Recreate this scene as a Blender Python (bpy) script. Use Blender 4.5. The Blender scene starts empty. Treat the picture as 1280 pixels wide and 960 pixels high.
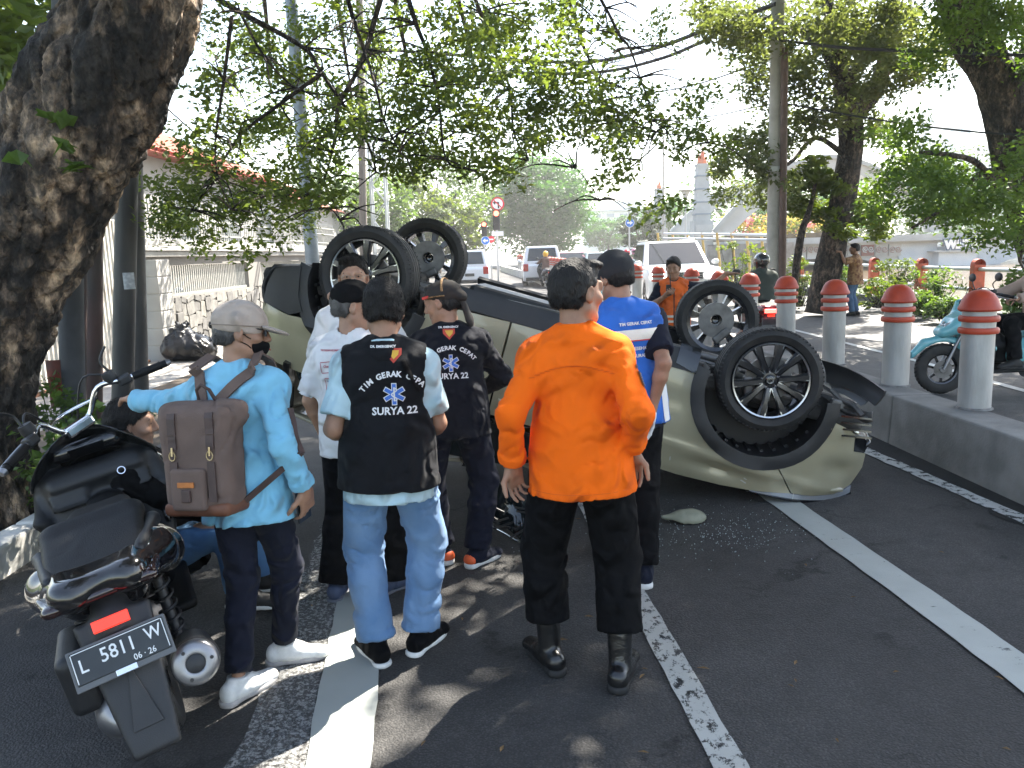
import bpy, bmesh, math, random
import numpy as np
from mathutils import Vector, Matrix, noise
from mathutils.bvhtree import BVHTree
random.seed(7); RNG = np.random.default_rng(11)
SC = bpy.context.scene; COL = SC.collection
rad = math.radians
# ---------------------------------------------------------------- camera
F = 985.0; PIT = rad(9.45); ROLL = rad(1.8); CH = 1.72
_f = Vector((0, math.cos(PIT), -math.sin(PIT))); _r = Vector((1, 0, 0)); _u = _r.cross(_f)
CR = _r*math.cos(ROLL) - _u*math.sin(ROLL); CU = _u*math.cos(ROLL) + _r*math.sin(ROLL)
cam_d = bpy.data.cameras.new('camera'); cam = bpy.data.objects.new('camera', cam_d); COL.objects.link(cam)
cam_d.sensor_width = 36; cam_d.lens = F/1280*36; cam_d.clip_start = .05; cam_d.clip_end = 3000
cam.matrix_world = Matrix(((CR.x, CU.x, -_f.x, 0), (CR.y, CU.y, -_f.y, 0), (CR.z, CU.z, -_f.z, CH), (0, 0, 0, 1)))
SC.camera = cam
# ---------------------------------------------------------------- light
SUN_EL, SUN_AZ = rad(50), rad(40)          # azimuth clockwise from +Y (the way the camera looks)
world = bpy.data.worlds.new('World'); SC.world = world; world.use_nodes = True
wn = world.node_tree.nodes; wl = world.node_tree.links
sky = wn.new('ShaderNodeTexSky'); sky.sky_type = 'NISHITA'; sky.sun_disc = False
sky.sun_elevation = SUN_EL; sky.sun_rotation = SUN_AZ; sky.air_density = 1.0; sky.dust_density = .9; sky.ozone_density = 1.0
bg = wn['Background']; wb = wn.new('ShaderNodeMix'); wb.data_type = 'RGBA'; wb.blend_type = 'MULTIPLY'; wb.inputs[0].default_value = 1; wb.inputs[7].default_value = (1, .92, .83, 1)   # warm white balance multiplied into the sky colour
wl.new(sky.outputs[0], wb.inputs[6]); wl.new(wb.outputs[2], bg.inputs[0]); bg.inputs[1].default_value = .10
sun_d = bpy.data.lights.new('sun', 'SUN'); sun_d.energy = 4.2; sun_d.angle = rad(.53); sun_d.color = (1, .94, .84)
sun = bpy.data.objects.new('sun', sun_d); COL.objects.link(sun)
sdir = Vector((math.sin(SUN_AZ)*math.cos(SUN_EL), math.cos(SUN_AZ)*math.cos(SUN_EL), math.sin(SUN_EL)))
sun.rotation_euler = sdir.to_track_quat('Z', 'Y').to_euler(); sun.location = sdir*50
SC.view_settings.view_transform = 'Standard'; SC.view_settings.look = 'None'
SC.view_settings.exposure = 2.7; SC.view_settings.gamma = 1.0
SC.render.engine = 'CYCLES'
cy = SC.cycles; cy.max_bounces = 8; cy.diffuse_bounces = 4; cy.glossy_bounces = 3; cy.transmission_bounces = 4
cy.transparent_max_bounces = 12; cy.caustics_reflective = False; cy.caustics_refractive = False
cy.use_denoising = True; cy.sample_clamp_indirect = 6
# ---------------------------------------------------------------- pixels of the photograph -> places in the street
def ray(px, py): return _f + CR*((px-640)/F) + CU*((480-py)/F)
def G(px, py, z=0.0):
    d = ray(px, py); t = (z-CH)/d.z; return Vector((d.x*t, d.y*t, z))
def P(px, py, Y):
    d = ray(px, py); t = Y/d.y; return Vector((d.x*t, Y, CH+d.z*t))
def gz(y): return .007*max(0.0, y-13)
# ---------------------------------------------------------------- materials
MATS = {}
def mat(name, col, rough=.6, metal=0.0, var=0.0, vscale=8.0, bump=0.0, bscale=40.0, col2=None, spec=.5, coat=0.0,
        trans=0.0, emit=None, estr=1.0, alpha=None, sheen=0.0, stretch=None, detail=4.0):
    if name in MATS: return MATS[name]
    m = bpy.data.materials.new(name); m.use_nodes = True; MATS[name] = m
    n = m.node_tree.nodes; l = m.node_tree.links; b = n['Principled BSDF']
    c4 = (*col, 1)
    b.inputs['Base Color'].default_value = c4; b.inputs['Roughness'].default_value = rough
    b.inputs['Metallic'].default_value = metal; b.inputs['Specular IOR Level'].default_value = spec
    b.inputs['Coat Weight'].default_value = coat; b.inputs['Coat Roughness'].default_value = .06
    b.inputs['Transmission Weight'].default_value = trans
    if sheen: b.inputs['Sheen Weight'].default_value = sheen; b.inputs['Sheen Roughness'].default_value = .5
    if alpha is not None: b.inputs['Alpha'].default_value = alpha
    if emit: b.inputs['Emission Color'].default_value = (*emit, 1); b.inputs['Emission Strength'].default_value = estr
    if var or col2 or bump:
        tc = n.new('ShaderNodeTexCoord'); mp = n.new('ShaderNodeMapping'); l.new(tc.outputs['Object'], mp.inputs[0])
        if stretch: mp.inputs['Scale'].default_value = stretch
    if var or col2:
        nz = n.new('ShaderNodeTexNoise'); nz.inputs['Scale'].default_value = vscale; nz.inputs['Detail'].default_value = detail
        l.new(mp.outputs[0], nz.inputs['Vector'])
        cr = n.new('ShaderNodeValToRGB'); l.new(nz.outputs['Fac'], cr.inputs[0])
        c2 = col2 if col2 else tuple(min(1, x*(1+var)) for x in col); c1 = col if col2 else tuple(x*(1-var) for x in col)
        cr.color_ramp.elements[0].color = (*c1, 1); cr.color_ramp.elements[1].color = (*c2, 1)
        cr.color_ramp.elements[0].position = .36; cr.color_ramp.elements[1].position = .64
        l.new(cr.outputs[0], b.inputs['Base Color'])
        rr = n.new('ShaderNodeMapRange'); l.new(nz.outputs['Fac'], rr.inputs[0])
        rr.inputs[3].default_value = max(0, rough-.08); rr.inputs[4].default_value = min(1, rough+.08); l.new(rr.outputs[0], b.inputs['Roughness'])
    if bump:
        nb = n.new('ShaderNodeTexNoise'); nb.inputs['Scale'].default_value = bscale; nb.inputs['Detail'].default_value = 3
        l.new(mp.outputs[0], nb.inputs['Vector'])
        bp = n.new('ShaderNodeBump'); bp.inputs['Strength'].default_value = bump; bp.inputs['Distance'].default_value = .01
        l.new(nb.outputs['Fac'], bp.inputs['Height']); l.new(bp.outputs[0], b.inputs['Normal'])
    return m
def leaf_mat(name, c1, c2, tl=.5):
    m = bpy.data.materials.new(name); m.use_nodes = True; MATS[name] = m
    n = m.node_tree.nodes; l = m.node_tree.links; n.remove(n['Principled BSDF'])
    tc = n.new('ShaderNodeTexCoord'); nz = n.new('ShaderNodeTexNoise'); nz.inputs['Scale'].default_value = 2.3; nz.inputs['Detail'].default_value = 5
    l.new(tc.outputs['Object'], nz.inputs['Vector'])
    cr = n.new('ShaderNodeValToRGB'); l.new(nz.outputs['Fac'], cr.inputs[0])
    cr.color_ramp.elements[0].color = (*c1, 1); cr.color_ramp.elements[1].color = (*c2, 1)
    cr.color_ramp.elements[0].position = .35; cr.color_ramp.elements[1].position = .65
    d = n.new('ShaderNodeBsdfDiffuse'); t = n.new('ShaderNodeBsdfTranslucent'); g = n.new('ShaderNodeBsdfGlossy'); g.inputs['Roughness'].default_value = .45
    g.inputs['Color'].default_value = (.6, .65, .6, 1)
    mu = n.new('ShaderNodeMix'); mu.data_type = 'RGBA'; mu.blend_type = 'MULTIPLY'; mu.inputs[0].default_value = 1
    l.new(cr.outputs[0], mu.inputs[6]); mu.inputs[7].default_value = (1.5, 1.5, .6, 1)
    l.new(cr.outputs[0], d.inputs[0]); l.new(mu.outputs[2], t.inputs[0])
    m1 = n.new('ShaderNodeMixShader'); m1.inputs[0].default_value = tl; l.new(d.outputs[0], m1.inputs[1]); l.new(t.outputs[0], m1.inputs[2])
    m2 = n.new('ShaderNodeMixShader'); m2.inputs[0].default_value = .05; l.new(m1.outputs[0], m2.inputs[1]); l.new(g.outputs[0], m2.inputs[2])
    l.new(m2.outputs[0], n['Material Output'].inputs[0]); return m
# ---------------------------------------------------------------- objects
def link(o, parent=None):
    COL.objects.link(o)
    if parent is not None: o.parent = parent
    return o
def tag(o, label=None, cat=None, group=None, kind=None):
    if label: o['label'] = label
    if cat: o['category'] = cat
    if group: o['group'] = group
    if kind: o['kind'] = kind
    return o
def thing(name, label, cat, loc=(0, 0, 0), rz=0.0, group=None):
    o = bpy.data.objects.new(name, None); o.empty_display_size = .1; link(o)
    o.location = loc; o.rotation_euler = (0, 0, rz); return tag(o, label, cat, group)
def set_mats(me, m):
    for x in (m if isinstance(m, (list, tuple)) else [m]): me.materials.append(x)
def mesh_np(name, V, Q, m, parent=None, smooth=True, kind=None, M=None):
    V = np.asarray(V, np.float32)
    if M is not None:
        A = np.array(M, np.float32); V = V @ A[:3, :3].T + A[:3, 3]
    Q = np.asarray(Q, np.int32); k = Q.shape[1]
    me = bpy.data.meshes.new(name); me.vertices.add(len(V)); me.vertices.foreach_set('co', V.ravel())
    me.loops.add(Q.size); me.loops.foreach_set('vertex_index', Q.ravel())
    me.polygons.add(len(Q)); me.polygons.foreach_set('loop_start', np.arange(0, Q.size, k, dtype=np.int32))
    me.polygons.foreach_set('use_smooth', np.full(len(Q), smooth)); me.update(calc_edges=True)
    set_mats(me, m); o = bpy.data.objects.new(name, me); link(o, parent)
    if kind: o['kind'] = kind
    return o
class MB:
    """collects boxes, tubes, lathes and prisms; build() makes ONE mesh object"""
    def __init__(s): s.v = []; s.f = []; s.m = []; s.mi = 0; s.X = None
    def _add(s, vs, fs):
        b = len(s.v)
        if s.X is not None: vs = [s.X @ Vector(v) for v in vs]
        s.v += [tuple(v) for v in vs]; s.f += [tuple(i+b for i in f) for f in fs]; s.m += [s.mi]*len(fs); return s
    def box(s, c, size, R=None, taper=1.0):
        x, y, z = (k/2 for k in size); c = Vector(c)
        p = [(-x, -y, -z), (x, -y, -z), (x, y, -z), (-x, y, -z), (-x*taper, -y*taper, z), (x*taper, -y*taper, z), (x*taper, y*taper, z), (-x*taper, y*taper, z)]
        p = [c+((R @ Vector(q)) if R is not None else Vector(q)) for q in p]
        return s._add(p, [(3, 2, 1, 0), (4, 5, 6, 7), (0, 1, 5, 4), (1, 2, 6, 5), (2, 3, 7, 6), (3, 0, 4, 7)])
    def bar(s, a, b, w, h, up=(0, 0, 1)):
        a = Vector(a); b = Vector(b); d = b-a; L = d.length; d.normalize(); up = Vector(up)
        if abs(d.dot(up)) > .99: up = Vector((0, 1, 0))
        sx = d.cross(up).normalized(); uz = sx.cross(d)
        return s.box((a+b)/2, (w, L, h), Matrix((sx, d, uz)).transposed())
    def tube(s, pts, r, n=10, cap=True, flat=1.0, jit=None):
        pts = [Vector(p) for p in pts]; k = len(pts); rs = r if isinstance(r, (list, tuple)) else [r]*k
        vs = []; fs = []; ref = Vector((0, 0, 1)); t0 = (pts[1]-pts[0]).normalized()
        if abs(t0.dot(ref)) > .9: ref = Vector((0, 1, 0))
        sx = t0.cross(ref).normalized()
        for i, p in enumerate(pts):
            t = (pts[min(i+1, k-1)]-pts[max(i-1, 0)]).normalized()
            sx = (sx-t*sx.dot(t)).normalized(); sy = t.cross(sx)
            for j in range(n):
                a = 2*math.pi*j/n; q = p+sx*math.cos(a)*rs[i]+sy*math.sin(a)*rs[i]*flat
                if jit: q = jit(q, p, rs[i])
                vs.append(q)
        for i in range(k-1):
            for j in range(n): fs.append((i*n+j, i*n+(j+1) % n, (i+1)*n+(j+1) % n, (i+1)*n+j))
        if cap: fs.append(tuple(range(n-1, -1, -1))); fs.append(tuple((k-1)*n+j for j in range(n)))
        return s._add(vs, fs)
    def lathe(s, prof, n=24, M=None, a0=0, a1=2*math.pi, axis='z'):
        full = abs(a1-a0-2*math.pi) < 1e-6; k = len(prof); nn = n if full else n+1; vs = []; fs = []
        for i in range(nn):
            a = a0+(a1-a0)*i/n; c, q = math.cos(a), math.sin(a)
            for r, h in prof:
                p = Vector((r*c, r*q, h)) if axis == 'z' else (Vector((r*c, h, r*q)) if axis == 'y' else Vector((h, r*c, r*q)))
                vs.append(M @ p if M is not None else p)
        for i in range(n):
            j = (i+1) % nn
            for q in range(k-1):
                f = (i*k+q, j*k+q, j*k+q+1, i*k+q+1)
                fs.append(f if axis != 'y' else f[::-1])
        return s._add(vs, fs)
    def prism(s, poly, h, M=None, z0=0.0):
        k = len(poly); vs = [Vector((x, y, z0)) for x, y in poly]+[Vector((x, y, z0+h)) for x, y in poly]
        if M is not None: vs = [M @ v for v in vs]
        return s._add(vs, [tuple(range(k-1, -1, -1)), tuple(range(k, 2*k))]+[(i, (i+1) % k, k+(i+1) % k, k+i) for i in range(k)])
    def quad(s, a, b, c, d): return s._add([a, b, c, d], [(0, 1, 2, 3)])
    def build(s, name, m, parent=None, smooth=None, bevel=0.0, kind=None, flip=False, seg=2):
        me = bpy.data.meshes.new(name); me.from_pydata(s.v, [], s.f); set_mats(me, m)
        if len(me.materials) > 1: me.polygons.foreach_set('material_index', s.m)
        bm = bmesh.new(); bm.from_mesh(me); bmesh.ops.recalc_face_normals(bm, faces=bm.faces); bm.to_mesh(me); bm.free()
        if smooth is not None:
            me.polygons.foreach_set('use_smooth', [True]*len(me.polygons)); me.set_sharp_from_angle(angle=rad(smooth))
        o = bpy.data.objects.new(name, me); link(o, parent)
        if bevel:
            md = o.modifiers.new('bevel', 'BEVEL'); md.width = bevel; md.segments = seg; md.limit_method = 'ANGLE'
        if kind: o['kind'] = kind
        return o
def copy_tree(o, parent=None):
    c = o.copy(); link(c)
    if parent is not None: c.parent = parent
    for ch in [x for x in o.children]: copy_tree(ch, c)
    return c
# ---------------------------------------------------------------- organic shapes: signed distances on a grid, smooth unions, surface nets
def nrm(a): a = np.asarray(a, float); return a/np.linalg.norm(a)
class Blob:
    def __init__(s, lo, hi, h):
        s.lo = np.array(lo, float); s.h = h; s.n = np.maximum(4, np.ceil((np.array(hi)-s.lo)/h).astype(int)+1)
        s.d = np.full(s.n, .12, np.float32)
    def sub(s, lo, hi, mg):
        a = np.clip(np.floor((np.array(lo)-mg-s.lo)/s.h).astype(int), 0, s.n); b = np.clip(np.ceil((np.array(hi)+mg-s.lo)/s.h).astype(int)+1, 0, s.n)
        if np.any(b-a < 1): return None, None
        ax = [s.lo[i]+s.h*np.arange(a[i], b[i], dtype=np.float32) for i in range(3)]
        p = np.stack(np.meshgrid(*ax, indexing='ij'), -1); return tuple(slice(a[i], b[i]) for i in range(3)), p
    def put(s, sl, d, k, op='u'):
        a = s.d[sl]; d = d.astype(np.float32)
        if op == 'u':
            h = np.maximum(k-np.abs(a-d), 0)/max(k, 1e-6); s.d[sl] = np.minimum(a, d)-h*h*k*.25
        else:
            d = -d; h = np.maximum(k-np.abs(a-d), 0)/max(k, 1e-6); s.d[sl] = np.maximum(a, d)+h*h*k*.25
    def cone(s, a, b, ra, rb, k=.02, flat=None, op='u', cut0=None, cut1=None):
        """tapered capsule; flat=(axis, f) squashes it along axis; cut0/cut1 trim the round ends flat (offset along the axis)"""
        a = np.array(a, float); b = np.array(b, float); mr = max(ra, rb)*(1 if flat is None else max(1, flat[1]))
        sl, p = s.sub(np.minimum(a, b)-mr, np.maximum(a, b)+mr, k+.03)
        if sl is None: return s
        ab = b-a; L = np.linalg.norm(ab)+1e-9; u = ab/L; q = p-a.astype(np.float32); t = np.clip((q@u.astype(np.float32))/L, 0, 1)
        w = q-t[..., None]*ab.astype(np.float32)
        if flat is not None:
            ax = nrm(flat[0]).astype(np.float32); c = w@ax; w = w-c[..., None]*ax*(1-1/flat[1])
        d = np.linalg.norm(w, axis=-1)-(ra+(rb-ra)*t)
        if cut0 is not None: d = np.maximum(d, -(q@u.astype(np.float32))+cut0)
        if cut1 is not None: d = np.maximum(d, (q@u.astype(np.float32))-L-cut1)
        s.put(sl, d, k, op); return s
    def ell(s, c, r, R=None, k=.02, op='u'):
        c = np.array(c, float); r = np.array(r, float); m = r.max(); sl, p = s.sub(c-m, c+m, k+.03)
        if sl is None: return s
        q = p-c.astype(np.float32)
        if R is not None: q = q@np.array(R, np.float32)
        k0 = np.linalg.norm(q/r.astype(np.float32), axis=-1); k1 = np.linalg.norm(q/(r*r).astype(np.float32), axis=-1)+1e-6
        s.put(sl, k0*(k0-1)/k1, k, op); return s
    def box(s, c, half, rnd=.01, R=None, k=.01, op='u', taper=None):
        c = np.array(c, float); half = np.array(half, float); m = np.linalg.norm(half); sl, p = s.sub(c-m, c+m, k+.03)
        if sl is None: return s
        q = p-c.astype(np.float32)
        if R is not None: q = q@np.array(R, np.float32)
        hb = half.astype(np.float32)*np.ones_like(q)
        if taper is not None:            # (axis driving, axis shrunk, factor at + end)
            i, j, f = taper; hb[..., j] = half[j]*(1+(f-1)*np.clip(q[..., i]/half[i]*.5+.5, 0, 1))
        e = np.abs(q)-hb+rnd; d = np.linalg.norm(np.maximum(e, 0), axis=-1)+np.minimum(e.max(-1), 0)-rnd
        s.put(sl, d, k, op); return s
    def plane_cut(s, pt, n, k=.004):
        sl, p = s.sub(s.lo, s.lo+s.h*s.n, 0); d = (p-np.array(pt, np.float32))@nrm(n).astype(np.float32)
        a = s.d; h = np.maximum(k-np.abs(a-d), 0)/k; s.d = np.maximum(a, d)+h*h*k*.25; return s
    def warp(s, fn, band=.05):
        i = np.argwhere(np.abs(s.d) < band); p = s.lo+i*s.h; s.d[tuple(i.T)] += fn(p).astype(np.float32); return s
    def net(s):
        d = s.d; neg = d < 0; n = s.n; c = np.zeros(n-1, np.int8)
        for dx in (0, 1):
            for dy in (0, 1):
                for dz in (0, 1): c += neg[dx:n[0]-1+dx, dy:n[1]-1+dy, dz:n[2]-1+dz]
        act = (c > 0) & (c < 8); idx = np.argwhere(act); ids = np.full(n-1, -1, np.int32); ids[act] = np.arange(len(idx))
        acc = np.zeros((len(idx), 3)); cnt = np.zeros(len(idx))
        cor = [(x, y, z) for x in (0, 1) for y in (0, 1) for z in (0, 1)]
        val = {q: d[idx[:, 0]+q[0], idx[:, 1]+q[1], idx[:, 2]+q[2]] for q in cor}
        for q in cor:
            for ax in range(3):
                if q[ax] == 0:
                    e = list(q); e[ax] = 1; va, vb = val[q], val[tuple(e)]; m = (va < 0) != (vb < 0)
                    t = np.where(m, va/(va-vb+1e-12), 0); pt = np.array(q, float)+np.zeros((len(idx), 3)); pt[:, ax] += t
                    acc += np.where(m[:, None], pt, 0); cnt += m
        V = s.lo+(idx+acc/np.maximum(cnt, 1)[:, None])*s.h; Q = []
        for ax in range(3):
            b, e = (ax+1) % 3, (ax+2) % 3
            s0 = [slice(None)]*3; s1 = [slice(None)]*3; s0[ax] = slice(0, -1); s1[ax] = slice(1, None)
            cr = neg[tuple(s0)] != neg[tuple(s1)]; g = np.argwhere(cr); ok = (g[:, b] > 0) & (g[:, e] > 0) & (g[:, b] < n[b]-1) & (g[:, e] < n[e]-1); g = g[ok]
            if not len(g): continue
            def at(db, de):
                w = g.copy(); w[:, b] += db; w[:, e] += de; return ids[w[:, 0], w[:, 1], w[:, 2]]
            q = np.stack([at(-1, -1), at(0, -1), at(0, 0), at(-1, 0)], 1); fl = ~neg[g[:, 0], g[:, 1], g[:, 2]]
            q[fl] = q[fl][:, ::-1]; Q.append(q)
        Q = np.concatenate(Q); return V, Q[(Q >= 0).all(1)]
    def build(s, name, m, parent=None, M=None, **kw):
        V, Q = s.net(); return mesh_np(name, V, Q, m, parent, M=M, **kw)
def wav(seed, n, lam, aniso=(1, 1, 1)):
    r = np.random.default_rng(seed); K = r.normal(size=(n, 3))*np.array(aniso); K = K/np.linalg.norm(K, axis=1)[:, None]*(2*math.pi/lam)*r.uniform(.7, 1.4, (n, 1)); ph = r.uniform(0, 6.28, n)
    return lambda p: np.sin(p@K.T+ph).mean(1)*1.6
def folds(seed, amp, lam=.09, aniso=(.6, .6, 1.2)):
    """cloth: narrow meandering creases, deep in some places and gone in others, over a faint swell"""
    a, a2, b, c = wav(seed, 4, lam*1.5, aniso), wav(seed+7, 4, lam*1.1, aniso[::-1]), wav(seed+1, 4, lam*4), wav(seed+2, 4, lam*3)
    def fn(p):
        q = p+np.stack([b(p), c(p), b(p+.3)], 1)*lam*.6; m = np.clip(.5+.9*c(p*1.1+.7), 0, 1.2); m2 = np.clip(.3+.9*b(p+.5), 0, 1)
        v, w = a(q), a2(q); return amp*(.75*np.exp(-(v/.17)**2)*m+.5*np.exp(-(w/.14)**2)*m2-.35*v*m-.15)
    return fn
# ---------------------------------------------------------------- flat print laid on a surface
def text_mesh(txt, size=1.0, bold=0.0, sx=1.0):
    cu = bpy.data.curves.new('t', 'FONT'); cu.body = txt; cu.size = size; cu.align_x = 'CENTER'; cu.align_y = 'CENTER'; cu.offset = bold; cu.resolution_u = 2
    o = bpy.data.objects.new('t', cu); me = bpy.data.meshes.new_from_object(o); vs = [(v.co.x*sx, v.co.y) for v in me.vertices]; fs = [tuple(p.vertices) for p in me.polygons]
    bpy.data.objects.remove(o); bpy.data.curves.remove(cu); bpy.data.meshes.remove(me); return vs, fs
def poly2(vs): return [tuple(v) for v in vs], [tuple(range(len(vs)))]
def rect2(cx, cy, w, h, a=0.0):
    c, s_ = math.cos(a), math.sin(a); return poly2([(cx+c*x-s_*y, cy+s_*x+c*y) for x, y in ((-w/2, -h/2), (w/2, -h/2), (w/2, h/2), (-w/2, h/2))])
def arc_text(txt, R, span, size, bold=0.0):
    vs, fs = [], []
    n = len(txt)
    for i, ch in enumerate(txt):
        if ch == ' ': continue
        a = (i/(n-1)-.5)*span; v, f = text_mesh(ch, size, bold); b = len(vs)
        for x, y in v:
            xx, yy = x, y+R; vs.append((xx*math.cos(a)+yy*math.sin(a), -xx*math.sin(a)+yy*math.cos(a)-R))
        fs += [tuple(k+b for k in q) for q in f]
    return vs, fs
def off2(g, dx, dy, s_=1.0): return [(x*s_+dx, y*s_+dy) for x, y in g[0]], g[1]
def bvh_of(*objs):
    vs, fs = [], []
    for o in objs:
        b = len(vs); M = o.matrix_basis if o.type == 'MESH' else Matrix(); vs += [v.co.copy() for v in o.data.vertices]; fs += [tuple(i+b for i in p.vertices) for p in o.data.polygons]
    return BVHTree.FromPolygons(vs, fs)
def decal(name, g, m, parent, bvh, O, U, V, off=.003, maxlen=.02, thick=0.0):
    """lays the flat figure g (u,v metres) on the surface of bvh: O origin outside the surface, U right, V up, cast along U x V reversed"""
    O = Vector(O); U = Vector(U).normalized(); V = Vector(V).normalized(); N = U.cross(V).normalized()
    bm = bmesh.new(); bv = [bm.verts.new((x, y, 0)) for x, y in g[0]]
    for f in g[1]:
        try: bm.faces.new([bv[i] for i in f])
        except ValueError: pass
    bm.normal_update(); bmesh.ops.triangulate(bm, faces=bm.faces)
    for _ in range(4):
        le = [e for e in bm.edges if e.calc_length() > maxlen]
        if not le: break
        bmesh.ops.subdivide_edges(bm, edges=le, cuts=1); bmesh.ops.triangulate(bm, faces=[f for f in bm.faces if len(f.verts) > 3])
    hits = {}
    for v in bm.verts:
        o = O+U*v.co.x+V*v.co.y; loc, nn, i, d = bvh.ray_cast(o+N*.15, -N, .6)
        hits[v] = (loc+nn*off*.3+N*off*.7) if loc is not None else None
    bad = [v for v in bm.verts if hits[v] is None]
    for v in bm.verts:
        if hits[v] is not None: v.co = hits[v]
    bmesh.ops.delete(bm, geom=bad, context='VERTS')
    me = bpy.data.meshes.new(name); bm.to_mesh(me); bm.free(); set_mats(me, m)
    me.polygons.foreach_set('use_smooth', [True]*len(me.polygons))
    o = bpy.data.objects.new(name, me); link(o, parent); return o
def merge2(*gs):
    vs, fs = [], []
    for g in gs:
        b = len(vs); vs += list(g[0]); fs += [tuple(i+b for i in f) for f in g[1]]
    return vs, fs
def star_of_life(r, grow=0.0):
    w = r*.36+grow; r = r+grow*.6; p = []
    for k in range(6):
        a = rad(60*k); i = a-rad(30); p.append((-math.sin(i)*w, math.cos(i)*w))
        for q in (1, -1): x, y = q*w/2, r; p.append((x*math.cos(a)-y*math.sin(a), x*math.sin(a)+y*math.cos(a)))
    return poly2(p)
# ================================================================ the setting
def sheet(name, rows, m, kind='structure', dz=0.0):
    """rows: list of lists of (x, y) across; z follows the road's gentle rise"""
    k = len(rows[0]); V = [(x, y, gz(y)+dz) for r in rows for x, y in r]
    Q = [(i*k+j, i*k+j+1, (i+1)*k+j+1, (i+1)*k+j) for i in range(len(rows)-1) for j in range(k-1)]
    return mesh_np(name, V, Q, m, smooth=False, kind=kind)
def asphalt(name, base, fac=1.0):
    m = mat(name, base, .82); n = m.node_tree.nodes; l = m.node_tree.links; b = n['Principled BSDF']
    tc = n.new('ShaderNodeTexCoord')
    def nz(sc, det=4, rough=.6):
        q = n.new('ShaderNodeTexNoise'); q.inputs['Scale'].default_value = sc; q.inputs['Detail'].default_value = det; q.inputs['Roughness'].default_value = rough; l.new(tc.outputs['Object'], q.inputs['Vector']); return q
    def ramp(src, p0, p1, c0, c1):
        r = n.new('ShaderNodeValToRGB'); l.new(src, r.inputs[0]); r.color_ramp.elements[0].position = p0; r.color_ramp.elements[1].position = p1
        r.color_ramp.elements[0].color = (c0, c0, c0, 1); r.color_ramp.elements[1].color = (c1, c1, c1, 1); return r.outputs[0]
    def mul(a, b_):
        x = n.new('ShaderNodeMix'); x.data_type = 'RGBA'; x.blend_type = 'MULTIPLY'; x.inputs[0].default_value = 1; l.new(a, x.inputs[6]); l.new(b_, x.inputs[7]); return x.outputs[2]
    big = nz(.7, 5); fine = nz(140, 2); mid = nz(6, 6, .7)
    v = n.new('ShaderNodeTexVoronoi'); v.inputs['Scale'].default_value = 95; l.new(tc.outputs['Object'], v.inputs['Vector'])
    spots = nz(2.6, 8, .72)
    c = mul(ramp(big.outputs[0], .3, .7, .72, 1.25), ramp(mid.outputs[0], .3, .7, .75, 1.2)); c = mul(c, ramp(v.outputs['Distance'], .15, .55, 1.25, .7))
    c = mul(c, ramp(fine.outputs[0], .35, .7, .7, 1.45)); c = mul(c, ramp(spots.outputs[0], .335, .40, .38, 1))
    wp = n.new('ShaderNodeVectorMath'); wp.operation = 'MULTIPLY_ADD'; wn_ = nz(2.2, 6); l.new(wn_.outputs['Color'], wp.inputs[0]); wp.inputs[1].default_value = (.9, .9, 0); l.new(tc.outputs['Object'], wp.inputs[2])
    vc = n.new('ShaderNodeTexVoronoi'); vc.feature = 'DISTANCE_TO_EDGE'; vc.inputs['Scale'].default_value = .55; l.new(wp.outputs[0], vc.inputs['Vector']); cm = nz(.9, 2)
    ck = n.new('ShaderNodeMix'); ck.data_type = 'RGBA'; l.new(ramp(cm.outputs[0], .50, .60, 0, 1), ck.inputs[0]); ck.inputs[6].default_value = (1, 1, 1, 1); l.new(ramp(vc.outputs['Distance'], .003, .009, .35, 1), ck.inputs[7]); c = mul(c, ck.outputs[2])
    pt = nz(.23, 1); c = mul(c, ramp(pt.outputs[0], .47, .53, .82, 1.15))
    cc = n.new('ShaderNodeRGB'); cc.outputs[0].default_value = (*base, 1); l.new(mul(c, cc.outputs[0]), b.inputs['Base Color'])
    l.new(ramp(big.outputs[0], .3, .7, .68, .9), b.inputs['Roughness'])
    ad = n.new('ShaderNodeMath'); ad.operation = 'ADD'; l.new(v.outputs['Distance'], ad.inputs[0]); l.new(fine.outputs[0], ad.inputs[1])
    bp = n.new('ShaderNodeBump'); bp.inputs['Strength'].default_value = .55; bp.inputs['Distance'].default_value = .006; l.new(ad.outputs[0], bp.inputs['Height']); l.new(bp.outputs[0], b.inputs['Normal'])
    return m
A_ROAD = asphalt('asphalt', (.060, .057, .054)); A_SIDE = asphalt('asphalt_worn', (.12, .115, .11)); A_FRESH = asphalt('asphalt_rough', (.012, .012, .012))
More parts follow.
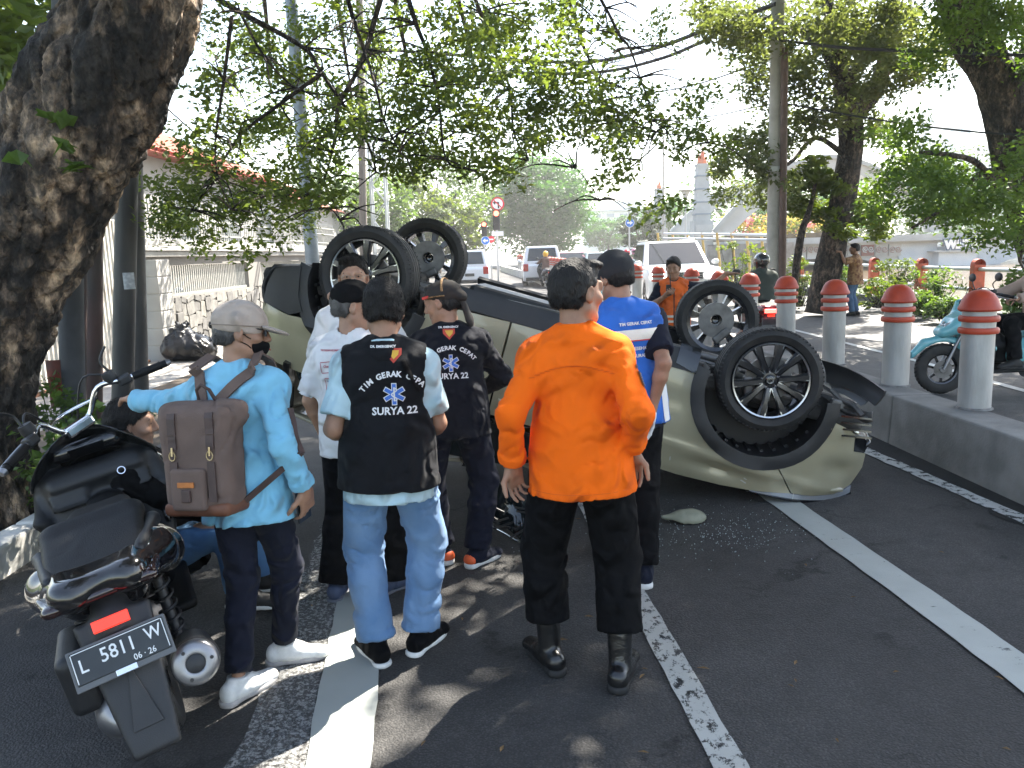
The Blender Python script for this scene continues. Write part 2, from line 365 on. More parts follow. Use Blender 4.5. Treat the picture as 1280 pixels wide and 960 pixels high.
def paint(name, col, wear=.5, scale=30.0, aniso=(1, 1, 1), soft=.04):
    """road paint worn away in flakes: the asphalt below shows where it is gone"""
    m = mat(name, col, .6); n = m.node_tree.nodes; l = m.node_tree.links; b = n['Principled BSDF']
    tc = n.new('ShaderNodeTexCoord'); mp = n.new('ShaderNodeMapping'); mp.inputs['Scale'].default_value = aniso; l.new(tc.outputs['Object'], mp.inputs[0])
    q = n.new('ShaderNodeTexNoise'); q.inputs['Scale'].default_value = scale; q.inputs['Detail'].default_value = 8; q.inputs['Roughness'].default_value = .75; l.new(mp.outputs[0], q.inputs['Vector'])
    r = n.new('ShaderNodeValToRGB'); l.new(q.outputs[0], r.inputs[0]); r.color_ramp.elements[0].position = wear-soft; r.color_ramp.elements[1].position = wear+soft
    t = n.new('ShaderNodeBsdfTransparent'); x = n.new('ShaderNodeMixShader'); l.new(r.outputs[0], x.inputs[0]); l.new(t.outputs[0], x.inputs[1]); l.new(b.outputs[0], x.inputs[2])
    q2 = n.new('ShaderNodeTexNoise'); q2.inputs['Scale'].default_value = 5; q2.inputs['Detail'].default_value = 6; l.new(tc.outputs['Object'], q2.inputs['Vector'])
    r2 = n.new('ShaderNodeValToRGB'); l.new(q2.outputs[0], r2.inputs[0]); r2.color_ramp.elements[0].color = (*[k*.72 for k in col], 1); r2.color_ramp.elements[1].color = (*col, 1)
    l.new(r2.outputs[0], b.inputs['Base Color']); l.new(x.outputs[0], n['Material Output'].inputs[0]); return m
M_DIRT = mat('dirt', (.10, .075, .05), .95, var=.35, vscale=3, bump=.6, bscale=25)
M_GRASSY = mat('turf', (.055, .075, .03), .95, var=.4, vscale=1.5, bump=.6, bscale=20)
M_CONC = mat('concrete_grey', (.17, .165, .155), .9, col2=(.27, .26, .245), vscale=3.5, bump=.35, bscale=60, detail=9)
M_CONC_D = mat('concrete_dark', (.075, .075, .072), .9, col2=(.15, .15, .145), vscale=2.5, bump=.4, bscale=50, detail=9)
M_PAVE = mat('pavement_slab', (.30, .28, .255), .9, var=.18, vscale=4, bump=.3, bscale=50)
M_SUNLITKERB = mat('kerb_sunlit_white', (.58, .57, .54), .8, var=.10, vscale=2, bump=.15, bscale=30)
ys = [-40, -10, 0, 6, 13, 20, 28, 36, 46, 60, 90, 150]
def bend(y): return 0.0 if y < 14 else (-.005*(y-14)**1.75 if y < 40 else -.005*26**1.75-.153*(y-40))
def mx(y): return 3.68-.04*min(y, 14)+bend(y)*.62-(.10*max(0, min(y, 20)-14))     # middle of the median
gm = bpy.data.meshes.new('ground'); gm.from_pydata([(-900, -300, -.03), (900, -300, -.03), (900, 1600, -.03), (-900, 1600, -.03)], [], [(0, 1, 2, 3)]); set_mats(gm, M_GRASSY)
tag(link(bpy.data.objects.new('ground', gm)), kind='structure')
def yy(a, b, st): return list(np.arange(a, b+.01, st))
ysd = yy(-12, 14, 2)+yy(16, 60, 2)+[80, 120]
sheet('road', [[(-2.9+bend(y)*.8, y), (mx(y)-.12, y)] for y in ysd], A_ROAD, dz=0)
sheet('far_road', [[(mx(y)+.12, y), (9.35+max(0, y-13)*.02+bend(y)*.35, y)] for y in ysd], A_SIDE, dz=0)
P_FRESH = paint('paint_solid', (.40, .42, .39), .30, 9, soft=.02); P_OLD = paint('paint_faded', (.34, .34, .33), .515, 60, soft=.10); P_MID = paint('paint_flaked', (.50, .50, .46), .44, 26, (1, .7, 1)); P_R = paint('paint_cracked', (.50, .52, .48), .345, 10, (1, 1.6, 1)); P_EDGE = paint('paint_edge', (.66, .66, .63), .45, 14)
def stripe(name, pts, w, m, dz, jag=0.0):
    V, Q = [], []
    pts2 = []
    for (a, b) in zip(pts[:-1], pts[1:]):
        L = math.dist(a, b); k = max(1, int(L/.12)); pts2 += [(a[0]+(b[0]-a[0])*i/k, a[1]+(b[1]-a[1])*i/k) for i in range(k)]
    pts2.append(pts[-1])
    for x, y in pts2:
        j = random.uniform(-jag, jag); V += [(x-w/2+j, y, gz(y)+dz), (x+w/2+random.uniform(-jag, jag), y, gz(y)+dz)]
    Q = [(2*i, 2*i+1, 2*i+3, 2*i+2) for i in range(len(pts2)-1)]
    return mesh_np(name, V, Q, m, smooth=False, kind='structure')
stripe('road_line', [(-.615, 1.2), (-.635, 2.45), (-.80, 3.75), (-1.1, 6.5), (-1.5, 11)], .235, P_FRESH, .012, .006)
stripe('faded_road_line', [(-.86, 1.2), (-.885, 2.48), (-1.0, 3.65), (-1.3, 6.5), (-1.7, 11)], .27, P_OLD, .006, .02)
stripe('road_line', [(.735, 1.2), (.69, 2.39), (.59, 3.73), (.42, 6), (.2, 9)], .115, P_MID, .008, .004)
stripe('road_line', [(2.06, 1.0), (2.005, 2.92), (1.945, 3.68), (1.815, 5.03), (1.6, 7)], .20, P_R, .008, .004)
stripe('road_line', [(3.33, .5), (3.12, 4.63), (2.93, 6.34), (2.62, 9), (2.3, 12)], .12, P_EDGE, .008, .008)
stripe('gutter', [(3.36, 0), (3.25, 5), (3.14, 7), (2.97, 10), (2.85, 13)], .46, A_FRESH, .004, .05)
stripe('far_road_line', [(5.75, 4), (5.78, 9), (5.84, 10.9), (5.78, 13.4), (5.6, 17), (5.2, 24)], .11, paint('paint_thin', (.66, .66, .64), .33, 8), .008)
stripe('far_edge_line', [(4.35, 3), (4.22, 7), (4.1, 10), (4.0, 14)], .13, P_EDGE, .008, .006)
# ---- median kerb that carries the bollards: cast segments with joints
def setting(name): o = bpy.data.objects.new(name, None); link(o); return tag(o, kind='structure')
MK = setting('median_kerb')
KZ = .42
y0 = -3.0; ki = 0
while y0 < 60:
    L = 2.4 if y0 < 20 else 4.0; y1 = y0+L-.012; b = MB()
    for ya, yb in ((y0, y1),):
        xa, xb = mx(ya), mx(yb); za, zb = gz(ya), gz(yb); lo, hi = .215, .175
        b._add([(xa-lo, ya, za-.3), (xa+lo, ya, za-.3), (xb+lo, yb, zb-.3), (xb-lo, yb, zb-.3), (xa-hi, ya, za+KZ), (xa+hi, ya, za+KZ), (xb+hi, yb, zb+KZ), (xb-hi, yb, zb+KZ)],
               [(3, 2, 1, 0), (4, 5, 6, 7), (0, 1, 5, 4), (1, 2, 6, 5), (2, 3, 7, 6), (3, 0, 4, 7)])
    o = b.build('kerb_segment', M_CONC if y0 < 17 else M_SUNLITKERB, MK, bevel=.015); y0 += L; ki += 1  # far segments near-white: their sunlit look is put into the colour
# ---- bollards
M_SILV = mat('silver_paint', (.33, .33, .32), .45, metal=.3, col2=(.47, .47, .46), vscale=6, bump=.25, bscale=70, stretch=(1, 1, .35), detail=9)
M_ORNG = mat('signal_orange', (.36, .038, .013), .5, col2=(.48, .060, .020), vscale=9, bump=.1, bscale=60)
M_SCUFF = mat('scuffed_foot', (.20, .195, .19), .8, var=.3, vscale=20)
def bollard_parts(par, n):
    b = MB(); b.lathe([(.115, 0), (.115, .66), (0, .66)], n); b.build('shaft', M_SILV, par, smooth=40)
    b = MB(); b.lathe([(.13, 0), (.128, .012), (.117, .016)], n); b.build('base_ring', M_SCUFF, par, smooth=40)
    for z in (.585, .675):
        b = MB(); b.lathe([(.116, z-.003), (.136, z), (.141, z+.012), (.141, z+.03), (.135, z+.042), (.116, z+.045)], n); b.build('band', M_ORNG, par, smooth=30)
    b = MB(); b.lathe([(.116, .66), (.116, .765), (.10, .765)], n); b.build('sleeve', M_SILV, par, smooth=40)
    b = MB(); b.lathe([(.112, .752), (.139, .755), (.148, .768), (.146, .782), (.136, .80), (.12, .845), (.095, .882), (.06, .905), (.025, .914), (0, .915)], n); b.build('cap', M_ORNG, par, smooth=30)
bl_spots = [(3.575, 5.98), (3.49, 7.07), (3.48, 8.43), (3.44, 9.8), (3.42, 11.25), (3.40, 12.8), (3.36, 14.6), (3.12, 16.6), (3.0, 18.6), (2.75, 20.6)]
bl_lab = ['silver bollard with red cap beside the front of the teal scooter', 'silver bollard standing in front of the low river shrubs and orange rail post', 'silver bollard just right of the loose black bumper, below the pedestrian in batik',
          'silver bollard in front of the leaning roadside tree trunk', 'silver bollard beside the red tail light of the passing motorcycle', 'silver bollard left of the rider in the black helmet', 'silver bollard touched by the outstretched hand of the man in orange vest', 'silver bollard behind the left shoulder of the small man in orange vest', 'silver bollard in front of the white off-roader bumper', 'silver bollard right of the blue vest man\'s head']
y = 21.8
while y < 50: bl_spots.append((mx(y), y)); y += 1.15
for i, (x, y) in enumerate(bl_spots):
    lab = bl_lab[i] if i < 10 else 'red capped bollard in the dense row along the white curving median'
    t = thing('bollard', lab, 'bollard', (x if i < 10 else mx(y), y, gz(y)+KZ+.001), random.uniform(0, 6), 'red capped bollards on the median')
    if i in (0, 10):
        bollard_parts(t, 28 if i == 0 else 12); pr = list(t.children)
    else:
        for c in pr: d = c.copy(); link(d, t)
    t.rotation_euler = (random.uniform(-.012, .012), random.uniform(-.012, .012), random.uniform(0, 6))
# ---- left verge, kerb stones, pavement
M_KW = mat('kerb_white', (.60, .59, .55), .8, var=.2, vscale=9, bump=.2, bscale=50); M_KB = mat('kerb_black', (.035, .035, .037), .75, var=.3, vscale=9, bump=.25, bscale=50)
sheet('verge', [[(-4.75+bend(y)*.8, y), (-3.05+bend(y)*.8, y)] for y in yy(-6, 60, 3)], M_DIRT, dz=.10)
PAV = sheet('pavement', [[(-6.6+bend(y)*.75, y), (-4.72+bend(y)*.8, y)] for y in yy(-6, 60, 3)], M_PAVE, dz=.06)
LK = setting('kerb')
for i in range(26):
    y = 1.2+i*.62
    if y > 3.4 and y < 4.6: mm = M_KW
    else: mm = M_KB if (i % 4) < 2 else M_KW
    b = MB(); b.box((-2.98+bend(y), y, .04), (.17, .605, .30)); o = b.build('kerb_stone', mm, LK, bevel=.02)
for i in range(9):
    for j in range(4):
        y = 7.6+i*1.2; b = MB(); b.box((-6.3+j*.46+random.uniform(-.003, .003), y, .075+random.uniform(-.004, .004)), (.45, 1.19, .04)); b.build('paving_slab', M_PAVE, PAV, bevel=.006)
# ---- right verge with black kerb blocks
RK = setting('far_kerb')
for i in range(30):
    y = 8+i*1.02; xr = 9.5+max(0, y-13)*.02+bend(y)*.35
    b = MB(); b.box((xr, y, gz(y)+.10), (.22, 1.0, .34), taper=.9); b.build('kerb_block', mat('kerb_sooty', (.05, .055, .055), .8, col2=(.11, .115, .11), vscale=6, bump=.3), RK, bevel=.03)
sheet('river_verge', [[(9.6+max(0, y-13)*.02+bend(y)*.35, y), (11.6+bend(y)*.2, y)] for y in yy(2, 60, 2)], M_GRASSY, dz=.14)
wm = mat('water', (.16, .11, .06), .12, spec=.5, bump=.2, bscale=3); sheet('river', [[(12.0, y), (60, y)] for y in yy(-10, 110, 10)], wm, dz=-.012)
b = MB(); b.box((11.75, 28, -.2), (.3, 76, .75)); b.build('river_wall', M_CONC, None, kind='structure')
# ================================================================ left side: stone wall, gate, house, poles
wt = thing('stone_wall', 'grey stone clad boundary wall with white coping beside the pavement', 'wall', (-6.15, 0, .06))
M_STONE = [mat('stone_a', (.17, .163, .15), .9, var=.22, vscale=6, bump=.5, bscale=25), mat('stone_b', (.125, .12, .113), .9, var=.22, vscale=6, bump=.5, bscale=25), mat('stone_c', (.20, .19, .168), .9, var=.2, vscale=6, bump=.5, bscale=25)]
M_MORT = mat('mortar', (.19, .18, .165), .95, bump=.3)
def wx(y): return bend(y)*.6
b = MB()
for ya, yb, z0, z1 in ((13.4, 31, 0, 1.05), (13.4, 14.15, 1.05, 1.78), (19.0, 20.0, 1.05, 1.78), (25.5, 26.5, 1.05, 1.78), (14.15, 19.0, 1.62, 1.78), (20, 25.5, 1.62, 1.78), (26.5, 31, 1.62, 1.78)):
    if yb-ya > 5:
        for q in range(int((yb-ya)/2)+1):
            a = ya+q*2; e = min(yb, a+2)
            if e > a: b.box((wx((a+e)/2)-.15, (a+e)/2, (z0+z1)/2), (.3, e-a+.02, z1-z0))
    else: b.box((wx(ya)-.15, (ya+yb)/2, (z0+z1)/2), (.3, yb-ya, z1-z0))
b.build('wall_core', M_MORT, wt)
r2 = random.Random(5)
ns = 0; y = 13.45
while y < 30.5:
    dy = r2.uniform(.24, .42)*(1 if y < 20 else 1.25); z = .03
    while z < 1.0:
        dz = r2.uniform(.16, .34)*(1 if y < 20 else 1.2); z1 = min(1.03, z+dz)
        yc, zc = y+dy/2+r2.uniform(-.03, .03), (z+z1)/2; hy, hz = dy/2-.006, (z1-z)/2-.006
        poly = []
        for k, (a, c) in enumerate(((-1, -1), (.1, -1), (1, -1), (1, .2), (1, 1), (-.1, 1), (-1, 1), (-1, -.2))): poly.append((a*hy*r2.uniform(.86, 1.08), c*hz*r2.uniform(.86, 1.08)))
        pr = r2.uniform(.02, .05); M = Matrix.Translation((wx(yc), yc, zc)) @ Matrix(((0, 0, 1, 0), (1, 0, 0, 0), (0, 1, 0, 0), (0, 0, 0, 1))) @ Matrix.Rotation(r2.uniform(-.25, .25), 4, 'Z')
        if ns < 290:
            bb = MB(); bb.prism(poly, pr+.03, M, -.03); bb.build('stone', r2.choice(M_STONE), wt); ns += 1
        z = z1
    y += dy
M_COPE = mat('white_coping', (.34, .33, .31), .75, var=.08, vscale=3, bump=.1)
for q in range(9):
    ya, yb = 13.3+2*q, 13.3+2*q+1.99; 
    for dz, w, h in ((1.78, .46, .1), (1.88, .56, .09), (1.97, .48, .12)):
        bb = MB(); bb.box((wx(ya)-.14, (ya+yb)/2, dz+h/2), (w, yb-ya, h-.003)); bb.build('coping_stone', M_COPE, wt, bevel=.012)
bb = MB(); bb.box((.04, 13.62, .86), (.42, .5, 1.72)); bb.build('pilaster', M_COPE, wt, bevel=.01)
for k in range(6): bb = MB(); bb.box((.045, 13.62, .14+k*.29), (.44, .52, .275)); bb.build('pilaster_block', M_COPE, wt, bevel=.01)
M_BAR = mat('grille_bar', (.30, .30, .28), .6, metal=.2, var=.15, vscale=12)
for ya, yb in ((14.2, 18.95), (20.05, 25.45)):
    bb = MB(); n = int((yb-ya)/.105)
    for i in range(n): bb.box((wx(ya)-.12, ya+.05+i*.105, 1.34), (.022, .022, .58))
    bb.box((wx(ya)-.12, (ya+yb)/2, 1.08), (.05, yb-ya, .05)); bb.build('window_bars', M_BAR, wt, kind='stuff')
# fence on top of the wall
ft = thing('spiked_fence', 'white spiked bar fence standing on the stone wall coping', 'fence', (-6.28, 0, 2.15))
for ya, yb in ((13.5, 19), (19, 25), (25, 30)):
    bb = MB(); n = int((yb-ya)/.13)
    for i in range(n): bb.box((wx(ya), ya+i*.13, .36), (.022, .022, .72)); bb.box((wx(ya), ya+i*.13, .76), (.03, .03, .08), taper=.1)
    bb.build('fence_bars', M_BAR, ft, kind='stuff')
    for z in (.12, .42, .62): bb = MB(); bb.box((wx(ya)+.02, (ya+yb)/2, z), (.02, yb-ya, .035)); bb.build('rail', M_BAR, ft)
    bb = MB(); bb.box((wx(ya), ya, .4), (.14, .14, .8)); bb.build('post', M_COPE, ft, bevel=.01)
# parked car behind the wall opening (seen through the bars) is built with the traffic; gate left of the wall
gt = thing('sliding_gate', 'rusty white vertical bar gate left of the stone wall', 'gate', (-6.1, 0, .08))
M_GATE = mat('gate_paint', (.52, .51, .48), .65, col2=(.40, .36, .31), vscale=5, bump=.15)
for i in range(44):
    bb = MB(); bb.box((0, 8.2+i*.112, 1.2), (.035, .045, 2.25)); bb.build('bar', M_GATE, gt)
for z in (.12, 1.25, 2.3): bb = MB(); bb.box((-.03, 10.65, z), (.05, 5.0, .09)); bb.build('rail', M_GATE, gt)
bb = MB(); bb.box((.02, 10.65, .0), (.05, 5.0, .12)); bb.build('rusty_foot', mat('rust', (.17, .075, .04), .9, var=.4, vscale=10), gt)
# house behind the wall
M_HW = mat('house_wall', (.33, .31, .28), .8, var=.07, vscale=1.2); M_GLASS = mat('window_glass', (.05, .065, .07), .08, spec=.6); M_TILE = mat('roof_tile', (.34, .085, .05), .8, var=.25, vscale=6)
def house(name, label, x0, x1, y0, y1, h, rh, wins, tiles=True):
    t = thing(name, label, 'house', ((x0+x1)/2, (y0+y1)/2, 0)); cx, cy = (x0+x1)/2, (y0+y1)/2
    bb = MB(); bb.box((0, 0, h/2), (x1-x0, y1-y0, h)); bb.build('wall', M_HW, t)
    hx, hy = (x1-x0)/2+.5, (y1-y0)/2+.5; bb = MB()
    rf = MB(); rf._add([(-hx, -hy, h), (hx, -hy, h), (hx, hy, h), (-hx, hy, h), (0, -hy*.55, h+rh), (0, hy*.55, h+rh)], [(0, 1, 4), (1, 2, 5, 4), (2, 3, 5), (3, 0, 4, 5), (3, 2, 1, 0)]); ro = rf.build('roof', M_TILE, t)
    if tiles:
        tb = MB()
        for k in range(40):      # pan-tile ribs down the two big slopes and the near hip
            y = -hy+.2+k*(2*hy-.4)/39; top = min(1, (hy-abs(y))/(hy*.45)); 
            for s_ in (1, -1): tb.tube([(s_*hx, y, h+.05), (s_*hx*(1-top), y, h+.05+rh*top)], .07, 5, cap=False)
        for k in range(24):
            x = -hx+.2+k*(2*hx-.4)/23; top = 1-abs(x)/hx; tb.tube([(x, -hy, h+.05), (x, -hy+hy*.45*top, h+.05+rh*top)], .07, 5, cap=False)
        tb.build('roof_tiles', M_TILE, ro, smooth=50, kind='stuff')
    for (face, u, z, w, hh) in wins:
        c = (u, -(y1-y0)/2, z) if face == 'f' else ((x1-x0)/2, u, z); s_ = (w, .12, hh) if face == 'f' else (.12, w, hh); g_ = (w-.16, .14, hh-.16) if face == 'f' else (.14, w-.16, hh-.16)
        bb = MB(); bb.box(c, s_); f = bb.build('window', M_COPE, t); bb = MB(); bb.box(c, g_); bb.build('pane', M_GLASS, f)
    return t
house('house', 'white house with ribbed red tiled hip roof behind the spiked fence', -17.5, -8.6, 19, 31, 4.3, 2.3, [('s', -3.5, 2.9, 1.6, 1.3), ('s', 0, 2.9, 1.6, 1.3), ('s', 3.5, 2.9, 1.6, 1.3), ('f', 2.6, 2.9, 1.5, 1.3), ('f', -.4, 2.9, 1.5, 1.3)])
house('house', 'second pale house with a lower red roof farther along the left street side', -20, -10.2, 36, 50, 4.4, 2.4, [('s', -4, 2.6, 2, 1.4), ('s', 0, 2.6, 2, 1.4), ('s', 4, 2.6, 2, 1.4)], False)
tw = thing('garden_wall', 'sunlit pale plastered wall along the street beyond the stone wall', 'wall', (-6.9, 0, .2))
for q in range(8):
    ya = 31.2+q*3.0; xx = bend(ya)*.6+.4
    bb = MB(); bb.box((xx, ya+1.48, .95), (.25, 2.95, 2.1)); bb.build('wall_bay', M_HW, tw); bb = MB(); bb.box((xx+.02, ya+1.48, 2.06), (.45, 2.98, .14)); bb.build('coping_stone', M_COPE, tw)
    bb = MB(); bb.box((xx+.05, ya, 1.2), (.4, .4, 2.6)); bb.build('pillar', M_COPE, tw)
# ---- the poles by the tree
M_POLE = mat('pole_black', (.035, .036, .038), .55, col2=(.075, .072, .07), vscale=5, bump=.15, bscale=30, stretch=(1, 1, .3), detail=8)
M_POLER = mat('pole_rust', (.085, .045, .04), .7, col2=(.05, .045, .045), vscale=5, bump=.2, stretch=(1, 1, .3)); M_POLET = mat('pole_torn_posters', (.04, .043, .046), .7, col2=(.09, .095, .105), vscale=3, bump=.2, detail=9)
def pole(label, a, b_, r0, r1, m, extra=None):
    a = Vector(a); b_ = Vector(b_); t = thing('utility_pole', label, 'pole', a); bb = MB(); bb.tube([(0, 0, 0), (b_-a)*.5, b_-a], [r0, (r0+r1)/2, r1], 18); s_ = bb.build('shaft', m, t, smooth=60); return t
def pp(px0, py0, px1, py1, Y): return P(px0, py0, Y), P(px1, py1, Y)
def base(v): return Vector((v.x, v.y, .06))
Y1 = 6.6
v0, v1 = pp(157, 500, 163, 120, Y1); p1 = pole('leaning black pole with a torn white sticker, beside the white pilaster', base(v0-(v1-v0)*.3), v0+(v1-v0)*2.6, .088, .082, M_POLE)
v0, v1 = pp(117, 500, 117, 300, 7.4); pole('brown rusty pole between the two black poles', base(v0-(v1-v0)*.3), v0+(v1-v0)*4.5, .085, .08, M_POLER)
v0, v1 = pp(88, 520, 85, 340, 5.9); pt = pole('thick dark pole with torn posters and red paint, nearest the tree trunk', base(v0-(v1-v0)*.3), v0+(v1-v0)*5.5, .088, .085, M_POLET)
bb = MB(); bb.lathe([(.091, 0), (.091, .36)], 18, a0=-2.4, a1=.6); o = bb.build('red_paint_patch', mat('red_patch', (.24, .05, .025), .75, col2=(.05, .045, .045), vscale=6, detail=9), pt); o.location = (0, 0, .62)
bb = MB(); bb.lathe([(.091, 0), (.091, .28)], 18, a0=-2.4, a1=.4); o = bb.build('torn_poster', mat('poster_blue', (.16, .22, .30), .8, col2=(.10, .10, .11), vscale=11, detail=9), pt); o.location = (-.01, 0, 1.5)
v0, v1 = pp(103, 500, 104, 300, 7.0); pole('thin dark pipe between the torn poster pole and the rusty pole', base(v0-(v1-v0)*.3), v0+(v1-v0)*3, .03, .03, M_POLER)
v0, v1 = pp(178, 500, 172, 300, 7.6); pole('second dark pole close behind the leaning black pole', base(v0-(v1-v0)*.3), v0+(v1-v0)*3.6, .07, .07, M_POLE)
bb = MB(); bb.lathe([(.0895, 0), (.0895, .135)], 10, a0=-1.75, a1=-.75); st = bb.build('sticker', mat('sticker_white', (.62, .64, .66), .6, col2=(.38, .40, .43), vscale=30), p1); z = 1.72+(480-347)/F*0; st.location = (P(163, 352, Y1)-p1.location)*1.0; st.location.z -= .06
v = P(163, 352, Y1); st.location = Vector((0, 0, v.z-.06-p1.location.z))+(Vector((v.x, v.y, 0))-Vector((p1.location.x, p1.location.y, 0)))
lp = thing('lamp_post', 'tall grey lamp post rising above the overturned car rear', 'lamp post'); v0, v1 = P(391, 330, 13), P(367, 40, 13)
lp.location = base(v0-(v1-v0)*.42); q = v1-lp.location; bb = MB(); bb.tube([(0, 0, 0), q*.5, q*1.5], [.125, .11, .085], 14); bb.build('shaft', mat('galvanised', (.23, .26, .29), .5, metal=.4, var=.15, vscale=6), lp, smooth=60)
bb = MB(); bb.box((0, 0, .02), (.4, .4, .04)); bb.build('base_plate', M_CONC, lp)
# ---- rubbish bag
def bag(name, label, loc, r, m, seed):
    B = Blob((-r*1.3, -r*1.3, -r*.2), (r*1.3, r*1.3, r*1.7), r/16); B.ell((0, 0, r*.45), (r*1.05, r*.95, r*.62)); B.ell((-r*.25, 0, r*.95), (r*.45, r*.45, r*.40), k=r*.4); B.ell((r*.5, 0, r*.35), (r*.55, r*.6, r*.4), k=r*.3)
    for q in range(5): a = q*1.3; B.cone((-.2*r, 0, r*1.15), (-.2*r+.3*r*math.cos(a), .3*r*math.sin(a), r*1.5), r*.1, r*.05, k=r*.15)
    B.warp(folds(seed, r*.13, r*.34, (1, 1, .5))); B.warp(folds(seed+9, r*.05, r*.15)); B.plane_cut((0, 0, .0), (0, 0, -1))
    o = B.build(name, m); o.location = loc; tag(o, label, 'bag'); return o
g_ = G(228, 450, .09); bag('rubbish_bag', 'shiny black rubbish bag slumped against the stone wall', (g_.x+.12, g_.y, .10), .42, mat('black_plastic', (.006, .006, .007), .34, spec=.35), 3)
# ================================================================ trees: displaced trunks, limbs, and crowns of small leaf faces
def bark(name, cols, sc=3.0, bump=1.0):
    m = mat(name, cols[0], .92); n = m.node_tree.nodes; l = m.node_tree.links; b = n['Principled BSDF']
    tc = n.new('ShaderNodeTexCoord'); mp = n.new('ShaderNodeMapping'); mp.inputs['Scale'].default_value = (1, 1, .55); l.new(tc.outputs['Object'], mp.inputs[0])
    a = n.new('ShaderNodeTexNoise'); a.inputs['Scale'].default_value = sc; a.inputs['Detail'].default_value = 9; a.inputs['Roughness'].default_value = .68; l.new(mp.outputs[0], a.inputs['Vector'])
    c = n.new('ShaderNodeValToRGB'); l.new(a.outputs[0], c.inputs[0]); e = c.color_ramp.elements
    e[0].position = .46; e[0].color = (*cols[0], 1); e[1].position = .63; e[1].color = (*cols[2], 1); k = e.new(.53); k.color = (*cols[1], 1)
    v = n.new('ShaderNodeTexVoronoi'); v.inputs['Scale'].default_value = sc*6; v.feature = 'F1'; l.new(mp.outputs[0], v.inputs['Vector'])
    f = n.new('ShaderNodeTexNoise'); f.inputs['Scale'].default_value = sc*9; f.inputs['Detail'].default_value = 6; l.new(mp.outputs[0], f.inputs['Vector'])
    ad = n.new('ShaderNodeMath'); ad.operation = 'MULTIPLY_ADD'; l.new(v.outputs['Distance'], ad.inputs[0]); ad.inputs[1].default_value = .6; l.new(f.outputs[0], ad.inputs[2])
    dk = n.new('ShaderNodeMix'); dk.data_type = 'RGBA'; dk.blend_type = 'MULTIPLY'; dk.inputs[0].default_value = .6; l.new(c.outputs[0], dk.inputs[6]); r = n.new('ShaderNodeValToRGB'); l.new(f.outputs[0], r.inputs[0]); r.color_ramp.elements[0].position = .3; r.color_ramp.elements[1].position = .7
    l.new(r.outputs[0], dk.inputs[7]); f2 = n.new('ShaderNodeTexNoise'); f2.inputs['Scale'].default_value = sc*3.2; f2.inputs['Detail'].default_value = 7; f2.inputs['Roughness'].default_value = .7; l.new(mp.outputs[0], f2.inputs['Vector']); r2_ = n.new('ShaderNodeValToRGB'); l.new(f2.outputs[0], r2_.inputs[0]); r2_.color_ramp.elements[0].position = .44; r2_.color_ramp.elements[1].position = .60; r2_.color_ramp.elements[0].color = (.35, .35, .36, 1); r2_.color_ramp.elements[1].color = (1.9, 1.75, 1.55, 1)
    mm_ = n.new('ShaderNodeMix'); mm_.data_type = 'RGBA'; mm_.blend_type = 'MULTIPLY'; mm_.inputs[0].default_value = 1; l.new(dk.outputs[2], mm_.inputs[6]); l.new(r2_.outputs[0], mm_.inputs[7]); l.new(mm_.outputs[2], b.inputs['Base Color'])
    bp = n.new('ShaderNodeBump'); bp.inputs['Strength'].default_value = bump; bp.inputs['Distance'].default_value = .06; l.new(ad.outputs[0], bp.inputs['Height']); l.new(bp.outputs[0], b.inputs['Normal']); return m
B_BIG = bark('bark_mottled', [(.026, .023, .021), (.13, .10, .078), (.42, .33, .25)], 3.0, 1.0)
B_RED = bark('bark_peeling', [(.16, .10, .065), (.30, .20, .13), (.42, .33, .24)], 5)
B_DARK = bark('bark_dark', [(.035, .029, .024), (.085, .068, .055), (.17, .135, .11)], 4)
def smooth_path(pts, n):
    pts = [np.array(p, float) for p in pts]; out = []
    for i in range(len(pts)-1):
        p0 = pts[max(0, i-1)]; p1 = pts[i]; p2 = pts[i+1]; p3 = pts[min(len(pts)-1, i+2)]
        for k in range(n):
            t = k/n; out.append(.5*((2*p1)+(-p0+p2)*t+(2*p0-5*p1+4*p2-p3)*t*t+(-p0+3*p1-3*p2+p3)*t**3))
    out.append(pts[-1]); return out
def limb(mb, pts, rs, n=8, seg=5, rough=.0, sc=4.0, crack=.10):
    """pts: points, rs: radii at the points"""
    q = smooth_path([(*p, r) for p, r in zip([tuple(v) for v in pts], rs)], seg)
    def jit(v, c, r):
        d = v-c
        if rough: d = d*(1+rough*(noise.noise(Vector((v.x*sc, v.y*sc, v.z*sc*.45)))*1.2+.7*noise.noise(Vector((v.x*sc*3, v.y*sc*3, v.z*sc*1.0)))+.3*noise.noise(v*sc*7)))
        return c+d*(1-crack*max(0, 1-abs(noise.noise(Vector((v.x*sc*2.6, v.y*sc*2.6, v.z*sc*.8))))/.13)-crack*.6*max(0, 1-abs(noise.noise(Vector((v.x*sc*5+9, v.y*sc*5, v.z*sc*1.7))))/.16)) if rough > .16 else c+d
    mb.tube([Vector(k[:3]) for k in q], [max(.004, k[3]) for k in q], n, jit=jit if rough else None)
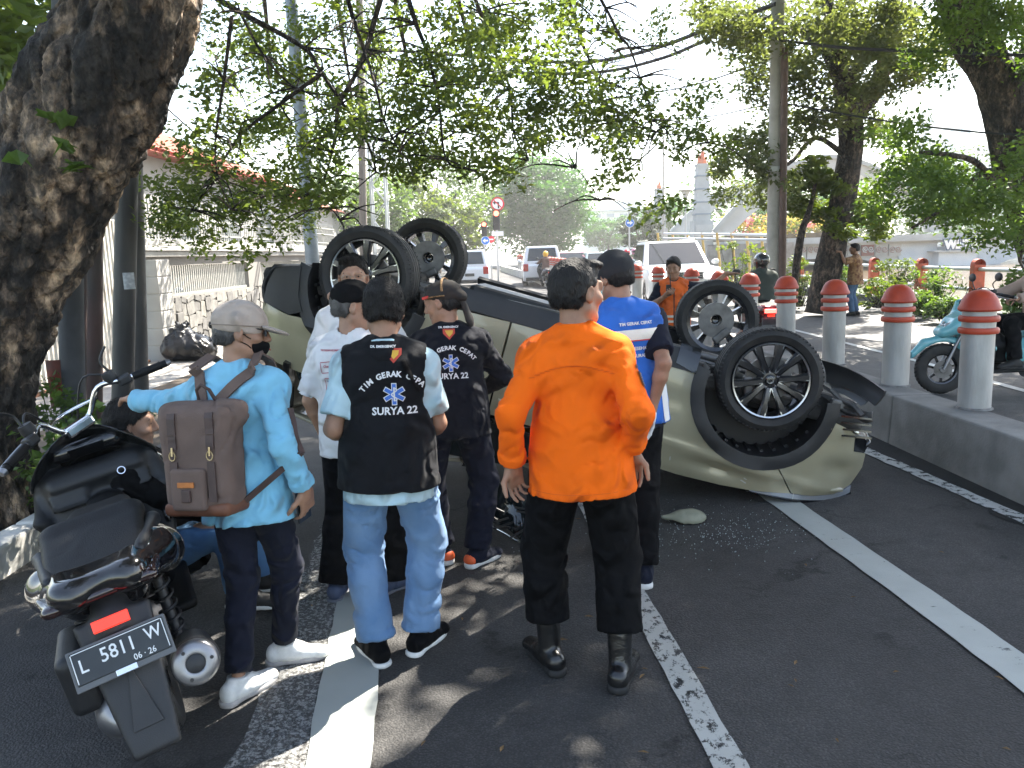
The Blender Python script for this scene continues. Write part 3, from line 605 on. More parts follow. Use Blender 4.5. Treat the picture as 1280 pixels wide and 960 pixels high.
def leaves(centres, name, m, parent, per=40, size=.055, rad_=.35, flat=.45, long=1.8, droop=.25, seed=1, kind='stuff', jit=.35, grad=None):
    """centres: (x,y,z[,radius]) of sprays; every leaf is a kite-shaped face folded a little along its rib"""
    r = np.random.default_rng(seed); C = np.array([(*c[:3], c[3] if len(c) > 3 else rad_) for c in centres]); N = len(C)*per
    idx = np.repeat(np.arange(len(C)), per); R = C[idx, 3]
    d = r.normal(size=(N, 3)); d /= np.linalg.norm(d, axis=1)[:, None]; rr = r.uniform(0, 1, N)**.45
    off = d*(rr*R)[:, None]; off[:, 2] *= flat; pos = C[idx, :3]+off
    tilt = r.normal(size=(len(C), 3))*.35; nrm_ = np.array([0, 0, 1.0])+tilt[idx]+r.normal(size=(N, 3))*jit; nrm_ /= np.linalg.norm(nrm_, axis=1)[:, None]
    ax = off/np.maximum(np.linalg.norm(off, axis=1), .01)[:, None]+r.normal(size=(N, 3))*.6; ax[:, 2] -= droop; ax -= nrm_*(ax*nrm_).sum(1)[:, None]; ax /= np.linalg.norm(ax, axis=1)[:, None]
    sd = np.cross(nrm_, ax); L = size*r.uniform(.6, 1.35, N)[:, None]; W = L/long
    a = pos-ax*L*.5; e = pos+ax*L*.5; mid = pos-ax*L*.06
    l_ = mid+sd*W*.5+nrm_*W*.12; q = mid-sd*W*.5+nrm_*W*.12
    V = np.stack([a, q, e, l_], 1).reshape(-1, 3); Q = np.arange(N*4).reshape(-1, 4)
    return mesh_np(name, V, Q, m, parent, smooth=False, kind=kind)
L_NEAR = leaf_mat('leaf_canopy', (.09, .13, .045), (.15, .19, .05), .6)
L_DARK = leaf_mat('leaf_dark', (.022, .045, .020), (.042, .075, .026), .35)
L_LIME = leaf_mat('leaf_lime', (.075, .115, .018), (.12, .155, .022), .5)
L_FRESH = leaf_mat('leaf_fresh', (.065, .12, .028), (.11, .17, .034), .5)
L_GREY = leaf_mat('leaf_greygreen', (.085, .112, .05), (.13, .15, .065), .55)
L_FAR = leaf_mat('leaf_far', (.035, .11, .025), (.065, .16, .035), .45)
def px_sprays(lst, Y0, Y1, seed, rs=1.0, dens=2.6):
    r = random.Random(seed); out = []
    for (x, y, q) in lst:
        Y = r.uniform(Y0, Y1); R = q/F*Y*rs; k = max(2, int(q/dens))
        for _ in range(k):
            a = r.uniform(0, 6.28); s_ = r.uniform(.1, 1.15)*q
            c = P(x+s_*math.cos(a), y+s_*math.sin(a)*.72, Y+r.uniform(-.5, .5)); out.append((c.x, c.y, c.z, max(.17 if Y0 < 9 else .3, R*r.uniform(.34, .62))))
    return out
# ---- the big leaning tree at the left
bt = thing('big_tree', 'massive leaning tree with mottled dark bark at the left edge', 'tree', (-3.6, 5, .08)); O = Vector((3.6, -5, -.08))
def W(px, py, Y): return P(px, py, Y)+O
tr = MB()
ctr = [(-3.75, 5, -.2), (-3.62, 5, .5), (-3.42, 5, 1.25), (-3.05, 5.0, 1.9), (-2.60, 4.98, 2.55), (-2.14, 4.92, 3.25), (-1.88, 4.85, 4.0), (-1.6, 4.7, 5.2), (-1.3, 4.7, 6.4)]
limb(tr, [Vector(c)+O for c in ctr], [.58, .47, .42, .395, .375, .365, .34, .28, .2], 150, 34, .17, 2.4)
trunk = tr.build('trunk', B_BIG, bt, smooth=180)
b = MB(); 0 and limb(b, [Vector(c)+O for c in [(-3.55, 5.05, 1.1), (-3.72, 5.1, 1.9), (-4.1, 5.3, 2.6), (-4.6, 5.6, 3.6), (-5.0, 6, 5)]], [.46, .36, .27, .22, .17], 40, 12, .2, 2.6)
# torn pale wood where limbs were cut, knots and stubs
tbv = BVHTree.FromPolygons([v.co.copy() for v in trunk.data.vertices], [tuple(p.vertices) for p in trunk.data.polygons]); r5 = random.Random(6)
for (x, y, w_, h_) in ((212, 22, .10, .17), (206, 128, .05, .12), (168, 285, .10, .05), (196, 105, .04, .09), (120, 255, .05, .12), (150, 235, .04, .06), (60, 235, .05, .05), (118, 150, .05, .08)):
    w_ *= 1.25; h_ *= 1.25; g = poly2([(w_*math.cos(a)*r5.uniform(.5, 1.15), h_*math.sin(a)*r5.uniform(.55, 1.15)) for a in np.linspace(0, 6.28, 26)[:-1]]); c = W(x, y, 4.3)
    decal('torn_wood', g, B_RED, bt, tbv, c, (1, .1, 0), (.25, 0, 1), .022, .025)
lf = []
for (x, y) in ((78, 150), (90, 205), (84, 190), (100, 212), (60, 145), (25, 195)): c = W(x, y, 4.5); lf.append((c.x, c.y, c.z, .05))
leaves(lf, 'sprouting_leaves', L_FRESH, bt, per=4, size=.13, flat=.8, seed=3, long=1.7)
br = MB()
br_px = [([(120, -60), (200, -40), (300, 15), (380, 60), (402, 92), (455, 170), (470, 215)], 6.4, .045), ([(402, 92), (350, 130), (300, 170), (262, 230), (240, 262)], 6.2, .028), ([(481, -20), (463, 43), (450, 83), (423, 133), (420, 170), (415, 190), (405, 225), (392, 245)], 6.2, .035),
         ([(430, -20), (442, 25), (455, 62), (470, 110), (480, 150), (500, 190)], 6.0, .03), ([(505, -20), (520, 30), (533, 63), (545, 110), (550, 140), (558, 200), (587, 212)], 6.4, .033), ([(587, -20), (600, 15), (612, 50), (637, 110), (642, 165), (660, 200)], 6.8, .033),
         ([(640, -20), (690, -5), (710, 0), (722, 35), (733, 67), (748, 100), (752, 127)], 7, .035), ([(700, 5), (740, -10), (757, 10), (775, 45), (787, 60), (800, 97), (815, 150), (800, 200)], 7, .028), ([(752, 127), (790, 150), (820, 165), (860, 170), (885, 178)], 7, .016),
         ([(300, 15), (330, 70), (370, 110), (420, 120)], 6.3, .02), ([(290, 20), (280, 100), (270, 170), (272, 220), (290, 262)], 5.8, .022), ([(405, 225), (420, 260), (425, 275)], 6.2, .012), ([(405, 225), (360, 250), (330, 245)], 6.2, .012), ([(550, 140), (500, 165), (470, 175)], 6.4, .013), ([(637, 110), (600, 140), (570, 165)], 6.8, .012), ([(642, 165), (680, 180), (720, 210), (750, 250)], 6.9, .012)]
for pts, Y, r in br_px:
    k = len(pts); limb(br, [W(x, y, Y+random.uniform(-.15, .15)) for x, y in pts], [.62*r*(1-.75*i/(k-1)) for i in range(k)], 7, 5, .12, 9)
tips = []
for pts, Y, r in br_px:      # twigs
    for x, y in pts[1:]:
        for _ in range(4):
            a = random.uniform(0, 6.28); L = random.uniform(25, 75); x2, y2 = x+L*math.cos(a), y+L*math.sin(a)*.6+8; Y2 = Y+random.uniform(-.6, .6)
            limb(br, [W(x, y, Y), W((x+x2)/2+random.uniform(-8, 8), (y+y2)/2-6, (Y+Y2)/2), W(x2, y2, Y2)], [.009, .006, .003], 4, 3)
br.build('branches', B_DARK, bt, smooth=60, kind='stuff')
CAN = [(620, 30, 40), (660, 15, 40), (700, 50, 40), (640, 75, 38), (720, 10, 35), (770, 50, 22), (835, 42, 26), (690, 92, 40), (650, 120, 36), (700, 130, 40), (742, 138, 40), (772, 150, 30), (822, 150, 36), (860, 122, 24), (885, 112, 18), (800, 118, 24), (620, 140, 34), (580, 150, 32), (560, 90, 40), (530, 70, 40), (530, 120, 35), (500, 110, 30), (480, 160, 32), (440, 120, 30), (470, 60, 30), (450, 155, 36), (400, 90, 32), (410, 140, 28), (330, 60, 40), (300, 40, 40), (262, 100, 28), (280, 150, 32), (320, 180, 36), (270, 200, 32), (240, 245, 34), (285, 255, 30), (335, 228, 28), (355, 250, 24), (235, 180, 26), (510, 192, 34), (545, 170, 36), (565, 205, 36), (592, 178, 34), (612, 205, 30), (522, 215, 22), (480, 205, 24), (645, 165, 34), (672, 178, 26), (735, 165, 34), (765, 180, 30), (780, 205, 18), (770, 214, 14), (815, 262, 13), (832, 258, 14), (752, 225, 12), (870, 165, 16), (890, 180, 16), (845, 190, 16), (250, 30, 34), (370, 30, 34), (420, 20, 34), (560, 20, 30), (500, 20, 26), (590, 50, 34), (215, 250, 24), (210, 225, 22), (310, 320, 14), (345, 150, 26), (415, 215, 20), (395, 262, 16), (215, 285, 26), (250, 270, 28), (335, 285, 26), (300, 245, 30), (365, 235, 28), (400, 240, 26), (200, 265, 22), (350, 205, 30), (260, 300, 20), (385, 180, 30), (315, 265, 26), (380, 285, 18), (240, 205, 30), (300, 100, 34), (350, 90, 34), (735, 95, 34), (760, 100, 20), (600, 100, 30), (680, 140, 30), (800, 165, 26)]
cen = [(c[0]+O.x, c[1]+O.y, c[2]+O.z, c[3]) for c in px_sprays(CAN, 5.6, 7.6, 5, 1.0, 5.0)]
leaves(cen, 'crown', L_NEAR, bt, per=56, size=.053, flat=.75, seed=21, jit=.55)
# upper crown (above the picture) that shades the street
r3 = random.Random(9); ub = MB()
def overhead(n, x0, x1, y0, y1, zmin, zmax, seed, rmin=.45, rmax=.85):
    r = random.Random(seed); out = []
    while len(out) < n:
        z = r.uniform(zmin, zmax); k = z/sdir.z; p = Vector((r.uniform(x0, x1), r.uniform(y0, y1), 0))+sdir*k
        if p.z < CH+.335*p.y+.9: continue
        g_ = p-sdir*k
        if -5 < g_.x < 1 and .8 < g_.y < 5.2 and r.random() < .60: continue
        out.append((p.x, p.y, p.z, r.uniform(rmin, rmax)))
    return out
for i in range(16):
    a = -.6+i*.24; L = r3.uniform(5, 9); e = Vector((math.cos(a)*L*.9, math.sin(a)*L-1, 7.6+r3.uniform(-1, 1))); s_ = Vector((-1.6, 4.7, 5.8)); limb(ub, [s_+O, (s_+e)/2+O+Vector((0, 0, .7)), e+O], [.12, .07, .02], 6, 5)
ub.build('upper_branches', B_DARK, bt, smooth=60)
OUT = [(330, 60, 40), (380, 40, 40), (440, 90, 40), (490, 60, 40), (540, 110, 40), (350, 150, 34), (410, 180, 34), (470, 130, 36), (320, 120, 34), (290, 60, 34), (530, 160, 30), (560, 60, 34), (430, 150, 30), (500, 190, 26), (600, 100, 34), (640, 40, 34), (300, 180, 26), (380, 110, 34), (450, 30, 40), (590, 160, 26)]
leaves([(c[0]+O.x, c[1]+O.y, c[2]+O.z, c[3]) for c in px_sprays(OUT, 13, 18, 15, 1.0, 5.5)], 'outer_crown', L_NEAR, bt, per=60, size=.085, flat=.7, seed=22, jit=.55)
b = MB()
for px, py, Y in ((340, 90, 14), (440, 120, 15), (520, 130, 16), (600, 110, 16)): limb(b, [Vector((-1.5, 4.7, 5.9))+O, (W(px, py, Y)+Vector((-1.5, 4.7, 5.9))+O)/2+Vector((0, 0, 1.2)), W(px, py, Y)], [.10, .07, .015], 7, 7, .1, 4)
b.build('long_branches', B_DARK, bt, smooth=60)
up = [(x+O.x, y+O.y, z+O.z, r_) for x, y, z, r_ in overhead(640, -6.5, 1.0, -3, 11, 5.5, 9.5, 1)]
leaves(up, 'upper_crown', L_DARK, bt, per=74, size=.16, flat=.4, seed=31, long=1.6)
# broad-leaved bushy foliage behind the trunk at the far left
rt = thing('roadside_tree', 'dark broad leaved tree showing behind the leaning trunk at upper left', 'tree', (-5.4, 6.2, .08)); q = MB(); limb(q, [(0, 0, 0), (.1, .1, 2), (-.2, .2, 4), (.1, .1, 5.5)], [.16, .14, .1, .05], 14, 6, .15); q.build('trunk', B_DARK, rt, smooth=180)
r4 = random.Random(2); ll = []
for _ in range(60):
    c = P(r4.uniform(-60, 62), r4.uniform(-40, 190)**1.0, r4.uniform(6.0, 7.6)); ll.append((c.x+5.4, c.y-6.2, c.z-.08, r4.uniform(.25, .4)))
leaves(ll, 'crown', L_NEAR, rt, per=42, size=.14, flat=.8, seed=12, long=1.9, jit=.6)
# undergrowth round the poles
for i, (x, y, Y, R, lab) in enumerate([(82, 540, 4.9, .26, 'leafy green weed clump between the tree trunk and the poster pole'), (128, 515, 5.2, .28, 'bright green weed clump at the foot of the black poles'), (70, 485, 5.6, .22, 'small weed clump beside the tree trunk, behind the poster pole'), (112, 545, 4.5, .24, 'low weed clump just above the scooter windshield')]):
    c = P(x, y, Y); t = thing('weed_clump', lab, 'weeds', (c.x, c.y, .1), 0, 'weeds by the poles'); r = random.Random(i); cs = []; sm = MB()
    for _ in range(26):
        a, d = r.uniform(0, 6.28), r.uniform(0, R); z = r.uniform(.1, max(.12, c.z-.05)); cs.append((d*math.cos(a), d*math.sin(a), z, .09)); limb(sm, [(d*.4*math.cos(a), d*.4*math.sin(a), 0), (d*math.cos(a), d*math.sin(a), z)], [.006, .003], 4, 2)
    sm.build('stems', L_FRESH, t); leaves(cs, 'leaves', L_FRESH, t, per=20, size=.055, flat=.8, seed=i, long=1.4, jit=.5)
# ---- right side trees
def tree(name, label, loc, trunk_pts, radii, m, cs, lm, per, size, seed, limbs=(), flat=.5, long=1.8, n=14, jit=.35, group=None):
    t = thing(name, label, 'tree', loc, 0, group); L = Vector(loc); b = MB(); limb(b, [Vector(p)-L for p in trunk_pts], radii, n, 7, .16, 2.2); b.build('trunk', m, t, smooth=180)
    if limbs:
        b = MB()
        for pts, r0, r1 in limbs: k = len(pts); limb(b, [Vector(p)-L for p in pts], [r0+(r1-r0)*i/(k-1) for i in range(k)], 8, 5, .12, 4)
        b.build('limbs', m, t, smooth=180)
    if len(cs): leaves([(c[0]-L.x, c[1]-L.y, c[2]-L.z, c[3]) for c in cs], 'crown', lm, t, per=per, size=size, flat=flat, seed=seed, long=long, jit=jit)
    return t
YA = 18.3
T1 = [P(1026, 372, YA), P(1035, 335, YA), P(1062, 200, YA), P(1058, 120, YA), P(1048, 75, YA)]
T1[0].z = .1
R1 = [(940, 45, 46), (905, 15, 30), (980, 20, 45), (1020, 70, 40), (1060, 20, 46), (1100, 60, 40), (1140, 30, 44), (1000, 130, 40), (955, 110, 30), (960, 215, 34), (945, 170, 24), (985, 180, 38), (935, 240, 20), (970, 240, 24), (1030, 150, 34), (1060, 110, 34), (1100, 110, 30), (1150, 90, 36), (920, 40, 34), (1090, 160, 26), (905, 205, 14), (900, 245, 10), (1010, 40, 40), (900, 215, 12), (1040, 20, 40), (985, 75, 40), (950, 75, 34), (1110, 15, 40), (1170, 50, 34), (1075, 60, 40), (1000, 95, 34), (925, 185, 22), (975, 150, 34), (890, 15, 26), (1085, 35, 40), (1130, 75, 36)]
lim1 = [([T1[3], P(1035, 62, 18), P(1000, 40, 17.6), P(955, 40, 17.2)], .2, .05), ([P(1060, 150, YA), P(1092, 115, 18.4), P(1110, 60, 18.6), P(1120, -20, 19)], .24, .12), ([T1[2], P(1020, 172, 18), P(985, 205, 17.6), P(935, 210, 17)], .07, .03), ([T1[3], P(1085, 60, 18.5), P(1140, 62, 18), P(1200, 66, 17)], .13, .06), ([T1[4], P(1040, 30, 18), P(1030, -20, 18)], .18, .1)]
tree('street_tree', 'tall forked tree leaning right on the river verge behind the batik man', tuple(T1[0]), T1, [.36, .31, .27, .24, .19], B_DARK, px_sprays(R1, 16, 19.5, 8), L_GREY, 60, .12, 41, lim1, n=22, flat=.85, jit=.6)
YB = 14.2
T2 = [P(1345, 420, YB), P(1305, 300, YB), P(1278, 225, YB), P(1252, 120, YB), P(1215, 40, YB), P(1180, -40, YB)]; T2[0].z = .1
R2_ = [(1140, 165, 22), (1165, 205, 26), (1130, 210, 24), (1160, 230, 34), (1190, 245, 36), (1110, 175, 22), (1215, 215, 30), (1240, 260, 34), (1265, 290, 26), (1270, 200, 26), (1235, 300, 16), (1200, 20, 40), (1170, 80, 30), (1260, 50, 36), (1290, 90, 40), (1120, 255, 22), (1090, 265, 18), (1150, 270, 18), (1200, 275, 22), (1230, 20, 36), (1270, 20, 36), (1145, 195, 30), (1170, 225, 26), (1165, 255, 24), (1215, 255, 26), (1290, 250, 26), (1095, 245, 16), (1120, 225, 20)]
lim2 = [([T2[2], P(1250, 235, 13.6), P(1215, 200, 13), P(1150, 190, 12.6)], .09, .03), ([P(1262, 225, 13.8), P(1230, 215, 13.4), P(1195, 250, 13), P(1140, 285, 12.6)], .07, .02), ([T2[3], P(1290, 60, 14), P(1330, -20, 14)], .2, .14), ([T2[4], P(1235, -20, 14), P(1250, -60, 14)], .16, .12)]
tree('street_tree', 'dark thick trunk tree at the right edge with fresh green drooping branches', tuple(T2[0]), T2, [.48, .42, .40, .37, .36, .3], B_DARK, px_sprays(R2_, 11.5, 14.5, 18), L_FRESH, 55, .09, 42, lim2, n=22, flat=.8, jit=.6)
c0 = P(990, 345, 17.5); c0.z = .1
tree('small_tree', 'small yellow green tree left of the leaning verge tree', tuple(c0), [c0, P(1000, 300, 17.6), P(1012, 262, 17.8), P(1020, 225, 18)], [.09, .08, .06, .03], B_DARK, px_sprays([(1005, 235, 28), (1020, 215, 26), (1040, 240, 20), (990, 250, 20), (1000, 262, 16), (1090, 270, 26), (1070, 255, 26), (1100, 285, 18), (1030, 265, 14), (1050, 285, 12)], 17.5, 19, 33), L_LIME, 75, .15, 43)
rt2 = [o for o in COL.objects if o.get('label', '').startswith('dark thick trunk tree')][0]; L2 = rt2.location
up = [(x-L2.x, y-L2.y, z-L2.z, r_) for x, y, z, r_ in overhead(960, .5, 6.6, -2, 10.0, 6.5, 11.5, 2)+overhead(170, .3, 4.2, 1.0, 5.5, 5.5, 8.5, 3)]; leaves(up, 'upper_crown', L_DARK, rt2, per=62, size=.17, flat=.4, seed=32, long=1.6)  # unseen above the frame; sprays set along the sun's direction to shade the road
b = MB(); r6 = random.Random(4)
for c in up[::14]: e = Vector(c[:3]); s_ = Vector(T2[-1])-L2; limb(b, [s_, (s_+e)/2+Vector((0, 0, .8)), e], [.10, .05, .02], 6, 4)
b.build('upper_branches', B_DARK, rt2, smooth=60)
# river shrubs
for i, (x, y, R, Y, lab) in enumerate([(1100, 372, 26, 19, 'lime green shrub behind the batik man by the kerb'), (1118, 345, 20, 20, 'tall lime shrub left of the left orange rail post'), (1170, 358, 26, 18, 'loose green shrub growing through the river rail between the orange posts'), (1150, 385, 20, 17, 'low shrub under the left orange rail post'), (1180, 390, 18, 16, 'low shrub at the kerb in front of the right rail post'), (1275, 350, 16, 13, 'small shrub at the right edge above the rider'), (960, 330, 26, 20, 'pale lime shrub behind the rider in black helmet'), (925, 325, 24, 22, 'sunlit lime shrub right of the white off-roader'), (1000, 340, 20, 20, 'lime shrub at the foot of the small yellow tree'), (1048, 345, 16, 21, 'shrub left of the batik man')]):
    c = P(x, y, Y); t = thing('shrub', lab, 'shrub', (c.x, c.y, gz(c.y)+.1), 0, 'shrubs on the river verge'); r = random.Random(i+50); cs = []; sm = MB(); R = R/F*Y; top = max(.3, c.z-gz(c.y)-.1+R*.8)
    for _ in range(34):
        a, d = r.uniform(0, 6.28), R*r.uniform(0, 1)**.5; z = r.uniform(.05, top); cs.append((d*math.cos(a), d*math.sin(a), z, .16)); limb(sm, [(d*.3*math.cos(a), d*.3*math.sin(a), 0), (d*math.cos(a), d*math.sin(a), z)], [.012, .005], 4, 2)
    sm.build('stems', B_DARK, t); leaves(cs, 'leaves', L_LIME if i in (0, 1, 6, 7, 8) else L_FRESH, t, per=26, size=.10, flat=.9, seed=i+60, long=1.6, jit=.5)
# ---- far trees
def far_tree(name, label, x, y, h, R, lm, seed, n=70, per=60, size=.4, zc=.58, sq=1.0):
    r = random.Random(seed); cs = []; z0 = gz(y)
    for _ in range(n):
        u = Vector((r.gauss(0, 1), r.gauss(0, 1), r.gauss(0, 1))).normalized()*(r.uniform(.25, 1)**.5); cs.append((x+u.x*R, y+u.y*R, z0+h*zc+u.z*h*(1-zc)*sq, R*r.uniform(.2, .34)))
    lim = [([(x, y, z0+h*.3), (x+R*.5*math.cos(a), y+R*.5*math.sin(a), z0+h*(.6+.1*math.sin(a*3)))], .16, .05) for a in (0, 1.3, 2.5, 3.8, 5)]
    return tree(name, label, (x, y, z0), [(x, y, z0-.1), (x+.1, y, z0+h*.3), (x-.1, y, z0+h*.62)], [.035*h, .028*h, .015*h], B_DARK, cs, lm, per, size, seed, lim, flat=.75, n=10, jit=.5)
q = P(676, 320, 78); far_tree('big_round_tree', 'large round tree at the junction above the white estate car', q.x, 78, 10.6, 5.2, L_FAR, 71, 240, 80, .42, .54)
for i, (px, Y, h, R, lm, lab) in enumerate([(545, 62, 10, 3.6, L_FRESH, 'tall bright green tree left of the traffic lights'), (592, 72, 8.0, 3.0, L_FRESH, 'bushy tree just left of the no-left-turn sign'), (510, 58, 7.2, 3, L_LIME, 'lime green tree right of the lattice pole'), (470, 54, 7.0, 3.2, L_FRESH, 'green tree behind the wheel of the overturned car'), (565, 55, 5.4, 2.2, L_LIME, 'low lime tree above the far rear wheel'), (420, 50, 7, 3.0, L_FRESH, 'street tree right of the grey lamp post'), (840, 95, 7, 3.8, L_FAR, 'tree behind the far obelisk'), (915, 85, 10, 6, L_FAR, 'broad tree behind the white bridge arch'), (760, 110, 5.5, 3.5, L_FAR, 'small round tree in front of the white block'), (805, 70, 4.6, 1.9, L_DARK, 'small dark tree in front of the far obelisk'), (1000, 80, 8, 6, L_FAR, 'tree seen under the bridge arch'), (1085, 90, 9.5, 6, L_FAR, 'tree right of the arch crown'), (1180, 85, 8, 6, L_FAR, 'tree behind the graffiti wall'), (300, 60, 8, 4, L_FAR, 'tree behind the white house')]):
    q = P(px, 320, Y); far_tree('far_tree', lab, q.x, Y, h, R, lm, 80+i, 60, 55, .36 if Y < 80 else .5)
# ================================================================ bridge, river rail, far buildings, signs, wires
M_BW = mat('bridge_white', (.42, .43, .42), .8, var=.1, vscale=.7, bump=.1); M_BG = mat('bridge_grey', (.36, .38, .38), .8, var=.12, vscale=.8); M_BB = mat('bridge_blue_wall', (.42, .48, .54), .85, col2=(.55, .59, .62), vscale=.7, detail=8)
YB_ = 46.0
def B_(px, py, Y=YB_): v = P(px, py, Y); return v
bt_ = thing('bridge', 'white concrete bridge with twin rising arches over the river', 'bridge', (B_(1100, 320).x, YB_, 0)); OB = -Vector((B_(1100, 320).x, YB_, 0))
def arch(pxs, Y, w, thick, name):
    pts = smooth_path([tuple(B_(x, y, Y)+OB) for x, y in pxs], 8); b = MB()
    for a, c in zip(pts[:-1], pts[1:]): b.bar(Vector(a), Vector(c)+(Vector(c)-Vector(a))*.03, w, thick, up=(0, 0, 1))
    return b.build(name, M_BW, bt_)
def arch2(top, bot, Y, depth):
    T = smooth_path([tuple(B_(x, y, Y)+OB) for x, y in top], 8); K = smooth_path([tuple(B_(x, y, Y)+OB) for x, y in bot], 8); b = MB(); vs, fs = [], []
    for a, c in zip(T, K): vs += [(a[0], a[1], a[2]), (c[0], c[1], c[2]), (a[0], a[1]+depth, a[2]), (c[0], c[1]+depth, c[2])]
    for i in range(len(T)-1):
        k = 4*i; fs += [(k, k+1, k+5, k+4), (k+2, k+6, k+7, k+3), (k, k+4, k+6, k+2), (k+1, k+3, k+7, k+5)]
    b._add(vs, fs); o = b.build('arch', M_BW, bt_)
    b = MB()
    for a, c in zip(T[:-1], T[1:]): b.bar(Vector(a)+Vector((0, -.05, .12)), Vector(c)+Vector((0, -.05, .12)), .25, .22)
    b.build('handrail', M_BG, bt_); return o
arch2([(892, 292), (915, 266), (945, 238), (980, 214), (1012, 201), (1045, 199), (1080, 207), (1110, 222), (1150, 250), (1190, 285)], [(912, 294), (935, 272), (962, 250), (992, 228), (1020, 215), (1046, 212), (1076, 219), (1103, 234), (1135, 262), (1165, 290)], 46, .9)
arch2([(838, 292), (858, 272), (885, 250), (915, 237), (945, 233), (975, 238)], [(858, 293), (876, 276), (900, 258), (925, 247), (948, 243), (970, 250)], 58, .9)
def slab(name, px0, py0, px1, py1, Y, d, m, par, obase=None):
    a, c = B_(px0, py1, Y), B_(px1, py0, Y); b = MB(); b.box(((a.x+c.x)/2+OB.x, Y+d/2+OB.y, (a.z+c.z)/2), (c.x-a.x, d, c.z-a.z)); return b.build(name, m, par)
slab('deck', 905, 296, 1400, 302, 45.6, 12, M_BG, bt_)
slab('parapet_cap', 985, 293, 1400, 298, 45.3, .5, M_BG, bt_)
slab('blue_wall', 1122, 301, 1172, 346, 45.9, .6, M_BB, bt_); slab('buttress', 1172, 314, 1222, 346, 45.2, 1.2, M_BB, bt_); slab('buttress_cap', 1169, 312, 1225, 315.5, 45.0, 1.5, M_BG, bt_); slab('blue_wall', 1172, 301, 1400, 313, 45.95, .6, M_BB, bt_)
# ornamental swirl panels
for i in range(8):
    x0 = 992+i*17; o = slab('swirl_panel', x0, 303, x0+16, 320+(0 if i > 2 else 4), 45.75, .3, M_BW if i != 5 else mat('panel_brown', (.25, .12, .10), .8), bt_)
    b = MB()
    for k in (0, 1):
        c = B_(x0+4.5+k*7, 311.5, 45.65)+OB; pts = [c+Vector((.022*t*math.cos(t*1.3+k), -.05, .022*t*math.sin(t*1.3+k))) for t in np.arange(1, 9, .7)]; b.tube(pts, .035, 5)
    b.build('swirl', mat('swirl_brown', (.33, .25, .22), .8) if i != 5 else M_BW, o)
# under-arches (dark openings are real arched soffits)
def spandrel(pxs, Y, d, m, name, topy):
    b = MB(); vs, fs = [], []
    for x, y in pxs: a = B_(x, y, Y)+OB; t = B_(x, topy, Y)+OB; vs += [a, t, a+Vector((0, d, 0)), t+Vector((0, d, 0))]
    for i in range(len(pxs)-1): k = 4*i; fs += [(k, k+1, k+5, k+4), (k, k+4, k+6, k+2)]
    b._add(vs, fs); return b.build(name, m, bt_)
spandrel([(985, 330), (1010, 324), (1040, 321), (1070, 323), (1100, 329), (1122, 337)], 45.9, 11, M_BW, 'spandrel', 302)
spandrel([(1222, 346), (1240, 334), (1260, 325), (1290, 317), (1340, 312), (1400, 310)], 45.9, 11, M_BB, 'spandrel', 303)
gv = thing('graffiti', 'bubble letter graffiti on the blue grey bridge buttress', 'graffiti', tuple(B_(1203, 305.5, 45.0)))
for i, ch in enumerate('WLTS'):
    v, f = text_mesh(ch, .62, .05)
    for nm, m, g_, dy in (('letter_outline', mat('graf_dark', (.06, .10, .16), .7), .075, 0), ('letter', mat('graf_white', (.75, .76, .76), .7), .0, -.012)):
        vv, ff = text_mesh(ch, .62, .05+g_); b = MB(); b._add([(x+(i-1.5)*.44, dy, y+random.uniform(0, 0)) for x, y in vv], [q for q in ff]); b.build(nm, m, gv)
# obelisks with flame urns
for (px, w, ptop, pbot, Y, lab) in ((877, 1, 208, 276, 47.5, 'near grey obelisk with flame urn at the end of the white arch'), (824, .62, 238, 286, 70, 'far grey obelisk behind the small dark tree')):
    c = B_(px, pbot, Y); t = thing('obelisk', lab, 'obelisk', (c.x, Y, 0)); zt = B_(px, ptop, Y).z; zb = c.z; k = Y/F
    b = MB(); hw = 9.0*k*(1 if w == 1 else .75); b._add([(-hw, -hw, zb), (hw, -hw, zb), (hw, hw, zb), (-hw, hw, zb), (-hw*.74, -hw*.74, zt), (hw*.74, -hw*.74, zt), (hw*.74, hw*.74, zt), (-hw*.74, hw*.74, zt)], [(3, 2, 1, 0), (4, 5, 6, 7), (0, 1, 5, 4), (1, 2, 6, 5), (2, 3, 7, 6), (3, 0, 4, 7)]); b.build('shaft', M_BG, t)
    for q in (.12, .34, .58, .82): b = MB(); s_ = hw*(1-.26*q)*2+.1; b.box((0, 0, zb+(zt-zb)*q), (s_, s_, .09)); b.build('band', mat('band_grey', (.22, .26, .29), .8), t)
    b = MB(); b.box((0, 0, zb/2), (hw*2.6, hw*2.6, zb)); b.build('plinth', M_BG, t); b = MB(); b.box((0, -hw*1.46, zb*.55), (hw*2.2, .06, zb*.75)); b.build('plinth_panel', M_BW, t)
    b = MB(); b.box((0, 0, zt+.06), (hw*1.7, hw*1.7, .14)); b.build('cap_slab', M_BG, t)
    fl = Blob((-.7, -.7, -.1), (.7, .7, 1.7), .06)
    for q in range(7): a = q*.9; fl.cone((.22*math.cos(a), .22*math.sin(a), .1), (.32*math.cos(a+.6), .32*math.sin(a+.6), .55+.12*(q % 3)), .16, .03, k=.06)
    fl.cone((0, 0, .1), (.05, 0, 1.15), .22, .04, k=.08); fo = fl.build('flame', mat('flame_orange', (.55, .16, .07), .6, var=.2), t); fo.location = (0, 0, zt+.1); fo.scale = (.8*k/.048, .8*k/.048, .9*k/.048) if w == 1 else (.6, .6, .7)
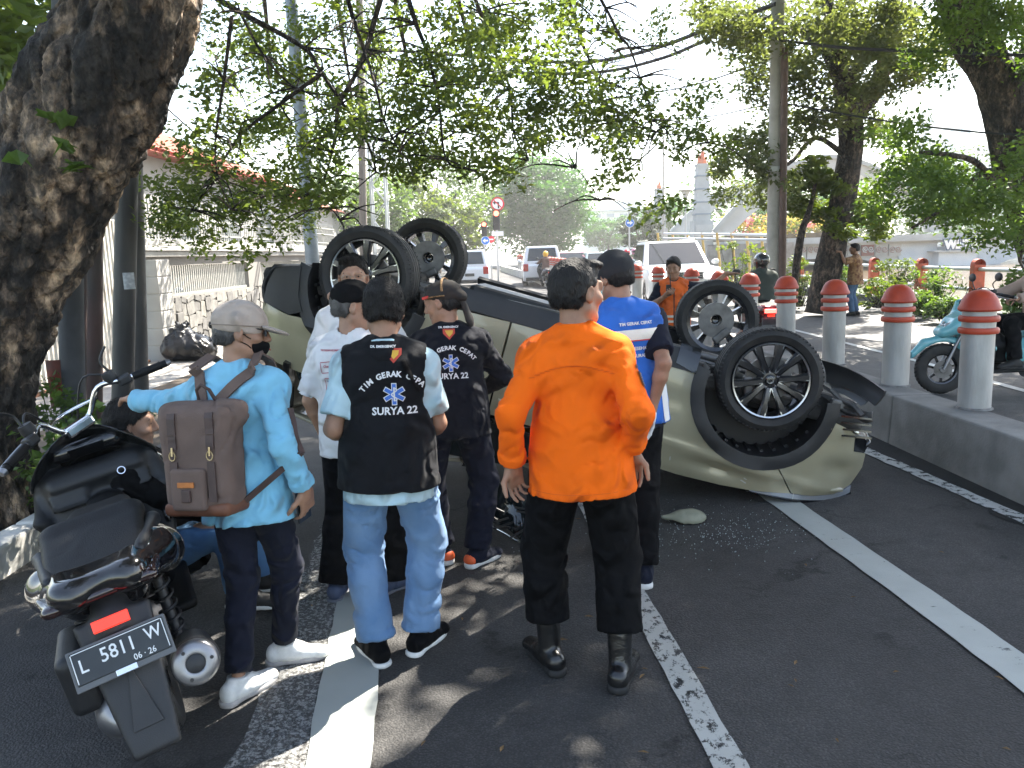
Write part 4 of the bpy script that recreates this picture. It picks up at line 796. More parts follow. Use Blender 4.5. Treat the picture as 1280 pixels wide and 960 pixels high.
# guard rail with yellow posts along the far road, right of the off-roader
gr = thing('guard_rail', 'silver guard rail with yellow curved posts along the bridge approach', 'guard rail', (7, 27, 0)); OG = -Vector((7, 27, 0)); M_YEL = mat('post_yellow', (.55, .38, .12), .6, var=.15); M_RAIL = mat('rail_grey', (.5, .52, .52), .45, metal=.4)
for y in (293, 299): b = MB(); b.tube([P(830, y-1, 34)+OG, P(905, y, 30)+OG, P(965, y+1, 26)+OG], .05, 8); b.build('rail', M_RAIL, gr, smooth=60)
for i in range(9):
    x = 822+i*18.5; Y = 34.5-i*1.05; v = P(x, 291, Y); b = MB(); b.tube([Vector((v.x, Y, gz(Y)))+OG, Vector((v.x+.08, Y, gz(Y)+.45))+OG, Vector((v.x+.14, Y, gz(Y)+.8))+OG, v+OG], .05, 8); b.build('post', M_YEL, gr, smooth=60)
cw = thing('concrete_wall', 'sunlit low concrete wall behind the guard rail', 'wall', (8, 37, 0)); b = MB(); a, c = P(885, 330, 37), P(990, 330, 37); b.box(((a.x+c.x)/2-8, 0, .9), (c.x-a.x, .3, 1.8)); b.build('wall', M_CONC, cw)
fb = thing('flower_bed', 'yellow and pink flowering bed on the bank under the bridge arch', 'flower bed', (12, 50, 0)); r = random.Random(4)
for m, sd in ((leaf_mat('flower_yellow', (.35, .28, .08), (.45, .33, .1)), 1), (leaf_mat('flower_pink', (.45, .10, .22), (.5, .2, .3)), 2), (L_LIME, 3)):
    cs = [];
    for _ in range(40): v = P(r.uniform(905, 1035), r.uniform(268, 292), r.uniform(49, 54)); cs.append((v.x-12, v.y-50, v.z, .5))
    leaves(cs if sd != 2 else cs[:9], 'blooms' if sd < 3 else 'leaves', m, fb, per=30, size=.3, seed=sd, flat=.6, jit=.6)
b = MB(); a, c = P(900, 285, 55), P(1045, 285, 55); b.box(((a.x+c.x)/2-12, 6, 1.2), (c.x-a.x, 9, 2.4)); b.build('bank', M_DIRT, fb)
# orange river rail
rr = thing('river_rail', 'river railing of grey pipes through orange red posts', 'railing', (10.4, 18, .14)); M_RP = mat('rail_post_orange', (.52, .10, .045), .6, var=.15, vscale=8)
ys_ = [11.3, 13.3, 15.4, 17.6, 20.0, 22.6, 25.4, 28.4]
for y in ys_: b = MB(); b.box((0, y-18, .5), (.26, .17, 1.0)); b.lathe([(.13, -.085), (.13, .085), (0, .085)], 12, Matrix.Translation((0, y-18, 1.0)), axis='y'); b.build('post', M_RP, rr, bevel=.015)
for z in (.45, .9): b = MB(); b.tube([(0, -8, z), (0, 11, z)], .045, 10); b.build('pipe', M_RAIL, rr, smooth=60)
# far buildings with real windows
def block(name, label, px0, px1, ptop, Y, d, m, nx, nz, wcol, z0=0, ww=.6, wh=.55, hband=False):
    a, c = P(px0, ptop, Y), P(px1, ptop, Y); w = c.x-a.x; h = (a.z+c.z)/2; t = thing(name, label, 'building', ((a.x+c.x)/2, Y+d/2, 0)); b = MB(); b.box((0, 0, h/2), (w, d, h)); b.build('wall', m, t)
    cw_, ch_ = w/nx, (h-z0)/nz
    for i in range(nx):
        for j in range(nz):
            x = -w/2+cw_*(i+.5); z = z0+ch_*(j+.5); b = MB(); b.box((x, -d/2, z), (cw_*ww, .3, ch_*wh)); f = b.build('window', M_COPE, t); b = MB(); b.box((x, -d/2-.02, z), (cw_*ww*.88, .3, ch_*wh*.86)); b.build('pane', wcol, f)
    return t, w, h, d
M_FW = mat('far_white', (.66, .68, .70), .85, var=.05, vscale=.2); M_FG = mat('far_pane', (.22, .27, .33), .2); M_FT = mat('tower_pane', (.10, .22, .32), .15)
t, w, h, d = block('apartment_block', 'white flat roofed block with window bands at the end of the road', 738, 838, 264, 150, 14, M_FW, 6, 5, M_FG, 2, .55, .5)
b = MB(); b.box((-1, 0, h+1.0), (w*.5, d*.6, 2.0)); b.build('roof_storey', M_FW, t); b = MB(); b.box((0, -.1, h+.15), (w+.6, d+.6, .3)); b.build('roof_edge', M_BG, t)
block('office_tower', 'pale blue glass tower behind the right verge trees', 1182, 1216, 128, 210, 14, mat('tower_wall', (.42, .50, .56), .5), 5, 16, M_FT, 4, .86, .7)
block('office_block', 'lower grey office block beside the glass tower', 1216, 1300, 182, 190, 18, mat('office_grey', (.40, .45, .48), .7), 8, 9, M_FG, 3, .7, .5)
# signs and lights at the junction
M_SP = mat('sign_pole', (.45, .45, .44), .5, metal=.3); M_WH = mat('sign_white', (.78, .78, .78), .5); M_RED = mat('sign_red', (.62, .03, .04), .5); M_BLU = mat('sign_blue', (.02, .16, .55), .5); M_BLK = mat('black_plastic_rough', (.012, .012, .013), .5)
def disc(b, c, r, y, n=28, th=.02): b.lathe([(0, -th), (r, -th), (r, 0)], n, Matrix.Translation((c[0], y, c[1])), axis='y'); return b
YS = 40.0; k = YS/F
v = P(622, 320, YS); st = thing('traffic_signal', 'traffic light on a pole under a round no-left-turn sign, red lit', 'traffic light', (v.x, YS, gz(YS))); ax = v.x
def rel(px, py): w_ = P(px, py, YS); return (w_.x-ax, w_.z-gz(YS))
b = MB(); b.tube([(0, .05, 0), (0, .05, rel(622, 248)[1])], .055, 8); b.build('pole', M_SP, st, smooth=60)
sc_ = rel(622, 255); sg = disc(MB(), sc_, 8.2*k, -.06).build('sign_disc', M_RED, st, smooth=30); disc(MB(), sc_, 6.3*k, -.085).build('sign_face', M_WH, sg, smooth=30)
b = MB(); b.box((sc_[0]+.04, -.115, sc_[1]-.07), (.07, .012, .3)); b.bar((sc_[0]+.04, -.115, sc_[1]+.06), (sc_[0]-.13, -.115, sc_[1]+.06), .012, .07); b.prism([(-.02, -.11), (-.02, .11), (-.14, 0)], .012, Matrix.Translation((sc_[0]-.1, -.109, sc_[1]+.06)) @ Matrix.Rotation(rad(90), 4, 'X')); b.build('turn_arrow', M_BLK, sg)
b = MB(); b.bar((sc_[0]-.18, -.13, sc_[1]+.18), (sc_[0]+.18, -.13, sc_[1]-.18), .012, .05); b.build('slash', M_RED, sg)
def signal(par, c, w_, h_, y=-.05):
    b = MB(); b.box((c[0], y, c[1]), (w_, .2, h_)); s_ = b.build('signal_head', M_BLK, par, bevel=.02)
    for i in range(3):
        z = c[1]+h_*(.32-.32*i); b = MB(); disc(b, (c[0], z), w_*.38, y-.1, 16); b.build('lens', mat('lens_red', (.8, .05, .03), .4, emit=(1, .10, .05), estr=2.2) if i == 0 else M_BLK, s_)
        b = MB(); b.lathe([(w_*.42, -.16), (w_*.42, 0)], 10, Matrix.Translation((c[0], y-.08, z)), a0=0, a1=math.pi, axis='y'); b.build('hood', M_BLK, s_)
signal(st, rel(620.5, 275), .34, .98)
c = rel(622, 292); b = MB(); b.box((c[0], -.05, c[1]), (.58, .03, .22)); b.build('name_plate', M_WH, st)
v2 = P(606, 320, YS-1); s2 = thing('traffic_signal', 'smaller traffic light above the round blue left arrow sign', 'traffic light', (v2.x, YS-1, gz(YS-1))); ax = v2.x; b = MB(); b.tube([(0, .05, 0), (0, .05, rel(606, 279)[1])], .04, 8); b.build('pole', M_SP, s2, smooth=60); signal(s2, rel(606, 287), .26, .7)
c = rel(607.5, 301); bs = disc(MB(), c, 5.2*k, -.06).build('sign_disc', M_WH, s2, smooth=30); disc(MB(), c, 4.7*k, -.085).build('sign_face', M_BLU, bs, smooth=30)
def harrow(par, c, L, s_, y): b = MB(); b.bar((c[0]-s_*L*.5, y, c[1]), (c[0]+s_*L*.1, y, c[1]), .012, L*.28); b.prism([(0, -L*.42), (0, L*.42), (L*.5*s_, 0)], .012, Matrix.Translation((c[0]+s_*L*.02, y+.007, c[1])) @ Matrix.Rotation(rad(90), 4, 'X')); b.build('arrow', M_WH, par)
harrow(bs, c, .26, -1, -.118)
v2 = P(614, 320, YS+1); s3 = thing('no_entry_sign', 'round red no-entry sign right of the blue left arrow', 'sign', (v2.x, YS+1, gz(YS+1))); ax = v2.x; b = MB(); b.tube([(0, .05, 0), (0, .05, rel(614, 296)[1])], .03, 8); b.build('pole', M_SP, s3, smooth=60)
c = rel(613.5, 299); ns_ = disc(MB(), c, 4.4*k, -.03).build('sign_disc', M_RED, s3, smooth=30); b = MB(); b.box((c[0], -.06, c[1]), (.22, .012, .06)); b.build('bar', M_WH, ns_)
YS = 50.0; k = YS/F; v2 = P(787, 320, YS); s4 = thing('arrow_sign', 'round blue right arrow sign on a tall pole before the white block', 'sign', (v2.x, YS, gz(YS))); ax = v2.x
b = MB(); b.tube([(0, .05, 0), (0, .05, rel(785, 215)[1])], .05, 8); b.build('pole', M_SP, s4, smooth=60); c = rel(787, 278.5); bs = disc(MB(), c, 5.6*k, -.06).build('sign_disc', M_WH, s4, smooth=30); disc(MB(), c, 5.1*k, -.085).build('sign_face', M_BLU, bs, smooth=30); harrow(bs, c, .34, 1, -.118)
# lamp posts and line poles
def rod(name, label, cat, px, py0, py1, Y, r, m, px1=None):
    a = P(px, py0, Y); a.z = gz(Y); e = P(px1 if px1 else px, py1, Y); t = thing(name, label, cat, a); b = MB(); b.tube([(0, 0, 0), (e-a)*.5, e-a], [r, r*.95, r*.85], 12); b.build('shaft', m, t, smooth=60); return t, e-a
M_CP = mat('concrete_pole', (.40, .38, .34), .85, var=.12, vscale=4, bump=.2)
t, e = rod('utility_pole', 'tall pale concrete pole by the far road, right of the rider', 'pole', 967, 345, -30, 16.5, .15, M_CP, 973)
b = MB(); b.box((0, 0, 3.2), (.34, .34, .1)); b.build('pole_band', M_SP, t)
t, e = rod('utility_pole', 'thin brown steel pole close right of the pale concrete pole', 'pole', 979, 345, 60, 16.3, .075, mat('pole_brown', (.11, .065, .05), .6, var=.2), 981)
t, e = rod('street_lamp', 'small lantern street lamp left of the near obelisk', 'street lamp', 857, 295, 240, 44, .05, M_SP); b = MB(); b.lathe([(.05, -.5), (.22, .0), (.42, .1), (.1, .28), (0, .3)], 12, Matrix.Translation(e)); b.build('lantern', M_SP, t, smooth=40)
rod('utility_pole', 'slim pole rising left of the obelisks', 'pole', 829, 300, 170, 48, .07, M_CP)
rod('utility_pole', 'brownish wooden line pole behind the near upturned wheel', 'pole', 452, 330, -20, 24, .12, mat('pole_wood', (.19, .165, .14), .85, var=.2, vscale=3, stretch=(4, 4, .3)), 449)
ax_ = P(478, 320, 25); lt = thing('lattice_mast', 'steel lattice mast beside the wooden line pole', 'mast', (ax_.x, 25, gz(25))); hh = P(478, -20, 25).z
for (x, y) in ((-.22, -.2), (.22, -.2), (.22, .2), (-.22, .2)): b = MB(); b.box((x, y, hh/2), (.06, .06, hh)); b.build('leg', M_RAIL, lt)
b = MB(); n = int(hh/.55)
for i in range(n):
    z = i*.55; s_ = 1 if i % 2 else -1; b.bar((-.22*s_, -.2, z), (.22*s_, -.2, z+.55), .03, .03); b.bar((-.22*s_, .2, z), (.22*s_, .2, z+.55), .03, .03); b.bar((-.22, -.2*s_, z), (-.22, .2*s_, z+.55), .03, .03); b.bar((.22, -.2*s_, z), (.22, .2*s_, z+.55), .03, .03)
b.build('lattice', M_RAIL, lt, kind='stuff')
M_WIRE = mat('wire_black', (.015, .015, .017), .6)
def wire(label, pts, r, Y0, Y1):
    k = len(pts); q = smooth_path([tuple(P(x, y, Y0+(Y1-Y0)*i/(k-1))) for i, (x, y) in enumerate(pts)], 8); b = MB(); b.tube([Vector(p) for p in q], r, 6); o = b.build('overhead_cable', M_WIRE, None, smooth=60); return tag(o, label, 'cable', 'overhead cables')
wire('upper thick overhead cable sagging across the sky to the right tree', [(452, 60), (560, 68), (640, 75), (740, 77), (820, 60), (900, 30), (970, 5)], .045, 24, 16.4)
wire('lower thick overhead cable sagging just below the upper one', [(452, 68), (560, 84), (660, 91), (750, 90), (830, 72), (905, 40), (972, 18)], .04, 24, 16.4)
wire('thin overhead wire crossing between the thick cables and the obelisk', [(640, 150), (760, 125), (860, 108), (940, 82), (972, 70)], .02, 30, 16.4)
wire('thin wire just above the near obelisk', [(700, 152), (860, 148), (940, 135), (972, 128)], .018, 30, 16.4)
wire('cable running from the pale pole right through the forked tree', [(973, 50), (1060, 60), (1200, 66), (1300, 70)], .03, 16.4, 13)
wire('lower wire running right from the pale pole past the glass tower', [(974, 128), (1100, 150), (1220, 165), (1320, 170)], .018, 16.4, 13)
wire('dangling telephone wire at upper left in front of the roof', [(180, 110), (225, 150), (270, 190), (310, 222), (365, 235)], .008, 8, 12)
# ================================================================ people
def wrinkle(m, sc=13.0, st=1.0, dist=.06):
    n = m.node_tree.nodes; l = m.node_tree.links; b = n['Principled BSDF']; old = b.inputs['Normal'].links[0].from_socket if b.inputs['Normal'].links else None
    tc = n.new('ShaderNodeTexCoord'); w = n.new('ShaderNodeTexNoise'); w.inputs['Scale'].default_value = 3; l.new(tc.outputs['Object'], w.inputs['Vector'])
    a = n.new('ShaderNodeVectorMath'); a.operation = 'MULTIPLY_ADD'; l.new(w.outputs['Color'], a.inputs[0]); a.inputs[1].default_value = (.35, .35, .2); l.new(tc.outputs['Object'], a.inputs[2])
    q = n.new('ShaderNodeTexNoise'); q.noise_type = 'RIDGED_MULTIFRACTAL'; q.inputs['Scale'].default_value = sc*.75; q.inputs['Detail'].default_value = 4; q.inputs['Roughness'].default_value = .45; l.new(a.outputs[0], q.inputs['Vector'])
    bp = n.new('ShaderNodeBump'); bp.inputs['Strength'].default_value = st; bp.inputs['Distance'].default_value = dist; l.new(q.outputs[0], bp.inputs['Height'])
    if old: l.new(old, bp.inputs['Normal'])
    l.new(bp.outputs[0], b.inputs['Normal']); return m
def cloth(name, col, var=.12, rough=.85, sc=6, bump=.25, bs=260, sheen=.15):
    if name in MATS: return MATS[name]
    return wrinkle(mat(name, col, rough, var=var, vscale=sc, bump=bump, bscale=bs, sheen=sheen, spec=.12))
SKIN = mat('skin_brown', (.30, .165, .105), .5, var=.12, vscale=18, bump=.08, bscale=160, spec=.4)
SKIN2 = mat('skin_tan', (.36, .205, .135), .5, var=.12, vscale=18, bump=.08, bscale=160, spec=.4)
HAIR = mat('hair_black', (.010, .0085, .008), .55, var=.4, vscale=40, bump=1.0, bscale=160, stretch=(1, 1, .3), spec=.3)
HAIR_G = mat('hair_greying', (.035, .032, .03), .5, col2=(.10, .095, .09), vscale=26, bump=.9, bscale=220, stretch=(1, 1, .25))
C_BLACK = cloth('cloth_black', (.0045, .0045, .0052), sheen=.0); C_NAVY = cloth('cloth_navy', (.011, .013, .024), sheen=.04); C_BLUEBLACK = cloth('cloth_black_blue', (.008, .009, .014), sheen=.04)  # the blue-black is the headcloth man's shirt colour
C_ORANGE = cloth('cloth_orange', (.88, .14, .007), .06, .85, sheen=.02); C_SKY = cloth('cloth_sky', (.20, .48, .66), .09); C_PALE = cloth('cloth_pale_aqua', (.44, .60, .66), .07)
C_WHITE = cloth('cloth_white', (.70, .69, .69), .05); C_ROYAL = cloth('cloth_royal', (.03, .14, .52), .10, .6); C_TAN = cloth('cloth_tan', (.40, .33, .28), .08); C_VEST = cloth('cloth_vest_black', (.0085, .009, .011), .2, sheen=.04)
C_JEAN = wrinkle(mat('denim', (.085, .18, .34), .88, col2=(.155, .265, .43), vscale=5, bump=.35, bscale=320, detail=8, sheen=.1), 9, .6); C_JEAN2 = mat('denim_dark', (.045, .10, .20), .88, col2=(.09, .17, .30), vscale=7, bump=.35, bscale=320)
C_HIVIS = cloth('cloth_hivis', (.72, .14, .03)); C_SILVER = mat('reflective_tape', (.66, .64, .58), .4, metal=.2, var=.08, vscale=20); C_THREAD = mat('embroidery_white', (.74, .74, .74), .7, bump=.4, bscale=500); C_STARB = mat('embroidery_blue', (.05, .17, .60), .6, bump=.4, bscale=400)
LEATHER = mat('leather_black', (.010, .010, .010), .22, var=.2, vscale=30, bump=.15, bscale=120, spec=.6); RUB_W = mat('sole_white', (.66, .66, .64), .6, var=.12, vscale=20); RUB_B = mat('sole_black', (.015, .015, .015), .7)
M_EYE = mat('eye_white', (.6, .57, .53), .2); M_IRIS = mat('eye_dark', (.012, .009, .008), .1); M_LIP = mat('lip', (.24, .10, .075), .5)
def rz(a): return Matrix.Rotation(rad(a), 3, 'Z')
def frame(z, yhint):
    z = Vector(z).normalized(); x = Vector(yhint).cross(z).normalized(); y = z.cross(x); return Matrix((x, y, z)).transposed()
class Man:
    """one posed figure; local x right, y forward, z up, built at 1.715 m and scaled by its root"""
    def __init__(s, loc, yaw, height, feet, pelvis=(0, 0, .915), spine=(0, .04, 1), tyaw=0, head=(0, 0, 0), arms=None, fat=1.0, near=True, q=1.0, shw=.158):
        s.shw = shw; s.q = q; s.s = height/1.715; s.M = Matrix.Translation(Vector(loc)) @ Matrix.Rotation(rad(yaw), 4, 'Z') @ Matrix.Scale(s.s, 4); s.I = s.M.inverted(); s.fat = fat
        s.pel = Vector(pelvis); s.near = near; R = frame(spine, (0, 1, 0)) @ rz(tyaw); s.R = R
        s.T = lambda x, y, z: s.pel+R @ Vector((x, y, z)); s.Rn = np.array(R)
        s.sh = [s.T(-shw, -.01, .420), s.T(shw, -.01, .420)]; s.hip = [s.pel+Vector((-.09, 0, -.01)), s.pel+Vector((.09, 0, -.01))]
        s.neck = s.T(0, -.012, .50); hy, hp, hr = head; s.HR = R @ rz(hy) @ Matrix.Rotation(rad(hp), 3, 'X') @ Matrix.Rotation(rad(hr), 3, 'Y')
        s.hc = s.T(0, -.002, .555)+s.HR @ Vector((0, .018, .105)); s.H = lambda x, y, z: s.hc+s.HR @ Vector((x, y, z)); s.HRn = np.array(s.HR)
        s.foot = []; s.knee = []; s.ank = []
        for i, f in enumerate(feet):      # each foot: (x, y, yaw[, z, pitch])
            fx, fy, fa = f[:3]; fz = f[3] if len(f) > 3 else 0; A = Vector((fx, fy, fz+.09)); D = rz(fa) @ Vector((0, 1, 0)); s.foot.append((Vector((fx, fy, fz)), fa)); s.ank.append(A)
            s.knee.append(s.ik(s.hip[i], A, .415, .425, D+Vector((0, 0, .05))))
        s.elb = []; s.wri = []; s.hnd = []
        for i, a in enumerate(arms or [None, None]):
            if a is None: a = dict(w=(-.27 if i == 0 else .27, .06, .84), e=(-.5 if i == 0 else .5, -1, 0))
            w = Vector(a['w']) if 'wl' not in a else a['wl']; d = w-s.sh[i]; L = .515
            if d.length > L: w = s.sh[i]+d.normalized()*L
            e = s.ik(s.sh[i], w, .275, .245, Vector(a['e'])); s.elb.append(e); s.wri.append(w); fd = Vector(a.get('f', tuple(w-e))).normalized()
            n = Vector(a.get('n', (1 if i == 0 else -1, 0, 0))); n = (n-fd*n.dot(fd)).normalized(); s.hnd.append((fd, n, a.get('curl', .35), a.get('thumb', .3)))
    def L(s, v): return s.I @ Vector(v)
    @staticmethod
    def ik(a, b, l1, l2, pole):
        d = b-a; D = min(d.length, (l1+l2)*.999); u = d.normalized(); x = (l1*l1-l2*l2+D*D)/(2*D); h = math.sqrt(max(0, l1*l1-x*x)); p = pole-u*pole.dot(u)
        return a+u*x+p.normalized()*h
    def torso(s, B, f=0.0, k=.05, hem=None, flare=0.0):
        a = s.fat
        B.ell(s.T(0, -.005, .04), (.163*a+f, .118*a+f, .14+f), s.Rn, k); B.ell(s.T(0, .005*a, .16), (.148*a+f, .108*a*a+f, .17), s.Rn, k); B.ell(s.T(0, 0, .31), (.94*s.shw+.008+f, .112+f, .19+f), s.Rn, k)
        B.ell(s.T(-.080, -.035, .37), (.080+f, .072+f, .11), s.Rn, k); B.ell(s.T(.080, -.035, .37), (.080+f, .072+f, .11), s.Rn, k)
        for i in (0, 1): q = -1 if i == 0 else 1; B.cone(s.T(.042*q, -.018, .497), s.sh[i], .044+f*.6, .048+f, k); B.cone(s.T(.09*q, -.01, .38), s.sh[i], .080+f, .052+f, k)
        if hem is not None:
            ax = s.R @ Vector((0, 1, 0)); B.cone(s.T(0, 0, .12), s.T(0, 0, hem), .158*a+f, .168*a+f+flare, k, flat=(ax, .84)); B.plane_cut(s.T(0, 0, hem), s.R @ Vector((0, 0, -1)))
        return B
    def arm(s, B, i, f=0.0, end=1.0, k=.03, cuff=0.0):
        a, e, w = s.sh[i], s.elb[i], s.wri[i]; B.cone(a, e, .046+f, .038+f*.9, k)
        if end <= 1: B_end = a+(e-a)*end
        if end > 1: B.cone(e, e+(w-e)*(end-1), .038+f*.9, .030+f*.8, k*.7, cut1=.0)
        return B
    def sleeve_short(s, B, i, f, end=.62, k=.035):
        a, e = s.sh[i], s.elb[i]; B.cone(a, a+(e-a)*end, .048+f, .052+f*1.2, k, cut1=0.0); return B
    def leg(s, B, i, f=0.0, k=.03, end=1.0, r=(.084, .060, .052, .040), bag=0.0):
        h, n, a = s.hip[i], s.knee[i], s.ank[i]; B.cone(h, n, r[0]+f, r[1]+f+bag, k)
        m = n+(a-n)*.33; back = Vector((0, -.012, 0)); B.cone(n, m+back, r[1]+f+bag, r[2]+f+bag, k*.8)
        e = n+(a-n)*end; B.cone(m+back, e, r[2]+f+bag, r[3]+f+bag, k*.8, cut1=.0); return B
    def bounds(s, pts, m): A = np.array([tuple(p) for p in pts]); return A.min(0)-m, A.max(0)+m
    def body(s, label, cat='person', skin=None, group=None, bare=(False, False), hands=True, glove=None):
        skin = skin or SKIN; h0 = .016*s.q
        lo, hi = s.bounds(s.sh+s.hip+s.knee+s.ank+s.elb+[s.neck], .16); B = Blob(lo, hi, h0*1.1); s.torso(B, -.012)
        for i in (0, 1):
            B.cone(s.sh[i], s.elb[i], .044, .036, .03); s.leg(B, i, -.012); p, fa = s.foot[i]; d = rz(fa) @ Vector((0, 1, 0)); B.cone(s.ank[i]+Vector((0, 0, -.02)), p+d*.10+Vector((0, 0, .035)), .030, .024, .03)
            if not bare[i]: B.cone(s.elb[i], s.elb[i]+(s.wri[i]-s.elb[i])*.8, .034, .024, .02)
        B.cone(s.neck, s.hc, .048, .048, .03)
        Vs, Qs, b = [], [], 0
        def take(Bl):
            nonlocal b
            V, Q = Bl.net(); Vs.append(V); Qs.append(Q+b); b += len(V)
        take(B)
        hb = Blob(np.array(s.hc)-.2, np.array(s.hc)+.2, .0058*s.q); s.head(hb); take(hb); gl = []
        for i in (0, 1):
            fd, n, c, th = s.hnd[i]; st = s.elb[i]+(s.wri[i]-s.elb[i])*(.0 if bare[i] else .55); pts = [st, s.wri[i], s.wri[i]+fd*.19, s.wri[i]+n*.09+fd*.09]; lo, hi = s.bounds(pts, .062); hb = Blob(lo, hi, .0048*s.q)
            if bare[i]: hb.cone(s.sh[i]+(s.elb[i]-s.sh[i])*.6, s.elb[i], .043, .037, .02); m_ = s.elb[i]+(s.wri[i]-s.elb[i])*.3; hb.cone(s.elb[i], m_, .037, .039, .02); hb.cone(m_, s.wri[i], .039, .0255, .015, flat=(n, .88))
            else: hb.cone(st, s.wri[i], .029, .0245, .015, flat=(n, .9))
            s.hand(hb, i)
            if glove == i: gl.append(hb)
            take(hb)
        s.root = mesh_np('person', np.concatenate(Vs), np.concatenate(Qs), skin); s.root.matrix_world = s.M; tag(s.root, label, cat, group); s.root['kind'] = 'thing'
        return s.root
    def hand(s, B, i, g=0.0):
        fd, n, c, th = s.hnd[i]; w = s.wri[i]; t = fd.cross(n) if i == 0 else n.cross(fd)       # thumb side
        if s.hnd[i][3] < 0: t = -t
        Rm = np.array(Matrix((t, fd, n)).transposed()); B.box(w+fd*.050, (.039+g, .047, .0135+g), .0135+g, Rm, .012); B.cone(w-fd*.01, w+fd*.03, .0245+g, .026+g, .02, flat=(n, .8)); B.ell(w+fd*.035+t*.026+n*.008, (.016+g, .030, .015+g), Rm, .012)
        for j, (o, ln) in enumerate(((.0295, .072), (.0100, .080), (-.0098, .074), (-.0290, .058))):
            p = w+fd*(.094-.004*abs(j-1))+t*o; a = 0; cc = c*(1+.18*(j-1.2)); d0 = fd+t*(.055*(1.5-j))
            for sg, fr in enumerate((.45, .31, .24)):
                a += (cc*1.0, cc*1.25, cc*.8)[sg]; d = (d0*math.cos(a)+n*math.sin(a)).normalized(); e = p+d*ln*fr; r0 = .0092-.0006*j-.0011*sg; B.cone(p, e, r0+g, r0-.0009+g, .004); p = e
        p = w+fd*.028+t*.034+n*.004; d = (fd*.62+t*.72+n*.28).normalized(); e = p+d*.040; B.cone(p, e, .0128+g, .0112+g, .012); d = (fd*.86+t*.30+n*(.25+.5*c)).normalized(); q = e+d*.031; B.cone(e, q, .0112+g, .0098+g, .005); B.cone(q, q+(d+n*c*.3).normalized()*.024, .0098+g, .0078+g, .004)
    def head(s, B):
        H, R = s.H, s.HRn; B.cone(s.T(0, -.015, .47), s.H(0, -.02, -.05), .060, .054, .03)
        B.ell(H(0, -.016, .032), (.0775, .099, .090), R, .03); B.ell(H(0, .024, -.030), (.061, .068, .083), R, .03); B.ell(H(0, .058, -.095), (.026, .024, .020), R, .025)
        for q in (1, -1):
            B.cone(H(.052*q, .0, -.062), H(.018*q, .062, -.098), .018, .015, .03); B.ell(H(.042*q, .062, -.022), (.025, .024, .022), R, .02); B.ell(H(.034*q, .094, .012), (.019, .013, .010), R, .010, 's')
            B.ell(H(.033*q, .079, .011), (.0145, .0125, .0115), R, .004); B.ell(H(.033*q, .0835, .019), (.017, .009, .006), R, .005)
            E = R@np.array(Matrix.Rotation(rad(-22*q), 3, 'Z'))@np.array(Matrix.Rotation(rad(-8), 3, 'X')); B.ell(H(.080*q, -.008, -.004), (.0085, .021, .033), E, .006); B.ell(H(.088*q, -.004, .002), (.006, .010, .017), E, .004, 's'); B.ell(H(.077*q, .0, -.030), (.007, .010, .010), E, .005)
            B.ell(H(.012*q, .097, -.029), (.0085, .010, .008), R, .006)
        B.cone(H(-.040, .083, .036), H(.040, .083, .036), .0105, .0105, .015); B.cone(H(0, .090, .028), H(0, .111, -.022), .0085, .0125, .010)
        B.cone(H(-.020, .083, -.056), H(.020, .083, -.056), .0075, .0075, .006); B.cone(H(-.017, .082, -.068), H(.017, .082, -.068), .008, .008, .006); B.cone(H(-.024, .091, -.0615), H(.024, .091, -.0615), .0022, .0022, .002, op='s')
    def hair(s, m=None, thick=.013, front=True, nape=-.062, par=None, seed=1, name='hair'):
        B = Blob(np.array(s.hc)-.16, np.array(s.hc)+.17, .0065*s.q); H, R = s.H, s.HRn; t = thick; B.ell(H(0, -.018, .034), (.0775+t*.8, .099+t, .090+t*1.2), R, .02); B.ell(H(0, -.045, -.020), (.066+t*.5, .062+t*.6, .07), R, .03)
        if front: B.ell(H(.02, .055, .105), (.05, .04, .02), R, .03)
        n = s.HR @ Vector((0, .74, -.67)); B.plane_cut(H(0, .076 if front else .07, .072), n, .02); B.plane_cut(H(0, 0, nape), s.HR @ Vector((0, -.15, -1)), .012)
        for q in (1, -1): B.ell(H(.082*q, .012, -.012), (.02, .027, .034), R, .008, 's')
        a, b = wav(seed, 7, .018, (1, 1, .5)), wav(seed+5, 5, .045); B.warp(lambda p: .0025*a(p)+.0030*b(p)); V, Q = B.net(); o = mesh_np(name, V, Q, m or HAIR, s.root if par is None else par)
        if s.q > 1.5: return o
        r = np.random.default_rng(seed); k = 5200; c = V[Q].mean(1); e1 = V[Q[:, 2]]-V[Q[:, 0]]; e2 = V[Q[:, 3]]-V[Q[:, 1]]; nn = np.cross(e1, e2); nn /= np.linalg.norm(nn, axis=1)[:, None]+1e-9
        hc = np.array(s.hc); nn *= np.sign(((c-hc)*nn).sum(1))[:, None]; up = np.array(s.HR @ Vector((0, 0, 1))); ok_ = np.flatnonzero(((c-hc)@up < -.012) if thick < .011 else np.ones(len(c), bool)); j = ok_[r.integers(0, len(ok_), k)] if len(ok_) else r.integers(0, len(c), k); fw = np.array(s.HR @ Vector((0, 1, 0))); hgt = (c[j]-hc)@up
        d = np.where(hgt[:, None] > .075, fw*.7+up*.15, -up*1.0-fw*.35)+r.normal(size=(k, 3))*.38; d -= nn[j]*(d*nn[j]).sum(1)[:, None]; d /= np.linalg.norm(d, axis=1)[:, None]; sd = np.cross(d, nn[j])*r.uniform(.0009, .0016, (k, 1)); L = r.uniform(.010, .024, (k, 1))*(.45+thick*42)
        p0 = c[j]-nn[j]*.003; p1 = p0+d*L*.55+nn[j]*(.0035+thick*.12); p2 = p0+d*L+nn[j]*r.uniform(.002, .009, (k, 1)); VV = np.stack([p0-sd, p0+sd, p1+sd*.8, p1-sd*.8, p2], 1).reshape(-1, 3); b0 = np.arange(k)[:, None]*5
